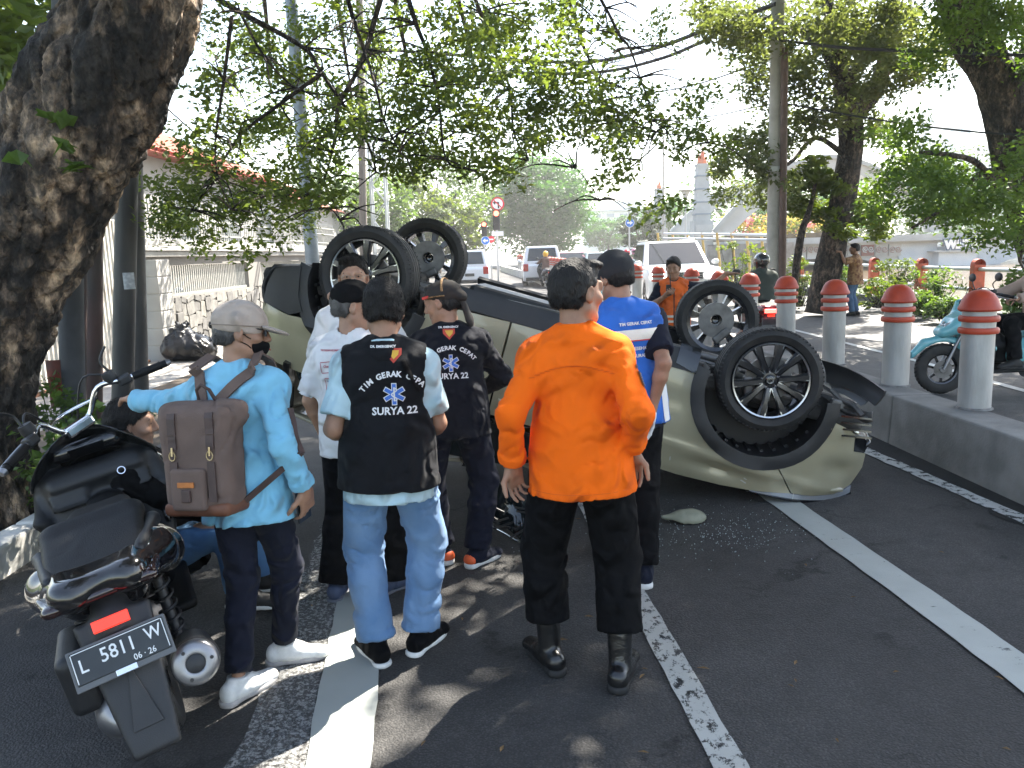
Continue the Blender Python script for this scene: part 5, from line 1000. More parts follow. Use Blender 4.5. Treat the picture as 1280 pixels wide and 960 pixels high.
        QQ = np.concatenate([b0+np.array([[0, 1, 2, 3]]), b0+np.array([[3, 2, 4, 4]])]); mesh_np('hair_strands', VV, np.concatenate([b0+np.array([[0, 1, 2]]), b0+np.array([[0, 2, 3]]), b0+np.array([[3, 2, 4]])]), m or HAIR, o, kind='stuff'); return o
    def eyes(s):
        for q in (1, -1):
            b = MB(); b.lathe([(0, .0), (.0052, -.0012), (.0058, -.004)], 10, Matrix.Translation(s.H(.033*q, .0925, .0105)) @ s.HR.to_4x4() @ Matrix.Rotation(rad(0), 4, 'X'), axis='y'); b.build('eye', M_IRIS, s.root, smooth=60)
            b = MB(); b.tube([s.H(.033*q+x, .090-abs(x)*abs(x)*14, .030+.004-abs(x-.004*q)*.25) for x in (-.02, -.008, .006, .02)], [.002, .0036, .0036, .0018], 6); b.build('eyebrow', HAIR, s.root, smooth=60)
    def shirt(s, name, m, f=.016, hem=-.10, sleeves=(2.0, 2.0), fold=.006, seed=3, flare=.0, collar=.0, cuff=0.0, arms=(True, True), k=.05, lam=.10, h=.0092):
        lo, hi = s.bounds(s.sh+s.elb+s.wri+[s.T(0, 0, hem)], .16); lo2, hi2 = s.bounds([s.T(0, 0, hem), s.T(0, 0, .56), s.T(.22, .2, .2), s.T(-.22, -.2, .2)], .08); lo, hi = np.minimum(lo, lo2), np.maximum(hi, hi2)
        B = Blob(lo, hi, h*s.q); s.torso(B, f, k, hem, flare)
        for i in (0, 1):
            if not arms[i]: continue
            if sleeves[i] <= 1: s.sleeve_short(B, i, f, sleeves[i])
            else:
                s.arm(B, i, f, sleeves[i])
                if cuff: e, w = s.elb[i], s.wri[i]; c = e+(w-e)*(sleeves[i]-1); u = (w-e).normalized(); B.cone(c-u*cuff, c, .036+f, .034+f, .006, cut0=0, cut1=0)
        B.warp(folds(seed, fold, lam)); 
        if collar: B.cone(s.T(0, -.026, .478), s.T(0, -.018, .49+collar), .080, .071, .014, cut1=0)
        else: B.cone(s.T(0, .03, .56), s.T(0, -.015, .53), .06, .056, .01, op='s')
        o = B.build(name, m, s.root); return o
    def vest(s, name, m, f=.028, hem=-.08, fold=.005, seed=5, flare=.01, hole=.092, h=.0095, lam=.12):
        lo, hi = s.bounds([s.T(0, 0, hem), s.T(0, 0, .56), s.T(.24, .22, .2), s.T(-.24, -.22, .2)], .06); B = Blob(lo, hi, h*s.q); s.torso(B, f, .05, hem, flare)
        B.warp(folds(seed, fold, lam))
        for i in (0, 1): q = -1 if i == 0 else 1; B.cone(s.sh[i]+s.R @ Vector((.030*q, 0, -.015)), s.sh[i]+s.R @ Vector((.045*q, .0, -.13)), hole, hole*.78, .015, op='s'); B.plane_cut(s.T(.200*q, 0, .4), s.R @ Vector((q, 0, .12)), .02)
        B.cone(s.T(0, .06, .60), s.T(0, .01, .53), .066, .052, .012, op='s'); return B.build(name, m, s.root)
    def trousers(s, name, m, f=.016, end=.95, fold=.006, seed=7, bag=.0, r=(.088, .066, .060, .052), lam=.08, h=.0108):
        lo, hi = s.bounds(s.hip+s.knee+s.ank+[s.pel], .17); B = Blob(lo, hi, h*s.q); a = s.fat; B.ell(s.pel+Vector((0, -.005, .03)), (.158*a+f, .118*a+f, .125), None, .04); B.ell(s.pel+Vector((0, -.045, -.03)), (.135+f, .085+f, .11), None, .05)
        for i in (0, 1):
            s.leg(B, i, f, .028, end, r, bag); e = s.knee[i]+(s.ank[i]-s.knee[i])*end; u = (s.knee[i]-s.ank[i]).normalized(); B.cone(e+u*.10, e, r[3]+f+bag, r[3]+f+bag+.004, .02, cut1=0)
        B.plane_cut(s.pel+Vector((0, 0, getattr(s, 'waist', .06))), (0, 0, 1)); B.warp(folds(seed, fold, lam, (.4, .4, 1.5))); return B.build(name, m, s.root)
    def shoes(s, mu, ms, name='shoe', high=0.0, sole=.026, accent=None, size=1.0):
        out = []
        for i in (0, 1):
            p, fa = s.foot[i]; Rm = rz(fa); Fd = lambda x, y, z: p+Rm @ Vector((x*size, y*size, z)); lo, hi = s.bounds([Fd(-.08, -.10, -.01), Fd(.08, .23, .12+high), Fd(.08, -.10, 0), Fd(-.08, .23, .1)], .03); B = Blob(lo, hi, .0065*s.q)
            ax = Vector((0, 0, 1)); B.cone(Fd(0, -.04, .055), Fd(0, .05, .058), .041, .043, .03); B.cone(Fd(0, .04, .05), Fd(.004 if i else -.004, .165, .030), .046, .040, .03, flat=(ax, .78)); B.ell(Fd(0, -.055, .05), (.037, .030, .045), np.array(Rm), .02)
            top = s.ank[i]+(s.knee[i]-s.ank[i]).normalized()*(high+.02); B.cone(s.ank[i]+Vector((0, 0, -.03)), top, .045, .048+.006*(high > 0), .025, cut1=0)
            B.plane_cut(Fd(0, 0, sole*.55), (0, 0, -1)); B.warp(folds(i+3, .0022, .035)); o = B.build(name, mu, s.root); S = Blob(lo, hi, .008*s.q)
            S.box(Fd(0, .0, sole/2), (.037, .075, sole/2), .009, np.array(Rm), .004); S.ell(Fd(0, .105, sole/2), (.047, .095, sole*2), np.array(Rm), .02); S.ell(Fd(0, -.055, sole/2), (.039, .04, sole*2), np.array(Rm), .02); S.plane_cut(Fd(0, 0, sole), (0, 0, 1)); S.plane_cut(Fd(0, 0, .001), (0, 0, -1)); S.build('sole', ms, o)
            if accent: C = Blob(lo, hi, .006*s.q); C.ell(Fd(0, -.062, .05), (.043, .034, .040), np.array(Rm), .01); C.plane_cut(Fd(0, 0, sole), (0, 0, -1)); C.build('heel_panel', accent, o)
            out.append(o)
        return out
    def back(s, x, z, y=-.35): return s.T(x, y, z)
    def lay(s, name, g, m, bv, x, z, par, off=.003, tilt=0.0, side='back', maxlen=.02):
        """print laid on the back: x to the person's right, z up, in torso metres"""
        if side == 'back': U = s.R @ Vector((1, 0, 0)); V = s.R @ Vector((0, 0, 1)); O = s.T(x, -.30, z)
        else: U = s.R @ Vector((-1, 0, 0)); V = s.R @ Vector((0, 0, 1)); O = s.T(x, .30, z)
        if tilt: c, q = math.cos(tilt), math.sin(tilt); U, V = U*c+V*q, V*c-U*q
        return decal(name, g, m, par, bv, O, U, V, off, maxlen)
def ground_feet(px): return [G(*p) for p in px]
def stand(px_l, px_r, yaw, height, fa, **kw):
    """px_l/px_r: where the two feet touch the road in the photograph"""
    a, b = G(*px_l), G(*px_r); c = (a+b)/2; s_ = height/1.715; I = (Matrix.Translation(c) @ Matrix.Rotation(rad(yaw), 4, 'Z') @ Matrix.Scale(s_, 4)).inverted(); la, lb = I @ a, I @ b
    ar = kw.pop('arms', None)
    if ar:
        for q in ar:
            if q and 'px' in q: q['wl'] = I @ P(*q['px'])
    return Man(c, yaw, height, [(la.x, la.y, fa[0]), (lb.x, lb.y, fa[1])], arms=ar, **kw)
LETTER = lambda t, sz, b=.0: text_mesh(t, sz, b)
def team_print(mn, vest, bv, par, mid, z0=.36, sc=1.0):
    a = arc_text('TIM GERAK CEPAT', .155*sc, 1.75, .030*sc, .0012); mn.lay('lettering', a, C_THREAD, bv, mid, z0+.055*sc, par, .004)
    mn.lay('star_emblem_border', star_of_life(.040*sc, .006*sc), C_THREAD, bv, mid, z0-.022*sc, par, .003); mn.lay('star_emblem', star_of_life(.040*sc), C_STARB, bv, mid, z0-.022*sc, par, .005)
    mn.lay('star_staff', merge2(rect2(0, 0, .006*sc, .055*sc)), C_THREAD, bv, mid, z0-.022*sc, par, .0065)
    sn = [(.010*sc*math.sin(t), .026*sc-.052*sc*t/9) for t in np.linspace(0, 9, 14)]; g = ([], [])
    for (x0, y0), (x1, y1) in zip(sn[:-1], sn[1:]): g = merge2(g, rect2((x0+x1)/2, (y0+y1)/2, .005*sc, math.dist((x0, y0), (x1, y1))*1.15, math.atan2(x0-x1, y1-y0)+math.pi))
    mn.lay('star_snake', g, C_THREAD, bv, mid, z0-.022*sc, par, .008); mn.lay('lettering', LETTER('SURYA 22', .040*sc, .0012), C_THREAD, bv, mid, z0-.088*sc, par, .004)
    mn.lay('badge', poly2([(-.030*sc, .022*sc), (.030*sc, .022*sc), (.030*sc, -.002*sc), (0, -.034*sc), (-.030*sc, -.002*sc)]), mat('badge_red', (.45, .05, .03), .7), bv, mid, z0+.130*sc, par, .004); mn.lay('badge_mark', poly2([(-.020*sc, .014*sc), (.020*sc, .014*sc), (.018*sc, -.002*sc), (0, -.020*sc), (-.012*sc, -.004*sc)]), mat('badge_gold', (.60, .36, .04), .6), bv, mid, z0+.130*sc, par, .0065)
# ---- man in the orange uniform
m = stand((688, 835), (776, 855), -14, 1.70, (38, -6), shw=.144, spine=(-.035, .03, 1), head=(-40, -2, 0), fat=1.05,
          arms=[dict(px=(641, 580, 2.98), e=(-.2, -1, .1), f=(.05, .22, -1), n=(.75, -.7, .1), curl=.55), dict(px=(788, 562, 2.95), e=(.45, -1, .1), f=(.1, .4, -.9), n=(-.3, -.8, -.3), curl=.45)])
r = m.body('man in bright orange uniform shirt and black boots seen from behind', skin=SKIN); m.hair(seed=4, thick=.0105)
sh = m.shirt('orange_shirt', C_ORANGE, .019, -.115, (1.93, 1.86), 0.0114, 13, .022, .05, .045, lam=.10); tr_ = m.trousers('cargo_trousers', C_BLACK, .022, .68, .013, 8, .004, (.090, .068, .060, .060)); m.shoes(LEATHER, RUB_B, 'boot', .17, .034, size=1.08)
bv = bvh_of(sh); yk = ([], [])
for i in range(16): x = -.16+i*.32/16; z = .018*math.sin(i/15*math.pi*1.0)-.02*((i-8)/8)**2; yk = merge2(yk, rect2(x+.01, z, .0202, .0035, .04*(8-i)/8))
for b_ in (0, .006): m.lay('yoke_seam', off2(yk, 0, b_), mat('seam_orange', (.70, .095, .004), .85), bv, 0, .375-b_, sh, .0012)
M_SEAM = mat('seam_orange', (.70, .095, .004), .85)
m.lay('hem_seam', rect2(0, 0, .40, .0025), M_SEAM, bv, 0, -.088, sh, .0012)
e_ = m.sh[1]; M_PATCH = mat('patch_dark', (.06, .02, .015), .8); U = m.R @ Vector((-.15, 1, 0)); Vv = (m.sh[1]-m.elb[1]).normalized()
decal('shoulder_patch', poly2([(.022*math.cos(a), .040*math.sin(a)) for a in np.linspace(0, 6.28, 18)[:-1]]), M_PATCH, sh, bv, m.sh[1]+(m.elb[1]-m.sh[1])*.30+m.R @ Vector((.12, -.05, 0)), (m.R @ Vector((.35, 1, 0))), Vv, .004)
decal('patch_ring', merge2(*[rect2(.013*math.cos(a), .026*math.sin(a), .006, .006, a) for a in np.linspace(0, 6.28, 14)[:-1]]), mat('patch_gold', (.5, .28, .03), .7), sh, bv, m.sh[1]+(m.elb[1]-m.sh[1])*.30+m.R @ Vector((.12, -.05, 0)), (m.R @ Vector((.35, 1, 0))), Vv, .006)
decal('patch_tab', merge2(*[rect2(.014*math.sin(a), .052+.010*math.cos(a), .010, .014, -a) for a in np.linspace(-1, 1, 7)]), M_PATCH, sh, bv, m.sh[1]+(m.elb[1]-m.sh[1])*.30+m.R @ Vector((.12, -.05, 0)), (m.R @ Vector((.35, 1, 0))), Vv, .004)
b = MB(); c0 = m.T(.07, -.02, .545); c1 = m.sh[1]+Vector((0, 0, .062)); b.bar(c0, c1, .035, .008); b.build('epaulette', C_ORANGE, sh, bevel=.003)
# ---- man in denim and black vest
m = stand((472, 826), (527, 812), 4, 1.64, (28, -32), spine=(.02, .06, 1), head=(4, -10, 0), fat=1.04,
          arms=[dict(px=(430, 545, 3.35), e=(-.25, -1, -.5), f=(.55, .75, .05), n=(.6, -.5, -.4), curl=.9), dict(px=(540, 540, 3.48), e=(.35, -1, -.4), f=(-.2, 1, .2), n=(-1, 0, 0), curl=.6)])
m.body('man in black rescue vest over pale blue polo and faded blue jeans', skin=SKIN, bare=(True, True)); m.hair(seed=9, thick=.016)
po = m.shirt('polo_shirt', C_PALE, .014, -.16, (.80, .80), 0.0088, 17, .012, .04); ve = m.vest('vest', C_VEST, .030, -.105, 0.0083, 23, .022); je = m.trousers('jeans', C_JEAN, .018, .94, .0125, 29, .004, (.088, .067, .061, .057), lam=.075); m.shoes(C_BLACK, RUB_W, 'shoe', 0, .026)
bv = bvh_of(ve); team_print(m, ve, bv, ve, .045, .335, 1.08)
lo, hi = m.bounds([m.T(-.1, -.1, .45), m.T(.1, .1, .56)], .05); B = Blob(lo, hi, .006); B.cone(m.T(0, -.030, .455), m.T(0, -.020, .522), .094, .076, .01, cut0=-.02, cut1=0); cl = B.build('vest_collar', C_VEST, ve); m.lay('lettering', LETTER('DR. EMERGENCY', .014, .0006), C_THREAD, bvh_of(cl), 0, .508, cl, .002)
bp = bvh_of(ve)
b = MB(); q = [bp.ray_cast(m.T(x, -.4, z), m.R @ Vector((0, 1, 0)))[0] for x, z in ((.085, .45), (.115, .39), (.145, .33), (.165, .27))]; b.tube([v+m.R @ Vector((0, -.008, 0)) for v in q if v], .016, 6, flat=.3); b.build('shoulder_strap', C_BLACK, ve, smooth=50); b = MB(); b.box(q[3]+m.R @ Vector((.0, -.012, -.01)), (.05, .014, .09), m.R @ Matrix.Rotation(rad(-32), 3, 'Y')); b.build('buckle', RUB_B, ve, bevel=.004)
bj = bvh_of(je); M_ST = mat('stitch', (.10, .16, .25), .9)
for x in (-.085, .085):
    pk = [(-.062, .07), (.062, .07), (.058, -.045), (0, -.07), (-.058, -.045)]
    g = merge2(*[rect2((a[0]+c[0])/2, (a[1]+c[1])/2, .0045, math.dist(a, c), math.atan2(a[0]-c[0], c[1]-a[1])+math.pi) for a, c in zip(pk, pk[1:]+pk[:1])]); m.lay('pocket_seam', g, M_ST, bj, x, -.045, je, .002)
    m.lay('pocket', off2(poly2(pk), 0, 0, .97), C_JEAN, bj, x, -.045, je, .0015)
# ---- man in sky blue shirt with backpack
m = stand((300, 874), (358, 828), -14, 1.575, (-20, -62), spine=(-.05, .10, 1), head=(-62, -6, 0), fat=1.02,
          arms=[dict(px=(163, 500, 3.36), e=(-.2, -.2, -1), f=(-.6, 1, -.05), n=(-.1, -.2, -1), curl=.75), dict(px=(382, 612, 2.98), e=(.3, -1, .1), f=(-.10, .25, -1), n=(-.7, .2, .0), curl=.5)])
m.body('man in sky blue long sleeved shirt and tan cap leaning on the scooter', skin=SKIN); m.hair(HAIR_G, seed=14, thick=.007, front=False)
bs_ = m.shirt('blue_shirt', C_SKY, .018, -.15, (1.93, 1.90), 0.0114, 37, .016, .035, .04); m.trousers('trousers', C_NAVY, .010, .90, .010, 39, .0, (.080, .060, .050, .043)); m.shoes(RUB_W, mat('sole_grey', (.36, .34, .33), .7, var=.15, vscale=30), 'shoe', 0, .03)
B = Blob(np.array(m.hc)-.2, np.array(m.hc)+.25, .006); R = m.HRn; H = m.H; B.ell(H(0, -.012, .045), (.095, .118, .098), R, .02); B.plane_cut(H(0, -.12, .005), m.HR @ Vector((0, -.06, -1)), .008); B.warp(folds(3, .003, .05)); cp = B.build('cap', C_TAN, m.root)
B = Blob(np.array(m.hc)-.25, np.array(m.hc)+.28, .006); B.ell(H(0, .115, .022), (.082, .085, .012), np.array(m.HR @ Matrix.Rotation(rad(-14), 3, 'X')), .01); B.plane_cut(H(0, .085, 0), m.HR @ Vector((0, -1, 0)), .004); B.build('bill', C_TAN, cp)
b = MB(); k_ = 28; b.tube([H(.0965*math.sin(a), -.012-.1195*math.cos(a), .030) for a in np.linspace(0, 6.28, k_)], .0024, 5); b.build('band_seam', mat('tan_seam', (.26, .21, .175), .9), cp, smooth=60)
B = Blob(np.array(m.hc)-.2, np.array(m.hc)+.2, .005); B.ell(H(0, -.118, .028), (.034, .02, .020), R, .005); B.plane_cut(H(0, 0, .012), m.HR @ Vector((0, 0, -1)), .004); B.build('cap_opening', HAIR, cp)
B = Blob(np.array(m.hc)-.2, np.array(m.hc)+.2, .005); B.ell(H(0, .050, -.052), (.060, .066, .056), R, .02); B.plane_cut(H(0, .03, 0), m.HR @ Vector((0, -1, -.25)), .004); B.plane_cut(H(0, 0, -.008), m.HR @ Vector((0, .25, 1)), .006); mk = B.build('face_mask', C_BLACK, m.root)
b = MB(); b.tube([H(.075, -.012, .012), H(.070, .03, -.018), H(.058, .055, -.03)], .0022, 5); b.tube([H(.078, -.016, -.03), H(.068, .03, -.05), H(.055, .045, -.065)], .0022, 5); b.build('ear_loops', C_BLACK, mk, smooth=60)
b = MB(); b.tube([H(.080, -.005, .022), H(.074, .05, .022), H(.055, .088, .018)], .003, 5); b.box(H(.038, .100, .008), (.05, .008, .036), m.HR); b.box(H(-.038, .100, .008), (.05, .008, .036), m.HR); b.build('sunglasses', RUB_B, m.root, smooth=40)
# phone in his right hand
fd, n, c, th = m.hnd[1]; w = m.M @ (m.wri[1]+fd*.085+n*.024); Rw = (m.M.to_3x3().normalized() @ Matrix((n.cross(fd), fd, n)).transposed()); b = MB(); b.box((0, 0, 0), (.07, .14, .009)); ph = b.build('phone', mat('phone_glass', (.02, .022, .025), .1, spec=.6), None, bevel=.004); ph.matrix_world = Matrix.Translation(w) @ Rw.to_4x4(); tag(ph, 'dark phone held in the right hand of the man in sky blue shirt', 'phone')
# backpack
T = m.T; bk = thing('backpack', 'brown canvas roll top backpack worn by the man in sky blue shirt', 'backpack'); bk.matrix_world = m.M
M_CAN = mat('canvas_brown', (.125, .085, .07), .9, var=.14, vscale=9, bump=.35, bscale=300); M_LB = mat('leather_strap', (.055, .032, .028), .6, var=.2, vscale=25); M_TANL = mat('leather_rust', (.12, .045, .022), .6, var=.25, vscale=12); M_BRS = mat('brass', (.42, .33, .20), .35, metal=1)
lo, hi = m.bounds([T(-.25, -.36, -.12), T(.25, -.02, .55), T(.25, -.36, .1), T(-.25, -.1, .3)], .06); B = Blob(lo, hi, .0085); Rn = m.Rn
bo = T(-.045, -.215, .155); B.box(bo, (.150, .078, .215), .05, Rn, .02, taper=(2, 0, 1.08)); B.box(T(-.045, -.195, .335), (.20, .045, .045), .038, Rn, .05); B.warp(folds(51, .013, .11, (1, 1, 1))); bag_ = B.build('bag_body', M_CAN, bk)
B = Blob(lo, hi, .008); B.box(T(-.045, -.215, -.045), (.150, .082, .028), .02, Rn, .01); B.warp(folds(55, .003, .09)); B.build('leather_base', M_TANL, bk)
B = Blob(lo, hi, .007); B.box(T(-.06, -.300, .04), (.078, .020, .085), .016, Rn, .01); B.warp(folds(57, .002, .06)); po_ = B.build('front_pocket', M_CAN, bk)
b = MB(); b.box(T(-.06, -.324, .062), (.075, .006, .022), m.R); b.build('leather_label', mat('leather_orange', (.42, .14, .03), .6, var=.15, vscale=40), po_, bevel=.002)
b = MB(); b.box(T(-.06, -.325, .018), (.040, .012, .05), m.R); b.build('buckle', M_LB, po_, bevel=.004)
bv = bvh_of(bag_)
for x in (-.125, .045):
    for (z0_, z1_, w_) in ((.345, .26, .036), (.255, .20, .034), (.15, -.06, .034)):
        q = [bv.ray_cast(T(x, -.5, z), m.R @ Vector((0, 1, 0)))[0] for z in np.linspace(z0_, z1_, 5)]; q = [v+m.R @ Vector((0, -.006, 0)) for v in q if v]
        if len(q) > 2: b = MB(); [b.bar(q[i], q[i+1]+(q[i+1]-q[i])*.05, w_, .005, up=m.R @ Vector((0, -1, 0))) for i in range(len(q)-1)]; b.build('compression_strap', M_LB, bk)
    b = MB(); c = bv.ray_cast(T(x, -.5, .175), m.R @ Vector((0, 1, 0)))[0]
    if c: b.tube([c+m.R @ Vector((.014*math.cos(a), -.012, .018*math.sin(a))) for a in np.linspace(0, 6.28, 12)], .0028, 6); b.tube([c+m.R @ Vector((0, -.013, .035)), c+m.R @ Vector((0, -.015, .0))], .004, 6); b.build('brass_ring', M_BRS, bk, smooth=60)
bs_v = bvh_of(bs_)
for q in (-1, 1):
    pts = [T(-.045+.035*q, -.15, .375)]
    for z in (.40, .43, .46, .49, .515): x = -.045+.03*q+(.112*q+.045)*(z-.375)/.14; h_ = bs_v.ray_cast(T(x, -.5, z), m.R @ Vector((0, 1, 0)))[0]; pts.append((h_ if h_ else T(x, -.10, z))+m.R @ Vector((0, -.010, .002)))
    x = .115*q; pts += [T(x, -.02, .565), T(x, .06, .535), T(x, .125, .44)]; b = MB(); [b.bar(pts[i], pts[i+1]+(pts[i+1]-pts[i])*.06, .045, .010, up=m.R @ Vector((0, -1, .3))) for i in range(len(pts)-1)]; b.build('shoulder_strap', M_CAN, bk)
b = MB(); b.tube([T(-.085, -.16, .375), T(-.075, -.19, .43), T(-.045, -.20, .452), T(-.015, -.19, .43), T(-.005, -.16, .375)], .008, 6, flat=.5); b.build('grab_handle', M_LB, bk, smooth=60)
b = MB(); pts = [T(.150, .02, .36)]
for z in (.33, .27, .21, .15): h_ = bs_v.ray_cast(T(.45, -.03-.05*(.33-z)/.18, z), m.R @ Vector((-1, 0, 0)))[0]; pts.append((h_ or T(.17, -.05, z))+m.R @ Vector((.008, -.004, 0)))
pts.append(T(.105, -.17, -.03)); [b.bar(pts[i], pts[i+1]+(pts[i+1]-pts[i])*.05, .026, .008, up=m.R @ Vector((1, -.4, 0))) for i in range(1, len(pts)-1)]; b.build('side_strap', M_LB, bk)
# ---- man in white printed tee
m = stand((423, 746), (492, 738), -16, 1.62, (10, -30), spine=(0, .03, 1), head=(-62, -4, 0), arms=[dict(w=(-.25, .10, .86), e=(-.6, -1, 0), f=(.05, .3, -1), n=(.9, 0, 0)), dict(w=(.27, .20, .98), e=(.6, -1, 0), f=(0, .9, -.3), n=(-1, 0, 0))])
m.body('man in white printed tee shirt, black cap and black trousers', skin=SKIN2, bare=(True, True)); m.hair(HAIR_G, seed=24, thick=.010, front=False)
te = m.shirt('tee_shirt', C_WHITE, .022, -.12, (.86, .86), 0.0105, 47, .0100, 0); m.trousers('track_trousers', C_BLACK, .022, 1.0, .006, 49, .006, (.088, .07, .066, .066)); m.shoes(mat('sandal_blue', (.05, .07, .13), .7), mat('sandal_sole', (.12, .13, .16), .8), 'sandal', -.05, .02)
B = Blob(np.array(m.hc)-.2, np.array(m.hc)+.22, .006); H, R = m.H, m.HRn; B.ell(H(0, -.012, .042), (.092, .115, .098), R, .02); B.ell(H(0, .115, .020), (.075, .055, .016), R, .02); B.plane_cut(H(0, -.1, .012), m.HR @ Vector((0, .08, -1)), .008); B.warp(folds(8, .003, .05)); cp = B.build('cap', C_BLACK, m.root); B = Blob(np.array(m.hc)-.2, np.array(m.hc)+.2, .005); B.ell(H(-.02, -.116, .045), (.036, .022, .024), R, .005); B.build('cap_opening', SKIN2, cp)
bv = bvh_of(te); M_PR = mat('print_red', (.42, .10, .13), .8); M_PB = mat('print_blue', (.12, .17, .38), .8)
m.lay('print_line', LETTER('YAYASAN RUMAH SEHAT WARGA', .0135, .0006), M_PR, bv, -.01, .44, te, .003)
for (x, z, w_, h_, tl, txt) in ((-.065, .355, .085, .055, .10, 'Charity'), (.03, .36, .075, .085, .02, 'RUMAH'), (-.06, .255, .062, .085, .03, 'A'), (.03, .26, .075, .09, .0, '1000')):
    fr = merge2(rect2(0, h_/2, w_, .004), rect2(0, -h_/2, w_, .004), rect2(-w_/2, 0, .004, h_-.006), rect2(w_/2, 0, .004, h_-.006)); m.lay('print_frame', fr, M_PR, bv, x, z, te, .003, tl); m.lay('print_word', LETTER(txt, .018, .0006), M_PR, bv, x, z+.005, te, .003, tl)
    if h_ > .07: m.lay('print_block', merge2(rect2(0, -.024, w_*.8, .018), rect2(0, .028, w_*.5, .006)), M_PB if w_ < .07 else M_PR, bv, x, z, te, .003, tl)
# ---- man in the blangkon headcloth
m = stand((553, 702), (597, 706), 10, 1.60, (32, -52), spine=(.01, .10, 1), head=(62, -12, 0), fat=1.08, arms=[dict(w=(-.16, .30, .98), e=(-1, -.5, -.2), f=(.5, .8, 0), n=(.3, 0, -1)), dict(w=(.20, .28, 1.0), e=(1, -.6, -.2), f=(-.4, .9, 0), n=(-.3, 0, -1))])
m.body('man in black rescue shirt wearing a patterned Javanese headcloth', skin=SKIN); m.hair(seed=34, thick=.004)
sh = m.shirt('black_shirt', C_BLUEBLACK, .024, -.12, (1.8, 1.8), 0.0105, 57, .02, .04); m.trousers('trousers', C_NAVY, .018, .95, .011, 59, .004); m.shoes(C_NAVY, RUB_W, 'shoe', 0, .034, mat('shoe_orange', (.75, .12, .03), .6))
B = Blob(np.array(m.hc)-.2, np.array(m.hc)+.2, .0055); H, R = m.H, m.HRn; B.ell(H(0, -.022, .046), (.090, .112, .088), R, .02); B.ell(H(0, -.125, .010), (.045, .034, .036), R, .02); B.plane_cut(H(0, .09, .048), m.HR @ Vector((0, .30, -1)), .006); B.warp(folds(5, .0025, .06)); M_BLK2 = mat('headcloth', (.008, .0075, .008), .8, col2=(.022, .014, .010), vscale=50); bk2 = B.build('headcloth', M_BLK2, m.root)
M_BAT = mat('batik_band', (.10, .05, .02), .8, col2=(.42, .24, .10), vscale=85)
for sg, w_ in ((0, .020), (1, .014)):
    b = MB(); pts = []
    for a in np.linspace(-1.9, 1.9, 26):
        x, y = .0935*math.sin(a), -.022+.1155*math.cos(a); z = .052-.035*(.5-.5*math.cos(a))+.018*sg; 
        if sg: x, y, z = .090*math.cos(a*.8+1.57)*-1, -.022-.030*abs(a)*0+.02-.05, .052+.088*math.sin((a*.8+1.57))
        pts.append(H(x, y, z))
    b.tube(pts, w_*.45, 6, flat=.5); b.build('batik_band', M_BAT, bk2, smooth=60)
B = Blob(np.array(m.hc)-.28, np.array(m.hc)+.2, .0065); B.cone(H(.01, -.12, .0), H(.02, -.135, -.13), .030, .038, .02, flat=(m.HR @ Vector((0, 1, 0)), .5)); B.cone(H(.02, -.135, -.13), H(.035, -.13, -.21), .038, .01, .02, flat=(m.HR @ Vector((0, 1, 0)), .5)); B.warp(folds(15, .003, .05)); B.build('hanging_knot', M_BLK2, bk2)
b = MB(); b.box(H(-.078, .062, .048), (.012, .04, .016), m.HR); b.build('red_band_tip', mat('band_red', (.5, .04, .03), .7), bk2, bevel=.003); m.eyes()
bv = bvh_of(sh); team_print(m, sh, bv, sh, -.015, .335, 1.12); m.lay('lettering', LETTER('DR. EMERGENCY', .015, .0006), C_THREAD, bv, -.015, .515, sh, .004)
# ---- man with glasses facing the camera
c = P(432, 560, 4.75); m = Man((-.92, 4.75, 0), 180, 1.745, [(-.13, 0, 8), (.13, 0, -8)], head=(8, 2, 0), arms=[dict(w=(-.25, .16, .92), e=(-.5, -1, 0)), dict(w=(.22, .25, .95), e=(.5, -1, 0))])
m.body('man with glasses and greying hair facing the camera before the upturned wheel', skin=SKIN2, bare=(True, True)); m.hair(HAIR, seed=44, thick=.013); m.eyes(); m.shirt('white_shirt', C_WHITE, .018, -.12, (.8, .8), 0.0105, 67, .01, .04); m.trousers('trousers', C_BLACK, .016, .95); m.shoes(LEATHER, RUB_B)
b = MB(); H = m.H; M_GF = mat('spectacle_frame', (.25, .22, .18), .3, metal=.8)
for q in (1, -1): b.tube([H(.036*q+.024*math.cos(a), .104-.004*math.cos(a)*q, .004+.017*math.sin(a)) for a in np.linspace(0, 6.28, 16)], .0018, 5); b.tube([H(.060*q, .10, .008), H(.078*q, .05, .012), H(.083*q, -.01, .010)], .0018, 5)
b.tube([H(-.013, .108, .008), H(0, .112, .012), H(.013, .108, .008)], .0018, 5); b.build('spectacles', M_GF, m.root, smooth=60)
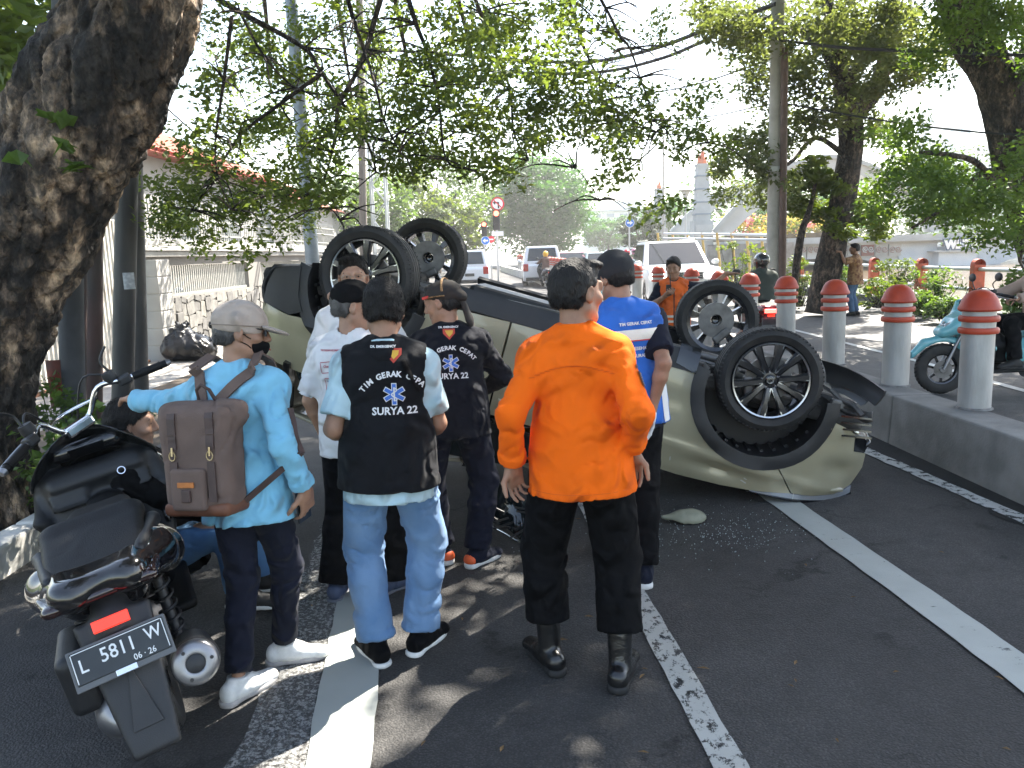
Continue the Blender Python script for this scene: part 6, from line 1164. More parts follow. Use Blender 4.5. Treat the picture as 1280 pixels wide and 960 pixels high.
# ---- man in the blue and white vest
m = stand((788, 694), (784, 731), 8, 1.725, (5, -18), spine=(-.05, .05, 1), head=(30, -10, 0), pelvis=(0, 0, .915), arms=[dict(w=(-.22, .30, .98), e=(-1, -.6, 0), f=(.3, .9, 0), n=(.4, 0, -1)), dict(px=(815, 512, 3.92), e=(.2, -1, .1), f=(-.05, .15, -1), n=(-1, .1, 0), curl=.3)])
m.root = None; m.foot = [(m.foot[0][0]+Vector((-.10, 0, 0)), 6), (m.foot[1][0]+Vector((.09, 0, 0)), -14)]; m.ank = [p+Vector((0, 0, .09)) for p, _ in m.foot]; m.knee = [Man.ik(m.hip[i], m.ank[i], .415, .425, Vector((0, 1, 0))) for i in (0, 1)]
m.body('man in royal blue health team vest, dark cap and white glove', skin=SKIN, bare=(True, True)); m.hair(seed=54, thick=.006, front=False)
ts = m.shirt('navy_shirt', C_NAVY, .016, -.12, (.78, .78), 0.0088, 77, .01, 0); ve = m.vest('blue_vest', C_ROYAL, .033, -.10, 0.0075, 79, .018, .088); m.trousers('trousers', C_BLACK, .018, .95, .006, 81); m.shoes(C_NAVY, RUB_W, 'shoe', 0, .032)
B = Blob(np.array(m.hc)-.2, np.array(m.hc)+.22, .006); H, R = m.H, m.HRn; B.ell(H(0, -.012, .042), (.092, .115, .102), R, .02); B.ell(H(0, .125, .018), (.075, .07, .014), R, .02); B.plane_cut(H(0, -.1, -.002), m.HR @ Vector((0, -.12, -1)), .008); B.warp(folds(18, .003, .05)); B.build('cap', mat('cap_charcoal', (.016, .018, .022), .85, var=.2, bump=.3, bscale=300), m.root)
B = Blob(np.array(m.hc)-.2, np.array(m.hc)+.2, .005); B.ell(H(0, .050, -.052), (.060, .066, .056), R, .02); B.plane_cut(H(0, .03, 0), m.HR @ Vector((0, -1, -.25)), .004); B.plane_cut(H(0, 0, -.012), m.HR @ Vector((0, .25, 1)), .006); mk = B.build('face_mask', mat('mask_aqua', (.30, .55, .55), .8), m.root); b = MB(); b.tube([H(-.076, -.012, .016), H(-.072, .03, -.010), H(-.060, .05, -.03)], .0022, 5); b.tube([H(-.080, -.022, -.02), H(-.071, .02, -.045), H(-.058, .04, -.06)], .0022, 5); b.build('ear_loops', RUB_W, mk, smooth=60)
bv = bvh_of(ve); M_WT = mat('vest_white', (.70, .70, .70), .7); M_PIPE = mat('vest_red', (.5, .04, .04), .7)
m.lay('reflective_band', rect2(0, 0, .38, .052), C_SILVER, bv, 0, .365, ve, .003); m.lay('red_piping', rect2(0, 0, .38, .006), M_PIPE, bv, 0, .336, ve, .004); m.lay('lettering', LETTER('TIM GERAK CEPAT', .0205, .0008), C_THREAD, bv, .03, .42, ve, .004); m.lay('lettering', LETTER('DINAS KESEHATAN', .0225, .0008), C_THREAD, bv, .025, .295, ve, .004); m.lay('lettering', LETTER('KOTA SURABAYA', .0225, .0008), C_THREAD, bv, .03, .258, ve, .004)
for q in (-1, 1): m.lay('side_panel', poly2([(.0*q, .02), (.022*q, .08), (.05*q, .08), (.05*q, -.20), (.012*q, -.20)]), M_WT, bv, .140*q, .08, ve, .003); m.lay('red_piping', rect2(0, 0, .004, .12, -.35*q), M_PIPE, bv, (.135-.003)*q, .16, ve, .0045)
fd, n, c, th = m.hnd[1]; lo, hi = m.bounds([m.wri[1], m.wri[1]+fd*.19, m.wri[1]+n*.09+fd*.09], .06); B = Blob(lo, hi, .0042); m.hand(B, 1, .0022); B.warp(folds(9, .0012, .02)); B.build('glove', mat('latex_white', (.66, .67, .68), .45, var=.06, vscale=40), m.root)
# ---- small man in orange safety vest behind the car
pw = P(908, 342, 8.95); m = Man((1.87, 9.0, 0), 170, 1.63, [(-.13, 0, 8), (.13, 0, -8)], head=(-12, -8, 0), arms=[None, None], q=1.7); Iw = m.I
m = Man((1.87, 9.0, 0), 170, 1.63, [(-.13, 0, 8), (.13, 0, -8)], head=(-12, -8, 0), q=1.7, arms=[dict(w=tuple(Iw @ pw), e=(0, -.2, -1), f=(-1, .1, .05), n=(0, 0, -1), curl=.12), dict(w=(.10, .26, 1.26), e=(1, -.2, -1), f=(-.5, .6, .5), n=(-.3, 0, 1), curl=.9)])
m.body('small man in orange safety vest stretching one arm along the bollards', skin=SKIN, bare=(True, True)); m.hair(seed=64, thick=.016); m.eyes(); m.shirt('navy_shirt', C_NAVY, .014, -.1, (.8, .8), 0.0070, 87, .0, .03); ve = m.vest('safety_vest', C_HIVIS, .03, -.09, 0.0060, 88, .01); m.trousers('trousers', C_BLACK, .015, .95); m.shoes(RUB_B, RUB_B)
bv = bvh_of(ve)
for z in (.10, .04): m.lay('reflective_band', rect2(0, 0, .36, .026), C_SILVER, bv, 0, z, ve, .004, side='front', maxlen=.03)
m.lay('zip', rect2(0, 0, .012, .5), RUB_B, bv, 0, .18, ve, .006, side='front', maxlen=.03)
wt_ = m.M @ (m.wri[1]+m.hnd[1][0]*.07+m.hnd[1][1]*.035); wk = thing('walkie_talkie', 'black handheld radio held at the chest of the man in orange safety vest', 'radio', wt_); b = MB(); b.box((0, 0, .0), (.055, .035, .12)); b.build('radio_body', RUB_B, wk, bevel=.006); b = MB(); b.tube([(.018, 0, .06), (.018, 0, .17)], [.006, .004], 6); b.build('antenna', RUB_B, wk)
# ---- pedestrian in batik on the river verge
c = Vector((7.95, 18.2, gz(18.2))); pw = P(1051, 315, 18.0); kw = dict(feet=[(-.09, .02, 10), (.09, -.04, -5)], head=(20, 0, 0), q=1.9); m = Man(c, 55, 1.66, **kw); Iw = m.I
m = Man(c, 55, 1.66, arms=[dict(w=tuple(Iw @ pw), e=(-.2, 0, -1), f=(-.3, 1, .4), n=(0, 0, -1), curl=.3), dict(w=(.27, .05, .86), e=(.5, -1, 0))], **kw)
m.body('pedestrian in brown batik shirt and jeans at the far kerb, arm raised', skin=SKIN, bare=(True, True)); m.hair(seed=74, thick=.014); m.shirt('batik_shirt', mat('batik', (.13, .045, .022), .85, col2=(.36, .22, .10), vscale=16, bump=.2, detail=9), .03, -.17, (.95, .95), 0.0105, 97, .03, .04); m.trousers('jeans', C_JEAN2, .012, .95); m.shoes(RUB_B, RUB_B)
# ---- youth sitting behind the scooter
kw = dict(feet=[(-.10, .42, 0), (.10, .36, -8)], pelvis=(0, 0, .33), spine=(.02, -.24, 1), head=(6, -16, 0), arms=[dict(w=(-.2, .42, .50), e=(-1, -.4, -.5)), dict(w=(.13, .52, .42), e=(1, -.2, -.6), f=(-.1, 1, -.3), n=(0, 0, -1), curl=.5)])
m = Man((-1.95, 3.75, 0), -82, 1.66, **kw); hw = m.M @ m.hc; tg = P(166, 531, 3.72); m = Man((-1.95+tg.x-hw.x, 3.75+tg.y-hw.y, tg.z-hw.z), -82, 1.66, **kw)
m.body('youth in dark jacket and jeans sitting low behind the black scooter', skin=SKIN2); m.hair(seed=84, thick=.018); m.eyes(); m.shirt('dark_jacket', C_BLACK, .026, -.14, (1.9, 1.9), .0100, 107, .0, .04); m.waist = .14; m.trousers('jeans', mat('denim_blue', (.05, .13, .27), .88, col2=(.09, .20, .36), vscale=6, bump=.35, bscale=320), .022, .95, .009, 109, .006); m.shoes(RUB_B, RUB_W)
# ================================================================ the overturned car
M_OLIVE = mat('paint_olive', (.36, .325, .215), .32, metal=.1, var=.10, vscale=2.2, coat=.7, detail=8); M_CLAD = mat('cladding_black', (.014, .014, .015), .5, var=.25, vscale=9, bump=.1, bscale=200); M_GLOSSK = mat('gloss_black', (.008, .008, .009), .12, coat=.6, var=.2, vscale=6)
M_TYRE = mat('tyre_rubber', (.018, .018, .018), .72, col2=(.034, .032, .030), vscale=12, bump=.2, bscale=120, detail=8); M_ALLOY = mat('alloy_dark', (.065, .065, .07), .24, metal=.85, var=.2, vscale=8); M_ALLOYF = mat('alloy_machined', (.42, .43, .45), .25, metal=1); M_CHROME = mat('chrome', (.72, .73, .75), .09, metal=1); M_UNDER = mat('underbody', (.022, .022, .022), .7, col2=(.06, .055, .05), vscale=6, bump=.4, bscale=40, detail=8)
M_STEEL = mat('steel_dirty', (.16, .155, .15), .5, metal=.7, var=.3, vscale=9); M_CGL = mat('car_glass', (.010, .014, .015), .06, spec=.7); M_REDL = mat('lamp_red', (.42, .012, .012), .15, spec=.6, coat=.5); M_CLEAR = mat('lamp_clear', (.55, .57, .60), .12, metal=.5)
ex = Vector((.947, -.141, -.286)).normalized(); ey = Vector((-.172, -.98, .03)); ey = (ey-ex*ey.dot(ex)).normalized(); ez = ex.cross(ey)
CAR = Matrix.Translation((1.885, 5.93, 1.065)) @ Matrix((ex, ey, ez)).transposed().to_4x4()
car = thing('overturned_car', 'olive green family car lying upside down across the lanes, wheels in the air', 'car'); car.matrix_world = CAR
AC = [(0, .36), (-2.8, .40)]; AR = .475
def Wf(x, z):
    w = np.interp(z, [.12, .22, .30, .45, .60, .75, .90, 1.0, 1.06, 1.7], [.80, .855, .875, .893, .900, .893, .872, .842, .815, .56])
    if x > .2: w -= .34*((x-.2)/.65)**2.2
    if x < -2.95: w -= .26*((-2.95-x)/.7)**2.2
    w += .014*math.exp(-((z-.80-.03*(x+1.4))/.028)**2)-.010*math.exp(-((z-.55)/.09)**2)
    for cx, cz in AC: r = math.hypot(x-cx, z-cz); w += .022*math.exp(-((r-.44)/.075)**2)
    w += -.034*math.exp(-((x+.15)**2/.03+(z-.915)**2/.0022))+.020*math.exp(-((x+.1)**2/.10+(z-.87)**2/.0009))-.045*math.exp(-((x-.62)**2/.012+(z-.72)**2/.004))-.03*math.exp(-((x-.30)**2/.006+(z-.90)**2/.003))-.022*math.exp(-((x+.9)**2/.01+(z-.85)**2/.006))+.016*math.exp(-((x-.45)**2/.01+(z-.88)**2/.004))-.012*math.exp(-((x+1.1)**2/.02+(z-.62)**2/.01))
    return w
def arc(c, r, a0, a1, n=18): return [(c[0]+r*math.cos(rad(a0+(a1-a0)*i/n)), c[1]+r*math.sin(rad(a0+(a1-a0)*i/n))) for i in range(n+1)]
def panel(name, poly, m, par, side=1, off=0.0, thick=.022, step=.055, W=None, sm=True):
    W = W or Wf; bm = bmesh.new(); bm.faces.new([bm.verts.new((x, 0, z)) for x, z in poly]); xs = [p[0] for p in poly]; zs = [p[1] for p in poly]
    for ax, lo, hi in ((0, min(xs), max(xs)), (2, min(zs), max(zs))):
        k = int((hi-lo)/step)
        for i in range(1, k+1):
            co = [0, 0, 0]; no = [0, 0, 0]; co[ax] = lo+(hi-lo)*i/(k+1); no[ax] = 1; bmesh.ops.bisect_plane(bm, geom=bm.verts[:]+bm.edges[:]+bm.faces[:], plane_co=co, plane_no=no)
    for v in bm.verts: v.co.y = side*(W(v.co.x, v.co.z)+off)
    bmesh.ops.recalc_face_normals(bm, faces=bm.faces)
    if sum(f.normal.y for f in bm.faces)*side < 0: bmesh.ops.reverse_faces(bm, faces=bm.faces)
    me = bpy.data.meshes.new(name); bm.to_mesh(me); bm.free(); set_mats(me, m); me.polygons.foreach_set('use_smooth', [sm]*len(me.polygons)); o = bpy.data.objects.new(name, me); link(o, par)
    md = o.modifiers.new('s', 'SOLIDIFY'); md.thickness = thick; md.offset = -1; md.use_even_offset = False; es = o.modifiers.new('e', 'EDGE_SPLIT'); es.split_angle = rad(38); return o
FEN = [(-.655, .33), (-.66, .5), (-.685, .75), (-.75, .95), (-.79, 1.025), (-.4, 1.04), (-.1, 1.025), (.10, 1.0), (.36, .945)]+arc(AC[0], AR, 64, 186)+[(-.475, .33)]
BUM = arc(AC[0], AR, 5, 63)+[(.365, .938), (.50, .925), (.66, .89), (.78, .81), (.83, .68), (.815, .58), (.70, .575), (.665, .46), (.60, .43)]
BUM = BUM[:len(arc(AC[0], AR, 5, 63))]+BUM[len(arc(AC[0], AR, 5, 63)):]
DR1 = [(-.675, .34), (-1.74, .34), (-1.74, 1.0), (-.80, 1.0), (-.765, .95), (-.705, .75), (-.68, .5)]
DR2 = [(-1.755, .34), (-2.32, .34)]+[p for p in arc(AC[1], AR, 178, 128, 8)][0:]+[(-2.52, 1.0), (-1.755, 1.0)]
DR2 = [(-1.755, .34), (-2.29, .36)]; DR2 += [(-2.8+AR*math.cos(rad(a)), .40+AR*math.sin(rad(a))) for a in range(2, 55, 6)]; DR2 += [(-2.50, 1.0), (-1.755, 1.0)]
QTR = [(-2.515, 1.0)]+[(-2.8+AR*math.cos(rad(a)), .40+AR*math.sin(rad(a))) for a in range(56, 141, 6)]+[(-3.30, .72), (-3.52, .70), (-3.55, .85), (-3.54, 1.02), (-3.45, 1.10), (-2.9, 1.12)]
for sd in (1, -1):
    panel('front_fender', FEN, M_OLIVE, car, sd, step=.024 if sd > 0 else .06); panel('front_bumper', BUM, M_OLIVE, car, sd, .004, step=.024 if sd > 0 else .06); d1 = panel('front_door', DR1, M_OLIVE, car, sd, step=.035 if sd > 0 else .08); d2 = panel('rear_door', DR2, M_OLIVE, car, sd); panel('quarter_panel', QTR, M_OLIVE, car, sd)
    for d, x in ((d1, -1.6), (d2, -2.25)): b = MB(); b.box((x, sd*(Wf(x, .88)+.02), .88), (.2, .03, .035)); b.build('handle', M_OLIVE, d, bevel=.01)
    for c, a0, a1, nm in ((AC[0], -10, 190, 'a'), (AC[1], 8, 188, 'b')):
        panel('arch_cladding', arc(c, .395, a0, a1, 26)+arc(c, .487, a1, a0, 26), M_CLAD, car, sd, .006, .035, .05)
    panel('sill_cladding', [(-.50, .20), (-2.33, .20), (-2.30, .335), (-.50, .335)], M_CLAD, car, sd, .012, .05); panel('sill_trim', [(-.48, .335), (-.62, .30), (-.62, .17), (-.48, .17)], M_GLOSSK, car, sd, .022, .03)
    panel('rear_bumper', [(-3.27, .36), (-3.36, .385), (-3.50, .44), (-3.55, .56), (-3.55, .695), (-3.28, .71), (-3.18, .66), (-3.24, .56)], M_CLAD, car, sd, .012, .04)
    panel('tail_lamp', [(-3.42, 1.03), (-3.545, 1.03), (-3.54, .93), (-3.50, .93)], M_REDL, car, sd, .006, .02)
    panel('side_glass', [(-.98, 1.05), (-3.2, 1.10), (-3.05, 1.42), (-2.3, 1.46), (-1.5, 1.36)], M_CGL, car, sd, -.02, .01)
    for xa, za, xb, zb in ((-.78, 1.03, -1.35, 1.36), (-1.75, 1.02, -1.85, 1.44), (-2.6, 1.03, -2.75, 1.5), (-3.25, 1.05, -3.25, 1.45)): b = MB(); b.bar((xa, sd*(Wf(xa, za)-.02), za), (xb, sd*(Wf(xb, zb)-.02), zb), .05, .10); b.build('pillar', M_GLOSSK, car)
    panel('headlamp', [(.10, 1.005), (.36, .945), (.52, .925), (.68, .89), (.79, .82), (.80, .87), (.68, .935), (.42, .975)], M_CLEAR, car, sd, .0, .05, .03); panel('headlamp_bezel', [(.08, 1.012), (.42, .977), (.68, .937), (.81, .87), (.815, .885), (.70, .955), (.42, .995)], M_GLOSSK, car, sd, .01, .05)
    panel('fog_lamp_insert', [(.675, .465), (.705, .57), (.81, .575), (.80, .52), (.76, .47)], M_GLOSSK, car, sd, .0, .06)
    # liner
    for (c, nm) in ((AC[0], 'wheel_liner'), (AC[1], 'wheel_liner')):
        b = MB(); n = 28
        prof = [(c[0]+.405*math.cos(rad(a)), c[1]+.405*math.sin(rad(a))) for a in np.linspace(-12, 192, n)]
        for y0, y1 in ((.86, .50),):
            vs = [(x, sd*y0, z) for x, z in prof]+[(x, sd*y1, z) for x, z in prof]+[(c[0], sd*y1, c[1])]
            b._add(vs, [(i, i+1, n+i+1, n+i) for i in range(n-1)]+[(n+i, n+i+1, 2*n) for i in range(n-1)])
        lo_ = b.build(nm, M_CLAD, car, smooth=40)
        b = MB()
        for a in range(25, 170, 12): q = .395; b.bar((c[0]+q*math.cos(rad(a)), sd*.52, c[1]+q*math.sin(rad(a))), (c[0]+q*math.cos(rad(a)), sd*.74, c[1]+q*math.sin(rad(a))), .02, .015, up=(math.cos(rad(a)), 0, math.sin(rad(a))))
        b.build('liner_rib', M_CLAD, lo_, kind='stuff')
def grid_panel(name, f, u, v, m, par, thick=.02):
    V = [f(a, c) for a in u for c in v]; k = len(v); Q = [(i*k+j, i*k+j+1, (i+1)*k+j+1, (i+1)*k+j) for i in range(len(u)-1) for j in range(k-1)]; o = mesh_np(name, V, Q, m, par); md = o.modifiers.new('s', 'SOLIDIFY'); md.thickness = thick; md.offset = 0; return o
cr = wav(3, 6, .5)
def crump(p, a): return a*float(cr(np.array([p]))[0])
grid_panel('bonnet', lambda x, y: (x, y, 1.025-.06*max(0, x)-.19*max(0, x-.2)-.04*(y/.75)**2+crump((x, y, 0), .018)), np.linspace(-.8, .70, 18), np.linspace(-.76, .76, 18), M_OLIVE, car)
grid_panel('roof', lambda x, y: (x, y, np.interp(x, [-3.35, -2.6, -1.9, -1.2], [1.50, 1.60, 1.50, 1.36])-.05*(y/.6)**2+crump((x, y, 1), .03)), np.linspace(-3.35, -1.2, 20), np.linspace(-.62, .62, 14), M_OLIVE, car)
grid_panel('windscreen', lambda u, y: (-.75-.5*u, y*(1-.16*u), 1.03+.32*u+crump((u, y, 2), .02)), np.linspace(0, 1, 8), np.linspace(-.72, .72, 12), M_CGL, car)
grid_panel('tailgate', lambda u, y: (-3.54+.30*u**2, y*(1-.12*u), .70+.8*u), np.linspace(0, 1, 8), np.linspace(-.72, .72, 10), M_OLIVE, car)
grid_panel('rear_apron', lambda u, y: (-3.52-.06*math.sin(3*u)-.02*(1-abs(y)), y, .42+.3*u), np.linspace(0, 1, 6), np.linspace(-.70, .70, 10), M_CLAD, car)
grid_panel('front_grille', lambda u, y: (.80+.10*(1-(y/.62)**2)-.08*u, y, .48+.38*u+crump((u, y, 5), .02)), np.linspace(0, 1, 8), np.linspace(-.60, .60, 14), M_GLOSSK, car, .03)
# underbody
b = MB(); b.box((-.85, 0, .32), (3.1, 1.46, .10)); fl = b.build('floor_pan', M_UNDER, car, bevel=.03); fl.location = (0, 0, .07)
b = MB(); b.box((-3.0, 0, .50), (1.25, 1.36, .10)); b.build('boot_floor', M_UNDER, car, bevel=.04); b = MB(); b.box((-2.9, 0, .80), (1.15, 1.30, .62)); b.build('boot_tub', M_UNDER, car, bevel=.05)
b = MB(); b.box((-1.2, 0, .255), (2.6, .30, .06)); b.build('tunnel_shield', M_STEEL, fl, bevel=.015)
for y in (-.48, .48): b = MB(); b.box((-1.3, y, .255), (2.3, .10, .07)); b.build('chassis_rail', M_UNDER, fl, bevel=.015)
b = MB(); b.box((-1.9, -.38, .23), (.75, .5, .14)); b.build('fuel_tank', M_CLAD, fl, bevel=.05)
b = MB(); b.box((.28, 0, .235), (.85, .95, .08)); b.build('engine_tray', M_CLAD, fl, bevel=.03)
for i in range(6): b = MB(); b.box((-.1+i*.13, 0, .185), (.03, .7, .03)); b.build('tray_rib', M_CLAD, fl)
b = MB(); b.tube([(.1, .1, .2), (-.4, .12, .2), (-1.6, .16, .2), (-2.2, .30, .22), (-2.7, .45, .24), (-3.1, .46, .30)], .032, 10); b.tube([(-3.05, .3, .30), (-3.05, .62, .30)], .11, 14); b.build('exhaust', M_STEEL, fl, smooth=60)
for x, r in ((0, .035), (-2.8, .055)): b = MB(); b.tube([(x, -.70, .27), (x-.05, -.3, .25), (x-.05, .3, .25), (x, .70, .27)], r, 10); b.build('axle_beam', M_STEEL, fl, smooth=60)
for sd in (1, -1):
    b = MB(); b.tube([(-.02, sd*.68, .25), (-.28, sd*.38, .23), (.22, sd*.38, .23), (-.02, sd*.68, .25)], .03, 8); b.build('control_arm', M_STEEL, fl, smooth=60); b = MB(); b.tube([(-2.6, sd*.55, .26), (-2.15, sd*.52, .26)], .035, 8); b.build('trailing_arm', M_STEEL, fl, smooth=60)
    b = MB(); b.tube([(-2.72, sd*.52, .28), (-2.72, sd*.52, .6)], .03, 8); b.lathe([(.055, .3), (.06, .34), (.055, .38), (.06, .42), (.055, .46), (.06, .5)], 12, Matrix.Translation((-2.72, sd*.52, 0))); b.build('spring', M_STEEL, fl, smooth=60)
# scratches rubbed through the paint
M_SCR = mat('scraped_paint', (.50, .49, .44), .6); r = random.Random(21); SCP = []
for _ in range(15):
    x, z = r.choice([(-.72, .80), (-.80, .62), (.1, .93), (.55, .80), (.65, .66), (-.62, .92), (-1.2, .55), (.3, .88)]); x += r.gauss(0, .09); z += r.gauss(0, .04); L = r.uniform(.02, .09); w_ = r.uniform(.002, .006); a = r.choice([1.35, .15, 1.2, .3])
    if math.hypot(x, z-.36) < .5: continue
    panel('scratch', [(x, z), (x+L*math.cos(a), z+L*math.sin(a)), (x+L*math.cos(a)+w_, z+L*math.sin(a)-w_), (x+w_, z-w_)], M_SCR, car, 1, .0025, .002, .05)
# wheels
def tyre_prof(R, w, r):
    h = w/2; p = [(r, -h*.78), (r+.012, -h*.88), (r+.03, -h*.98), ((R+r)/2, -h*1.06), (R-.035, -h*1.0), (R-.012, -h*.86)]
    for g in (-.62, -.22, .22, .62): p += [(R-.002, h*(g-.075)), (R-.012, h*(g-.05)), (R-.012, h*(g+.05)), (R-.002, h*(g+.075))]
    return p+[(R-.012, h*.86), (R-.035, h*1.0), ((R+r)/2, h*1.06), (r+.03, h*.98), (r+.012, h*.88), (r, h*.78)]
def wheel_detail(par, R=.345, w=.235, r=.256):
    """axle along +y (outer face at +y)"""
    b = MB(); b.lathe(tyre_prof(R, w, r), 56, axis='y'); ty = b.build('tyre', M_TYRE, par, smooth=35)
    b = MB()
    for i in range(72):
        a = 2*math.pi*i/72; c, s_ = math.cos(a), math.sin(a)
        for q in (-.80, .80): b.bar(((R-.004)*c, w/2*(q-.10), (R-.004)*s_), ((R-.012)*c, w/2*(q+.14)*1.0, (R-.012)*s_), .009, .008, up=(c, 0, s_))
    b.build('shoulder_tread', M_TYRE, ty, kind='stuff')
    b = MB(); h = w/2; b.lathe([(r-.004, h*.80), (r+.004, h*.86), (r-.002, h*.92), (r-.014, h*.84), (r-.026, h*.70), (r-.030, -h*.7), (r, -h*.8)], 56, axis='y'); ri = b.build('rim', M_ALLOY, par, smooth=35)
    b = MB(); b.lathe([(r-.006, h*.93), (r-.016, h*.90), (r-.018, h*.84)], 56, axis='y'); b.build('rim_edge', M_ALLOYF, ri, smooth=40)
    for i in range(5):
        for q in (-1, 1):
            a = 2*math.pi*i/5+.3; a0, a1 = a+q*.24, a+q*.30; b = MB(); ri_, ro = .052, r-.012
            p0 = Vector((ri_*math.cos(a0), h*.62, ri_*math.sin(a0))); p1 = Vector((ro*math.cos(a1), h*.80, ro*math.sin(a1))); d = (p1-p0).normalized(); t = Vector((0, 1, 0)).cross(d).normalized()
            vs = []
            for p, wd in ((p0, .024), ((p0+p1)/2+Vector((0, .010, 0)), .021), (p1, .036)): vs += [p+t*wd, p+t*wd*.55+Vector((0, .012, 0)), p-t*wd*.55+Vector((0, .012, 0)), p-t*wd, p-t*wd*.8-Vector((0, .05, 0)), p+t*wd*.8-Vector((0, .05, 0))]
            fs = [(k*6+j, k*6+(j+1) % 6, (k+1)*6+(j+1) % 6, (k+1)*6+j) for k in (0, 1) for j in range(6)]; b._add(vs, fs); sp = b.build('spoke', M_ALLOY, ri, smooth=30); b = MB(); e_ = t*(.55*q); b.bar(p0+e_*.020+Vector((0, .0125, 0)), p1+e_*.030+Vector((0, .0125, 0)), .007, .004, up=(0, 1, 0)); b.build('machined_edge', M_ALLOYF, sp)
    b = MB(); b.lathe([(0, h*.70), (.028, h*.70), (.034, h*.66), (.036, h*.5)], 20, axis='y'); b.build('hub_cap', M_GLOSSK, ri, smooth=40); b = MB(); b.lathe([(.036, h*.60), (.075, h*.56), (.08, h*.2)], 24, axis='y'); b.build('hub', M_ALLOY, ri, smooth=40)
    b = MB(); b.lathe([(.020, .0), (.023, .0), (.023, .003)], 20, Matrix.Translation((0, h*.705, 0)), axis='y'); b.lathe([(.011, .0), (.013, .0), (.013, .003)], 16, Matrix.Translation((0, h*.705, .004)), axis='y'); b.build('emblem', M_ALLOYF, ri)
    for i in range(5): a = 2*math.pi*i/5+.3+.63; b = MB(); b.lathe([(0, h*.68), (.009, h*.68), (.0095, h*.45)], 6, Matrix.Translation((.055*math.cos(a), 0, .055*math.sin(a))), axis='y'); b.build('wheel_nut', M_CHROME, ri)
    b = MB(); b.lathe([(.05, .02), (.15, .02), (.15, -.01), (.05, -.01)], 32, axis='y'); b.build('brake_disc', M_STEEL, ri, smooth=30); b = MB(); b.box((-.13, .01, .05), (.07, .07, .16)); b.build('brake_caliper', M_STEEL, ri, bevel=.015)
    
def wheel_obj(par, loc, rot, proto=None):
    w = bpy.data.objects.new('wheel', None); link(w, par); w.location = loc; w.rotation_euler = rot
    if proto is None: wheel_detail(w)
    else:
        for c in proto.children: copy_tree(c, w)
    return w
w1 = wheel_obj(car, (0, .755, .25), (0, .35, rad(-3)))
wheel_obj(car, (-2.81, .755, .305), (0, 1.1, rad(2)), w1); wheel_obj(car, (-.24, -.755, .02), (0, .6, rad(180-2)), w1); wheel_obj(car, (-2.8, -.755, .16), (0, .9, rad(180)), w1)
# broken front pieces
def plate(name, pts, th, m, par, bend_=(0, 0, 0), cuts=5):
    """four world corners -> a curved thick strip"""
    a, b_, c, d = [Vector(p) for p in pts]; V = []; N = (b_-a).cross(d-a).normalized()
    for s_ in (0, 1):
        for i in range(cuts+1):
            t = i/cuts
            for u in (0, .33, .67, 1): p = a.lerp(b_, t).lerp(d.lerp(c, t), u)+Vector(bend_)*math.sin(math.pi*t)+N*(.02*math.sin(math.pi*u)); V.append(p+N*th*(s_-.5))
    n = (cuts+1)*4; Q = []
    for i in range(cuts):
        for j in range(3): k = i*4+j; Q += [(k, k+1, k+5, k+4), (n+k, n+k+4, n+k+5, n+k+1)]
        Q += [(i*4, i*4+4, n+i*4+4, n+i*4), (i*4+3, n+i*4+3, n+i*4+7, i*4+7)]
    Q += [(j, n+j, n+j+1, j+1) for j in range(3)]+[(cuts*4+j, cuts*4+j+1, n+cuts*4+j+1, n+cuts*4+j) for j in range(3)]
    o = mesh_np(name, V, Q, m, par, smooth=True); o.data.set_sharp_from_angle(angle=rad(40)); return o
IC = CAR.inverted()
def cl(px, py, Y): return IC @ P(px, py, Y)
plate('torn_bumper_skirt', [cl(1028, 450, 5.5), cl(1107, 489, 5.1), cl(1094, 507, 5.1), cl(1034, 478, 5.45)], .025, M_CLAD, car, (0, .03, -.03)); plate('skirt_bracket', [cl(1036, 478, 5.45), cl(1086, 499, 5.15), cl(1076, 507, 5.15), cl(1040, 490, 5.4)], .012, mat('plastic_grey', (.11, .115, .125), .5), car, (0, .02, -.02))
b = MB(); b.tube([cl(1040, 488, 5.35), cl(1052, 500, 5.2), cl(1068, 508, 5.1), cl(1078, 520, 5.05)], .018, 8); b.tube([cl(1040, 500, 5.3), cl(1058, 515, 5.15), cl(1085, 522, 5.05)], .014, 8); b.build('torn_bracket', M_STEEL, car, smooth=50)
b = MB()
for i in range(4): b.bar(cl(1052, 520+i*8, 5.08), cl(1090, 524+i*8, 4.98), .03, .012)
b.build('fog_lamp_slats', M_GLOSSK, car)
grid_panel('torn_bumper_edge', lambda u, v: cl(1038+52*u, 505+14*v+8*u+3*math.sin(9*u), 5.25-.22*u), np.linspace(0, 1, 10), np.linspace(0, 1, 4), M_UNDER, car, .02)
b = MB(); b.box(cl(1048, 505, 5.2), (.10, .05, .06)); b.build('tow_bracket', M_STEEL, car, bevel=.01)
# broken pieces on the road
g_ = G(858, 652); B = Blob((-.2, -.14, -.02), (.2, .14, .14), .006); B.ell((.02, 0, .02), (.11, .070, .055)); B.cone((-.05, .0, .02), (-.15, .01, .035), .045, .012, .04); B.ell((0, 0, -.005), (.14, .066, .052), None, .004, 's'); B.plane_cut((0, 0, .0), (0, 0, -1)); B.plane_cut((.13, 0, 0), (1, .3, 0)); B.warp(folds(4, .004, .07))
o = B.build('mirror_cover', mat('paint_olive_dusty', (.25, .25, .18), .6, var=.15, vscale=12)); o.location = (g_.x, g_.y, .004); o.rotation_euler = (.12, 0, .12); tag(o, 'broken olive mirror cover lying on the asphalt below the car', 'car part')
o = thing('broken_windscreen', 'black broken windscreen frame with silver edge on the road between the standing men', 'car part'); M_ = Matrix(); q = [P(598, 600, 4.75), P(672, 640, 4.6), G(664, 690), G(600, 655)]
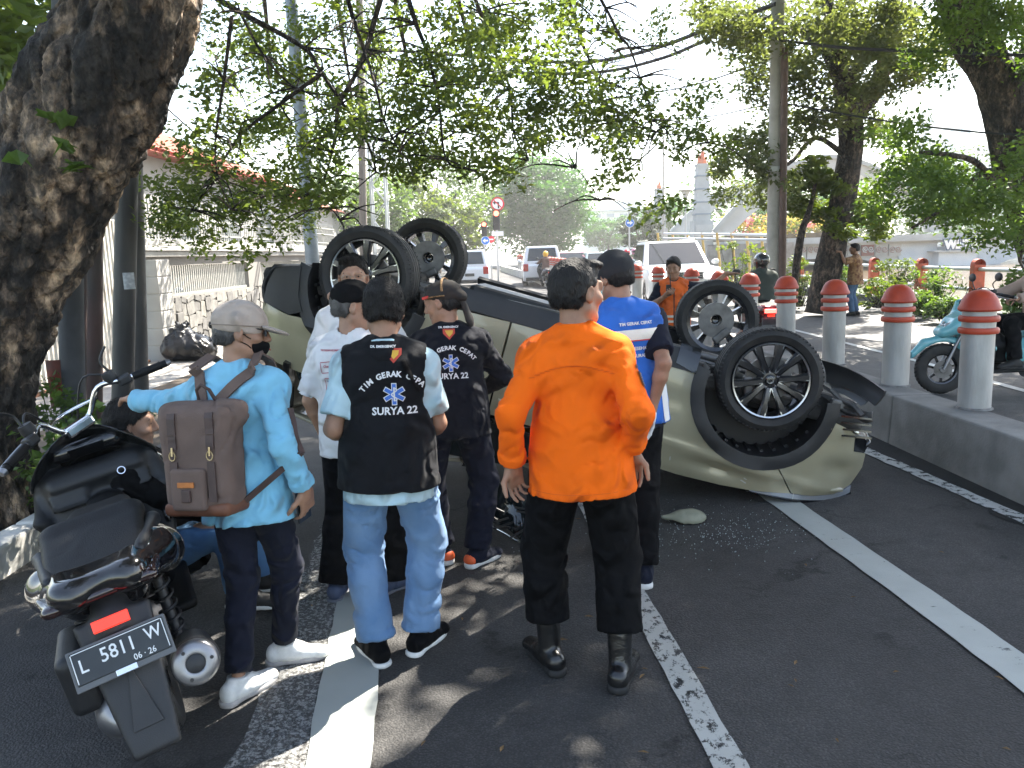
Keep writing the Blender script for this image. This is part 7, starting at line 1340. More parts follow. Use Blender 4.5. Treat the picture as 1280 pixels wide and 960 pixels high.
q[3].z = .02; q[2].z = .012; plate('cracked_glass', q, .012, M_CGL, o, (0, .02, .05)); b = MB(); b.tube([q[3]+Vector((0, 0, .01)), (q[3]+q[2])/2+Vector((0, -.02, .02)), q[2]+Vector((0, 0, .01))], .008, 6); b.tube([q[0], (q[0]+q[3])/2, q[3]], .012, 6); b.build('frame_edge', M_CHROME, o, smooth=60)
b = MB(); r = random.Random(3)
for _ in range(14): a = P(r.uniform(610, 660), r.uniform(632, 665), 4.5); b.bar(a, a+Vector((r.uniform(-.12, .12), r.uniform(-.1, .1), r.uniform(-.05, .05))), .01, .01)
b.build('torn_wiring', M_CLAD, o)
V, Q = [], []; r = random.Random(8)
for _ in range(520):
    t = r.random(); px, py = (r.gauss(850, 60), r.gauss(658, 20)) if t < .6 else ((r.gauss(935, 35), r.gauss(668, 12)) if t < .85 else (r.uniform(640, 1000), r.uniform(640, 720)))
    c = G(px, max(625, py)); s_ = r.uniform(.0016, .0038); k = len(V); a = r.uniform(0, 6.28); p = [Vector((s_*math.cos(a+1.57*i), s_*math.sin(a+1.57*i), .001)) for i in range(4)]; V += [tuple(c+w) for w in p]+[tuple(c+w*.8+Vector((0, 0, s_*1.2))) for w in p]; Q += [(k+4, k+5, k+6, k+7)]+[(k+i, k+(i+1) % 4, k+4+(i+1) % 4, k+4+i) for i in range(4)]
o = mesh_np('broken_glass', V, Q, mat('glass_crumb', (.40, .45, .45), .2, spec=.8), smooth=False, kind='stuff'); tag(o, 'scattered crumbs of broken safety glass on the asphalt', 'broken glass')
# ================================================================ scooters
M_SEATL = mat('seat_vinyl', (.006, .006, .0065), .55, var=.2, vscale=20, bump=.2, bscale=200, spec=.25); M_ALU = mat('cast_alu', (.26, .26, .27), .38, metal=.85, var=.15, vscale=9); M_MATTE = mat('matte_plastic', (.014, .015, .017), .5, var=.15, vscale=12, bump=.1, bscale=250); M_SMOKE = mat('smoked_lens', (.018, .006, .006), .08, coat=.8); M_SCREEN = mat('smoked_screen', (.012, .013, .014), .1, spec=.6); M_REFL = mat('reflector_red_glow', (.75, .03, .015), .3, emit=(.9, .04, .02), estr=.25)  # the red reflector is given a faint glow of its own, though no lamp
def mb_tube(pts, r, n=10): b = MB(); b.tube(smooth_tuple(pts), r, n); return b
def smooth_tuple(p): return [Vector(v) for v in smooth_path(p, 5)]
def scooter(name, label, M, paint, steer=0.0, h=.011, bars='custom', plate_txt=None, group=None, lean=0):
    t = thing(name, label, 'scooter', group=group); t.matrix_world = M
    def two(fn):
        for q in (1, -1): fn(q)
    lo, hi = (-.62, -.36, .05), (1.5, .36, 1.35)
    B = Blob(lo, hi, h)
    for q in (1, -1):
        B.cone((-.40, .08*q, .765), (-.12, .165*q, .725), .038, .062, .04); B.cone((-.12, .165*q, .725), (.30, .145*q, .60), .062, .075, .05); B.cone((.30, .145*q, .60), (.60, .115*q, .42), .075, .06, .05); B.cone((.2, .12*q, .58), (.58, .12*q, .36), .07, .05, .04); B.cone((-.30, .145*q, .735), (.02, .175*q, .66), .035, .075, .04); B.cone((.02, .175*q, .66), (.28, .16*q, .52), .075, .05, .04)
    B.box((.0, 0, .70), (.34, .12, .06), .04, None, .05); B.box((-.33, 0, .765), (.085, .14, .045), .035, None, .05); B.box((.42, 0, .52), (.22, .13, .10), .05, None, .06)
    tail = B.build('side_cowl', paint, t)
    B = Blob(lo, hi, h); R = np.array(Matrix.Rotation(rad(-10), 3, 'Y'))
    B.box((-.12, 0, .800), (.22, .150, .028), .026, R, .02, taper=(0, 1, 1.15)); B.box((.30, 0, .765), (.27, .160, .040), .035, np.array(Matrix.Rotation(rad(6), 3, 'Y')), .06, taper=(0, 1, .72)); B.box((.07, 0, .83), (.035, .14, .03), .025, np.array(Matrix.Rotation(rad(-35), 3, 'Y')), .04); B.warp(folds(5, .002, .08)); B.build('seat', M_SEATL, t)
    B = Blob(lo, hi, h)      # tunnel and inner leg shield
    B.box((.66, 0, .46), (.20, .10, .12), .05, None, .06); B.cone((.62, 0, .54), (.86, 0, .72), .07, .08, .05); B.box((.62, 0, .27), (.26, .22, .022), .02, None, .05)
    B.box((.92, 0, .62), (.028, .20, .24), .025, np.array(Matrix.Rotation(rad(16), 3, 'Y')), .03, taper=(2, 1, 1.25)); B.box((.955, 0, .90), (.05, .20, .030), .025, np.array(Matrix.Rotation(rad(-28), 3, 'Y')), .04)
    for q in (1, -1): B.cone((.86, .20*q, .44), (.93, .265*q, .70), .030, .036, .03); B.cone((.93, .265*q, .70), (1.0, .235*q, .92), .036, .028, .03); B.cone((1.0, .235*q, .92), (1.06, .12*q, 1.02), .028, .022, .03); B.box((.905, .135*q, .80), (.012, .075, .055), .01, np.array(Matrix.Rotation(rad(16), 3, 'Y')), .012); B.box((1.0, 0, .80), (.07, .21, .15), .04, None, .04); B.build('inner_shield', M_MATTE, t)
    B = Blob(lo, hi, h)      # front cowl
    for q in (1, -1): B.cone((.98, .17*q, .45), (1.06, .23*q, .80), .06, .075, .06, flat=((0, 1, 0), .7)); B.cone((1.06, .23*q, .80), (1.06, .17*q, 1.00), .075, .045, .06, flat=((0, 1, 0), .7)); B.cone((1.10, .16*q, .80), (1.33, .05*q, .70), .07, .06, .07); B.cone((1.06, .2*q, .70), (.86, .215*q, .52), .06, .035, .05, flat=((0, 1, 0), .5))
    B.box((1.12, 0, .82), (.13, .15, .09), .06, np.array(Matrix.Rotation(rad(28), 3, 'Y')), .08); B.cone((1.0, -.12, 1.03), (1.0, .12, 1.03), .04, .04, .06); B.cone((1.10, 0, .55), (1.05, 0, .35), .07, .05, .05); fc = B.build('front_cowl', paint, t)
    B = Blob(lo, hi, h*.8)
    for q in (1, -1): B.cone((1.30, .035*q, .775), (1.14, .18*q, .86), .026, .018, .02); 
    B.build('headlight', M_CLEAR, fc)
    b = MB(); V = []
    nu, nv = 9, 7
    for i in range(nu):
        for j in range(nv):
            a = (i/(nu-1)-.5)*2; w_ = .27*(1-.40*(j/(nv-1))**1.6); V.append((1.13-.16*a*a-.10*j/(nv-1), a*w_, .90+.22*(j/(nv-1))*(1-.25*a*a)))
    Q = [(i*nv+j, i*nv+j+1, (i+1)*nv+j+1, (i+1)*nv+j) for i in range(nu-1) for j in range(nv-1)]; sc = mesh_np('windscreen', V, Q, M_SCREEN, t); md = sc.modifiers.new('s', 'SOLIDIFY'); md.thickness = .005
    for px_, r_ in ((.0, .272), (1.31, .285)):
        w = bpy.data.objects.new('wheel', None); link(w, t); w.location = (px_, 0, r_)
        if px_ > 1: w.rotation_euler = (0, 0, steer)
        b = MB(); w_ = .12 if px_ < 1 else .10; R_, ri = r_, .168; p = [(ri, -w_*.32), (ri+.03, -w_*.48), (R_-.03, -w_*.46), (R_-.008, -w_*.28), (R_, 0), (R_-.008, w_*.28), (R_-.03, w_*.46), (ri+.03, w_*.48), (ri, w_*.32)]; b.lathe(p, 40, axis='y'); ty = b.build('tyre', M_TYRE, w, smooth=40)
        b = MB()
        for i in range(40):
            a = 2*math.pi*i/40
            for q in (-1, 1): a2 = a+.05*q; b.bar(((R_+.001)*math.cos(a), .004*q, (R_+.001)*math.sin(a)), ((R_-.012)*math.cos(a+.10), w_*.34*q, (R_-.012)*math.sin(a+.10)), .012, .005, up=(math.cos(a), 0, math.sin(a)))
        b.build('tread', mat('tread_groove', (.006, .006, .006), .9), ty, kind='stuff')
        b = MB(); b.lathe([(ri-.012, -w_*.28), (ri+.003, -w_*.34), (ri+.003, w_*.34), (ri-.012, w_*.28)], 36, axis='y'); rm = b.build('rim', M_ALLOY, w, smooth=40)
        for i in range(7): a = 2*math.pi*i/7; b = MB(); b.bar((.03*math.cos(a), 0, .03*math.sin(a)), ((ri-.006)*math.cos(a+.2), 0, (ri-.006)*math.sin(a+.2)), .024, .02, up=(0, 1, 0)); b.build('spoke', M_ALLOY, rm)
        b = MB(); b.lathe([(0, -.06), (.035, -.06), (.035, .06), (0, .06)], 16, axis='y'); b.build('hub', M_ALU, rm, smooth=30); b = MB(); b.lathe([(.04, .045), (.10, .045), (.10, .05), (.04, .05)], 24, axis='y'); b.build('brake_disc', M_STEEL, rm)
    S = Matrix.Translation((1.02, 0, .95)) @ Matrix.Rotation(rad(-26), 4, 'Y') @ Matrix.Rotation(steer, 4, 'Z') @ Matrix.Rotation(rad(26), 4, 'Y') @ Matrix.Translation((-1.02, 0, -.95))
    st = bpy.data.objects.new('steering', None); link(st, t); st.matrix_basis = S
    B = Blob((1.0, -.12, .2), (1.65, .12, .75), h); B.cone((1.10, 0, .56), (1.31, 0, .62), .06, .055, .03); B.cone((1.31, 0, .62), (1.50, 0, .575), .055, .05, .03); B.cone((1.50, 0, .575), (1.64, 0, .44), .05, .035, .03); B.ell((1.31, 0, .30), (.292, .3, .292), None, .004, 's'); B.build('front_fender', paint, st)
    b = MB(); [b.tube([(1.31, .07*q, .285), (1.10, .07*q, .75)], .018, 8) for q in (1, -1)]; b.build('fork_leg', M_ALU, st, smooth=60, kind='stuff')
    if bars == 'custom':
        b = mb_tube([(.78, -.37, 1.10), (.84, -.24, 1.12), (.92, -.15, 1.14), (.97, -.07, 1.05), (.98, 0, 1.04), (.97, .07, 1.05), (.92, .15, 1.14), (.84, .24, 1.12), (.78, .37, 1.10)], .0125, 12); b.build('handlebar', M_CHROME, st, smooth=60)
        b = mb_tube([(.94, -.13, 1.10), (1.02, -.04, 1.10), (1.02, .04, 1.10), (.94, .13, 1.10)], .008, 8); b.build('cross_brace', M_CHROME, st, smooth=60)
        b = MB(); b.box((.98, 0, 1.03), (.06, .14, .05)); b.build('riser_clamp', M_CHROME, st, bevel=.012)
    else:
        b = mb_tube([(.78, -.35, 1.08), (.88, -.16, 1.10), (.95, 0, 1.08), (.88, .16, 1.10), (.78, .35, 1.08)], .013, 8); b.build('handlebar', M_MATTE, st, smooth=60)
    for q in (1, -1):
        z0 = 1.10 if bars == 'custom' else 1.08; d = Vector((-.06, .13*q, -.02)).normalized(); a = Vector((.785, .36*q, z0)); b = MB(); b.tube([a-d*.10, a-d*.05, a+d*.02, a+d*.03], [.017, .019, .018, .021], 14); b.tube([a+d*.03, a+d*.055], .017, 12); b.build('grip', M_SEATL, st, smooth=50); b = MB(); b.tube([a+d*.055, a+d*.075], [.018, .012], 12); b.build('bar_end', M_ALU, st, smooth=50)
        b = MB(); b.box(a-d*.135, (.05, .06, .045), Matrix.Rotation(q*.4, 3, 'Z')); sw = b.build('switch_pod', M_MATTE, st, bevel=.012); b = mb_tube([a-d*.14+Vector((.05, 0, .0)), a-d*.06+Vector((.075, .0, -.005)), a+d*.03+Vector((.085, 0, -.01)), a+d*.06+Vector((.07, 0, -.012))], [.009]*16, 8); b.build('brake_lever', M_ALU, st, smooth=60)
        b = MB(); b.lathe([(0, -.02), (.028, -.02), (.032, .0), (.028, .028), (0, .028)], 14, Matrix.Translation(a-d*.17+Vector((.03, 0, .03)))); b.build('brake_reservoir', M_MATTE, st, smooth=40)
        b = mb_tube([a-d*.14+Vector((.03, 0, .02)), a-d*.24+Vector((.09, 0, .07)), Vector((1.06, .06*q, 1.06)), Vector((1.08, .03*q, .98))], [.005]*16, 6); b.build('cable', M_CLAD, st, smooth=60)
        b = mb_tube([a-d*.15+Vector((.02, 0, .03)), a-d*.16+Vector((.05, 0, .11)), a-d*.10+Vector((.06, 0, .17))], .006, 6); mi = b.build('mirror_stalk', M_MATTE, st, smooth=60)
        if bars != 'custom': Bm = Blob(np.array(a)+(-.05, -.15, .05), np.array(a)+(.2, .15, .32), h); Bm.ell(a-d*.08+Vector((.06, 0, .20)), (.022, .075, .05)); Bm.build('mirror', M_MATTE, mi)
    if bars == 'custom':
        for o in (t.children):
            if o.name.split('.')[0] in ('inner_shield', 'front_cowl', 'windscreen'):
                for v in o.data.vertices:
                    u = min(1, max(0, (v.co.z-.58)/.36)); v.co.z -= .10*u*u*(3-2*u)
                for c in o.children:
                    for v in c.data.vertices: v.co.z -= .05
    # dash panel
    b = MB(); b.box((.955, 0, .925), (.012, .15, .09), Matrix.Rotation(rad(-50), 3, 'Y')); b.build('dash', M_GLOSSK, t, bevel=.01)
    b = MB(); b.lathe([(.014, 0), (.018, 0), (.018, .004), (.014, .004)], 20, Matrix.Translation((.865, -.105, .80)) @ Matrix.Rotation(rad(-65), 4, 'Y')); b.build('key_ring', M_CHROME, t)
    # rear end
    b = MB(); [b.tube([(-.02, .13*q, .30), (.06, .13*q, .62)], .020, 8) for q in (1, -1)]; b.build('shock_body', M_CLAD, t, smooth=60, kind='stuff')
    b = MB()
    for q in (1, -1): b.tube([Vector((.0+.06*u, .13*q, .34+.26*u))+Vector((.034*math.cos(40*u), .034*math.sin(40*u), 0)) for u in np.linspace(0, 1, 70)], .006, 5)
    b.build('shock_spring', M_CLAD, t, smooth=60, kind='stuff')
    B = Blob(lo, hi, h); B.cone((-.16, -.165, .33), (-.44, -.175, .42), .068, .078, .02); B.cone((.18, -.12, .25), (-.16, -.165, .33), .03, .05, .03); mf = B.build('muffler', M_MATTE, t)
    Mm = Matrix.Translation((-.50, -.177, .442)) @ Matrix.Rotation(rad(-72), 4, 'Y'); b = MB(); b.lathe([(.0, .006), (.028, .006), (.031, .012), (.037, .014), (.062, .010), (.071, .0), (.072, -.03)], 24, Mm); ec = b.build('end_cap', M_ALU, mf, smooth=40); b = MB(); b.lathe([(0, .0075), (.027, .0075)], 16, Mm); b.build('outlet', M_CLAD, ec)
    for i in range(3): a = i*2.09+.5; b = MB(); b.lathe([(0, .017), (.006, .017), (.006, .005)], 6, Mm @ Matrix.Translation((.05*math.cos(a), .05*math.sin(a), 0))); b.build('bolt', M_CLAD, ec)
    B = Blob(lo, hi, h); B.cone((.0, .11, .27), (.42, .11, .26), .075, .085, .03, flat=((0, 1, 0), .6)); B.cone((-.03, .02, .26), (.3, 0, .3), .07, .10, .04); B.cone((-.05, .135, .28), (.0, .155, .27), .05, .045, .02); B.cone((-.20, .10, .24), (-.02, .12, .25), .085, .08, .03); B.cone((-.22, .10, .24), (-.25, .10, .24), .06, .055, .015); B.build('engine_case', M_ALU, t)
    B = Blob(lo, hi, h); B.box((-.08, .185, .40), (.15, .05, .11), .03, None, .02); B.build('air_box', M_MATTE, t)
    B = Blob(lo, hi, h*.9); R = np.array(Matrix.Rotation(rad(28), 3, 'Y')); B.box((-.475, 0, .46), (.016, .070, .225), .012, R, .01, taper=(2, 1, 1.65)); B.cone((-.30, 0, .70), (-.40, 0, .62), .06, .05, .04); B.ell((-.47, 0, .36), (.03, .07, .05), None, .03); mg = B.build('mudguard', M_MATTE, t)
    b = MB(); Rm = Matrix.Rotation(rad(28), 3, 'Y'); b.prism([(-.045, .10), (.045, .10), (.0, -.11)], .006, Matrix.Translation((-.512, 0, .43)) @ Rm.to_4x4() @ Matrix.Rotation(rad(-90), 4, 'Y') @ Matrix.Rotation(rad(90), 4, 'Z')); b.build('mudguard_rib', M_MATTE, mg, bevel=.002)
    B = Blob(lo, hi, h*.9); B.cone((-.405, -.15, .745), (-.405, .15, .745), .022, .022, .01, flat=((0, 0, 1), .8)); B.cone((-.405, -.14, .745), (-.32, -.175, .76), .020, .012, .01); B.cone((-.405, .14, .745), (-.32, .175, .76), .020, .012, .01); B.build('tail_lamp', M_SMOKE, t)
    for q in (1, -1): B = Blob(lo, hi, h); B.cone((-.30, .135*q, .80), (.05, .185*q, .775), .020, .026, .02); B.cone((.05, .185*q, .775), (.20, .165*q, .70), .026, .02, .02); B.build('grab_handle', M_MATTE, t)
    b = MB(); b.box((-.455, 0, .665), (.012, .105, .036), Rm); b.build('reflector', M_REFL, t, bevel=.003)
    PM = Matrix.Translation((-.500, 0, .575)) @ Rm.to_4x4() @ Matrix.Rotation(rad(-90), 4, 'Z') @ Matrix.Rotation(rad(90), 4, 'X')     # plate frame: u right, v up, normal back
    b = MB(); b.box((0, 0, -.004), (.285, .125, .006)); pl = b.build('number_plate', mat('plate_frame', (.10, .105, .11), .5), t, bevel=.004); pl.matrix_basis = PM
    b = MB(); b.box((0, .006, 0), (.270, .100, .006)); b.build('plate_face', mat('plate_black', (.020, .024, .026), .35, var=.15, vscale=20), pl, bevel=.003)
    if plate_txt:
        for txt, u, v, sz in plate_txt: vs, fs = text_mesh(txt, sz, sz*.008, .86); b = MB(); b._add([(x+u, y+v, .0042) for x, y in vs], fs); b.build('plate_letter', mat('plate_white', (.70, .72, .72), .5), pl)
        for (u, v, w_, h_) in ((0, .051, .256, .0025), (-.13, .006, .0025, .088), (.13, .006, .0025, .088)): b = MB(); b.box((u, v, .004), (w_, h_, .002)); b.build('plate_border', mat('plate_white', (.7, .72, .72), .5), pl)
        b = MB(); b.box((0, -.052, .001), (.06, .018, .004)); b.build('plate_sticker', M_CHROME, pl, bevel=.001)
    return t
def bike_matrix(x, y, ang, lean=0.0, z=0.0): return Matrix.Translation((x, y, z)) @ Matrix.Rotation(rad(ang), 4, 'Z') @ Matrix.Rotation(rad(-lean), 4, 'X')
_h = Matrix.Rotation(rad(117), 3, 'Z') @ Matrix.Rotation(rad(-13), 3, 'X'); _o = _h @ Vector((-.5, 0, .575)); _p = G(152, 816, _o.z); BK = (_p.x-_o.x, _p.y-_o.y)

pt_ = [('L', -.105, .006, .058), ('5811', -.005, .014, .060), ('W', .098, .020, .054), ('06 · 26', .060, -.029, .027)]
scooter('black_scooter', 'black parked scooter with chrome handlebar and number plate at lower left', bike_matrix(*BK, 117, 13), M_GLOSSK, rad(30), .0105, 'custom', pt_)
M_TEAL = mat('paint_teal', (.17, .46, .52), .25, coat=.6, var=.05, vscale=3)
tl = scooter('teal_scooter', 'pale teal scooter passing behind the nearest bollard', bike_matrix(6.14, 8.75, 180, 0), M_TEAL, rad(-6), .013, 'plain')
def rider(label, loc, ang, skin, shirt_m, trous_m, helmet_m, q=1.8, hy=0, seat=(.28, .80), group=None, col=.04, scale=1.66):
    m = Man(loc, ang-90, scale, [(-.20, .40, 0, .30), (.20, .40, 0, .30)], pelvis=(0, 0, seat[1]+.05), spine=(0, .16, 1), head=(hy, 4, 0), q=q, arms=[dict(w=(-.30, .50, 1.10), e=(-1, -.3, -.8), f=(.1, 1, -.1), n=(0, 0, -1), curl=1), dict(w=(.30, .50, 1.10), e=(1, -.3, -.8), f=(-.1, 1, -.1), n=(0, 0, -1), curl=1)])
    m.body(label, skin=skin, group=group); m.shirt('jacket', shirt_m, .03, -.02, (1.9, 1.9), .009, int(abs(loc[0])*10), .0, col); m.trousers('trousers', trous_m, .018, .95, .006); m.shoes(RUB_B, RUB_B)
    B = Blob(np.array(m.hc)-.22, np.array(m.hc)+.24, .008*q*.7); H, R = m.H, m.HRn; B.ell(H(0, -.005, .025), (.125, .148, .132), R, .02); B.cone(H(0, .01, -.09), H(0, .02, -.02), .095, .11, .03); B.ell(H(0, .135, -.005), (.085, .06, .055), R, .02, 's'); B.plane_cut(H(0, 0, -.115), m.HR @ Vector((0, 0, -1)), .01); he = B.build('helmet', helmet_m, m.root)
    B = Blob(np.array(m.hc)-.22, np.array(m.hc)+.24, .008*q*.7); B.ell(H(0, .0, .01), (.128, .152, .07), R, .01); B.plane_cut(H(0, .03, 0), m.HR @ Vector((0, -1, 0))); B.build('visor', M_SCREEN, he); return m
rider('rider in beige jacket and grey helmet on the teal scooter at the right edge', (5.92, 8.75, 0), 180, SKIN, mat('jacket_beige', (.42, .31, .25), .85, var=.1, bump=.25, bscale=250), C_BLACK, mat('helmet_grey', (.42, .42, .43), .3, coat=.5), 1.3)
s2 = scooter('motorcycle', 'dark motorcycle with lit red tail light ridden away beyond the bollards', bike_matrix(3.98, 12.3, 84, 0), mat('paint_dark_red', (.12, .015, .018), .25, coat=.5), 0, .018, 'plain')
b = MB(); b.box((-.46, 0, .735), (.03, .20, .06)); b.build('brake_light', mat('tail_lit', (.8, .05, .04), .4, emit=(1, .04, .03), estr=2.6), s2, bevel=.01)
rider('rider in black helmet and dark green jacket with orange sleeves seen from behind', (4.02, 12.55, 0), 84, SKIN, mat('jacket_green', (.030, .042, .034), .8, var=.15, bump=.25, bscale=200), C_NAVY, mat('helmet_black', (.012, .012, .013), .15, coat=.8), 1.6, 10)
# far riders
proto = scooter('scooter', 'small dark scooter among the traffic beside the grey-green hatchback', bike_matrix(3.6, 31, 270, 0, gz(31)), mat('paint_navy', (.02, .025, .05), .3, coat=.4), 0, .03, 'plain', group='scooters in the queue of traffic')
HC = [('helmet_red', (.5, .03, .04)), ('helmet_dark', (.03, .03, .035)), ('helmet_pink', (.5, .2, .3)), ('helmet_yellow', (.75, .42, .02))]
for i, (px, Y, ang, k, jm, lab, slab_) in enumerate([(782, 30, 268, 0, (.10, .05, .06), 'rider in maroon jacket and red helmet left of the white off-roader', None), (768, 33, 272, 1, (.04, .05, .09), 'rider in dark helmet behind the maroon rider', 'small dark scooter behind the maroon rider'), (792, 35, 265, 2, (.16, .18, .10), 'rider in pink helmet close to the white off-roader bonnet', 'small dark scooter nearest the white off-roader'), (684, 35, 98, 3, (.10, .055, .04), 'rider in yellow helmet and brown jacket behind the white estate car', 'small dark scooter behind the white estate car')]):
    x = P(px, 320, Y).x
    if i == 0: proto.matrix_world = bike_matrix(x, Y, ang, 0, gz(Y)); sc_ = proto
    else: sc_ = copy_tree(proto); sc_.matrix_world = bike_matrix(x, Y, ang, 0, gz(Y)); sc_['label'] = slab_
    h_ = Matrix.Rotation(rad(ang), 3, 'Z') @ Vector((.28, 0, 0)); rider(lab, (x+h_.x, Y+h_.y, gz(Y)), ang, SKIN, mat('jacket_%d' % i, jm, .85), C_NAVY, mat(*HC[k], .3), 2.6, 0, group='riders in the queue of traffic')
# ================================================================ traffic
def traffic_car(name, label, x, y, ang, col, L=4.3, W=1.75, H=1.7, kind='mpv', z=None, lit=False, big=False):
    z = gz(y) if z is None else z; t = thing(name, label, 'car', (x, y, z), rad(ang)); pm = mat('paint_%.2f_%.2f_%.2f' % col, col, .3, coat=.6, spec=.5); g0 = .30 if big else .2; R = .39 if big else .31; ax0, ax1 = L*.29, -L*.29; hb = H*(.63 if big else .57); hh = hb-(.02 if big else .10)
    xf, xr = L/2, -L/2
    def arcp(cx): return [(cx+(R+.05)*math.cos(a), R+(R+.05)*math.sin(a)) for a in np.linspace(-.35, math.pi+.35, 12)]
    low = [(xf-.05, g0+.02)]+[(xf, g0+.25), (xf-.02, hh-.12), (xf-.16, hh-.01), (L*.20, hb+.01), (xr+.1, hb+.02), (xr, hb-.1), (xr-.0, g0+.25), (xr+.06, g0+.02)]
    low = low+[p for p in arcp(ax1)[::-1] if p[1] > g0]+[p for p in arcp(ax0)[::-1] if p[1] > g0]
    MX = Matrix.Translation((0, W/2, 0)) @ Matrix.Rotation(rad(90), 4, 'X'); b = MB(); b.prism(low, W, MX); body = b.build('body', pm, t, bevel=.05, seg=3)
    x0, x1, x2, x3 = L*.24, L*.02, xr+.30, xr+.06
    if kind == 'sedan': x2, x3 = xr+1.0, xr+.55
    w0, w1 = W/2-.03, W/2-.20; Z0, Z1 = hb-.01, H
    c8 = [(x3, -w0, Z0), (x0, -w0, Z0), (x0, w0, Z0), (x3, w0, Z0), (x2, -w1, Z1), (x1, -w1, Z1), (x1, w1, Z1), (x2, w1, Z1)]
    b = MB(); b._add(c8, [(3, 2, 1, 0), (4, 5, 6, 7), (0, 1, 5, 4), (1, 2, 6, 5), (2, 3, 7, 6), (3, 0, 4, 7)]); b.build('cabin', pm, t, bevel=.07, seg=3)
    V = [Vector(p) for p in c8]
    def pane(nm, a, b_, c, d, u0, u1, v0, v1, m, off=.012, par=t):
        f = lambda u, v: (a.lerp(b_, u)).lerp(d.lerp(c, u), v); N = (b_-a).cross(d-a).normalized()
        if N.dot((a+c)/2-Vector((0, 0, H*.6))) < 0: N = -N
        q = MB(); p = [f(u0, v0), f(u1, v0), f(u1, v1), f(u0, v1)]; q._add([k+N*off for k in p]+[k-N*.02 for k in p], [(0, 1, 2, 3), (4, 7, 6, 5), (0, 4, 5, 1), (1, 5, 6, 2), (2, 6, 7, 3), (3, 7, 4, 0)]); return q.build(nm, m, par)
    pane('windscreen', V[1], V[2], V[6], V[5], .07, .93, .10, .92, M_CGL); pane('rear_window', V[3], V[0], V[4], V[7], .09, .91, .16, .88, M_CGL)
    for a, b_, c, d in ((V[0], V[1], V[5], V[4]), (V[3], V[2], V[6], V[7])):
        for u0, u1 in ((.06, .30), (.32, .60), (.62, .90)): pane('side_window', a, b_, c, d, u0, u1, .14, .88, M_CGL)
    sx = xf
    for q in (1, -1):
        b = MB(); b.box((xf-.08, q*(W/2-.24), hh-.20), (.20, .42, .15)); b.build('headlight', M_CLEAR if not lit else mat('lamp_lit', (.8, .8, .8), .2, emit=(1, .97, .9), estr=1.2), t, bevel=.04); b = MB(); b.box((xr+.05, q*(W/2-.13), hb-.18), (.14, .24, .34)); b.build('tail_light', M_REDL, t, bevel=.03)
        b = MB(); b.box((xf-.05, q*(W/2-.25), g0+.20), (.13, .22, .10)); b.build('fog_light', M_CLAD, t, bevel=.02)
        Bm = Blob((L*.14, q*(W/2+.12)-.2, hb-.05), (L*.30, q*(W/2+.12)+.2, hb+.25), .03); Bm.ell((L*.21, q*(W/2+.11), hb+.10), (.07, .11, .075)); Bm.build('mirror', pm, t)
    b = MB(); b.box((xf-.03, 0, hh-.20), (.09, W*.48, .20)); gr = b.build('grille', M_CLAD, t, bevel=.02)
    for k in range(4): b = MB(); b.box((xf+.018, 0, hh-.275+k*.05), (.012, W*.46, .016)); b.build('grille_bar', M_CHROME, gr)
    b = MB(); b.lathe([(.05, 0), (.075, 0), (.075, .02)], 16, Matrix.Translation((xf+.02, 0, hh-.19)) @ Matrix.Rotation(rad(90), 4, 'Y')); b.build('emblem', M_CHROME, gr)
    b = MB(); b.box((xf-.03, 0, g0+.10), (.12, W*.62, .17)); b.build('front_bumper_vent', M_CLAD, t, bevel=.03); b = MB(); b.box((xr+.02, 0, g0+.12), (.12, W*.86, .16)); b.build('rear_bumper_trim', M_CLAD, t, bevel=.03)
    for sx, dx in ((xf, .035), (xr, -.02)): b = MB(); b.box((sx+dx, 0, g0+.28 if sx > 0 else hb-.36), (.02, .42, .13)); b.build('number_plate', mat('plate_black', (.02, .024, .026), .35), t)
    for cx in (ax0, ax1):
        for q in (1, -1):
            w = bpy.data.objects.new('wheel', None); link(w, t); w.location = (cx, q*(W/2-.12), R); w.rotation_euler = (0, 0, 0 if q > 0 else math.pi)
            b = MB(); b.lathe([(R*.64, -.1), (R*.9, -.11), (R, -.08), (R, .08), (R*.9, .11), (R*.64, .10)], 26, axis='y'); b.build('tyre', M_TYRE, w, smooth=40); b = MB(); b.lathe([(R*.66, .09), (R*.6, .06), (0, .05)], 20, axis='y'); rm = b.build('rim', M_CLAD, w, smooth=40)
            for k in range(5): a = k*1.257; b = MB(); b.bar((0, .07, 0), (R*.63*math.cos(a), .08, R*.63*math.sin(a)), .05, .03, up=(0, 1, 0)); b.build('spoke', M_ALU, rm)
    if big:
        for q in (1, -1): b = MB(); b.bar((x2, q*(w1-.05), H+.04), (x1-.1, q*(w1-.05), H+.04), .04, .04); b.build('roof_rail', M_CHROME, t)
    return t
WHT = (.72, .73, .74)
traffic_car('car', 'big white off-roader with chrome grille facing the camera beyond the bollards', 4.62, 22.6, 267, WHT, 4.75, 1.86, 1.84, 'mpv', None, True, True)
traffic_car('car', 'white people carrier driving away on the left of the median', P(589, 320, 38).x, 38, 90, WHT, 4.3, 1.72, 1.72)
traffic_car('car', 'white estate car with red tail lights lit beyond the median', P(676, 320, 38).x, 38.5, 90, (.70, .71, .72), 4.5, 1.8, 1.8)
traffic_car('car', 'dusty pink hatchback right of the white estate car', P(717, 320, 37).x, 38, 268, (.42, .15, .17), 4.1, 1.7, 1.5)
traffic_car('car', 'grey-green hatchback facing the camera left of the scooters', P(762, 320, 29).x, 31, 268, (.22, .28, .29), 4.1, 1.72, 1.52)
traffic_car('car', 'white hatchback parked behind the barred opening of the stone wall', -8.3, 16.9, 90, WHT, 3.9, 1.65, 1.62, z=.1)
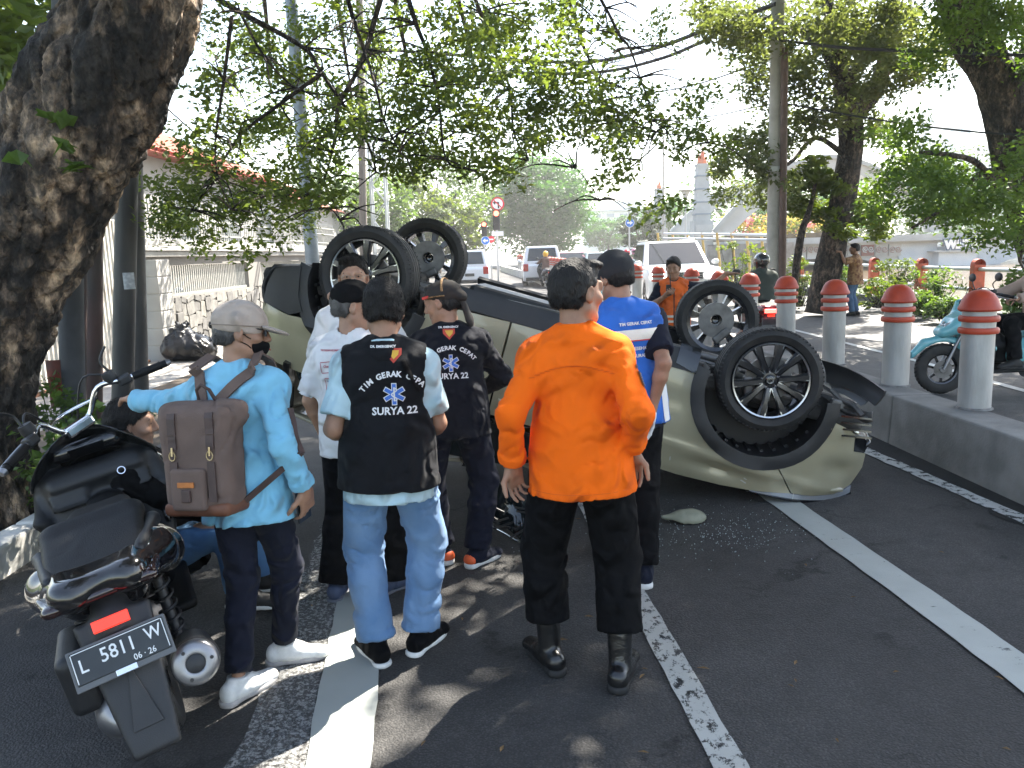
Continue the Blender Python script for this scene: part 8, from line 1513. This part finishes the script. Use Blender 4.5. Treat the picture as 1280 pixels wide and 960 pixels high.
# white sacks by the youth
for i, (px, py, Y, lab, cm, hz_, cz) in enumerate([(211, 583, 4.35, 'white plastic sack printed OLI beside the seated youth', (.62, .63, .64), .085, .50), (212, 615, 4.35, 'grey sack under the printed white sack', (.30, .31, .31), .165, .262)]):
    c = P(px, py, Y); B = Blob((-.3, -.2, -.25), (.3, .2, .25), .012); B.box((0, 0, 0), (.2, .13-.02*(i == 0), hz_), .07, None, .02); B.warp(folds(60+i, .012, .12)); o = B.build('sack', mat('sack_%d' % i, cm, .6, var=.08, vscale=6, bump=.3, bscale=60)); o.location = (c.x, Y, cz); o.rotation_euler = (0, .06*(i == 0), .1); tag(o, lab, 'sack')
    if i == 0:
        bv = bvh_of(o); decal('lettering', text_mesh('OLI', .12, .004), mat('ink', (.04, .05, .08), .7), o, BVHTree.FromPolygons([v.co.copy() for v in o.data.vertices], [tuple(p.vertices) for p in o.data.polygons]), (0, -.3, .02), (1, 0, 0), (0, 0, 1), .004)
# small litter
r = random.Random(12); M_DRY = mat('dry_leaf', (.22, .13, .05), .8, var=.4, vscale=30)
for i in range(34):
    px, py = r.uniform(380, 1270), r.uniform(640, 955); c = G(px, py); s_ = r.uniform(.008, .02); a = r.uniform(0, 6.28); b = MB()
    pts = [(s_*1.6, 0, .003), (.2*s_, .5*s_, .006), (-1.4*s_, 0, .003), (.2*s_, -.5*s_, .008)]; b._add([(x*math.cos(a)-y*math.sin(a), x*math.sin(a)+y*math.cos(a), z) for x, y, z in pts], [(0, 1, 2, 3)]); o = b.build('fallen_leaf', M_DRY); o.location = (c.x, c.y, .003); tag(o, 'tiny dry leaf fallen on the asphalt', 'leaf', 'dry leaves on the road')
# ================================================================ the hazy air over the street
b = MB(); b.box((0, 650, 26), (1900, 1980, 56)); hz = b.build('haze', mat('haze_air', (1, 1, 1)), None, kind='stuff'); hm = MATS['haze_air']; hn = hm.node_tree.nodes; hl = hm.node_tree.links; hn.remove(hn['Principled BSDF'])
pv = hn.new('ShaderNodeVolumePrincipled'); pv.inputs['Color'].default_value = (.98, .97, .94, 1); pv.inputs['Density'].default_value = .0013; pv.inputs['Anisotropy'].default_value = .3; hl.new(pv.outputs[0], hn['Material Output'].inputs['Volume'])
tag(hz, 'pale sunlit haze filling the street air', 'haze')
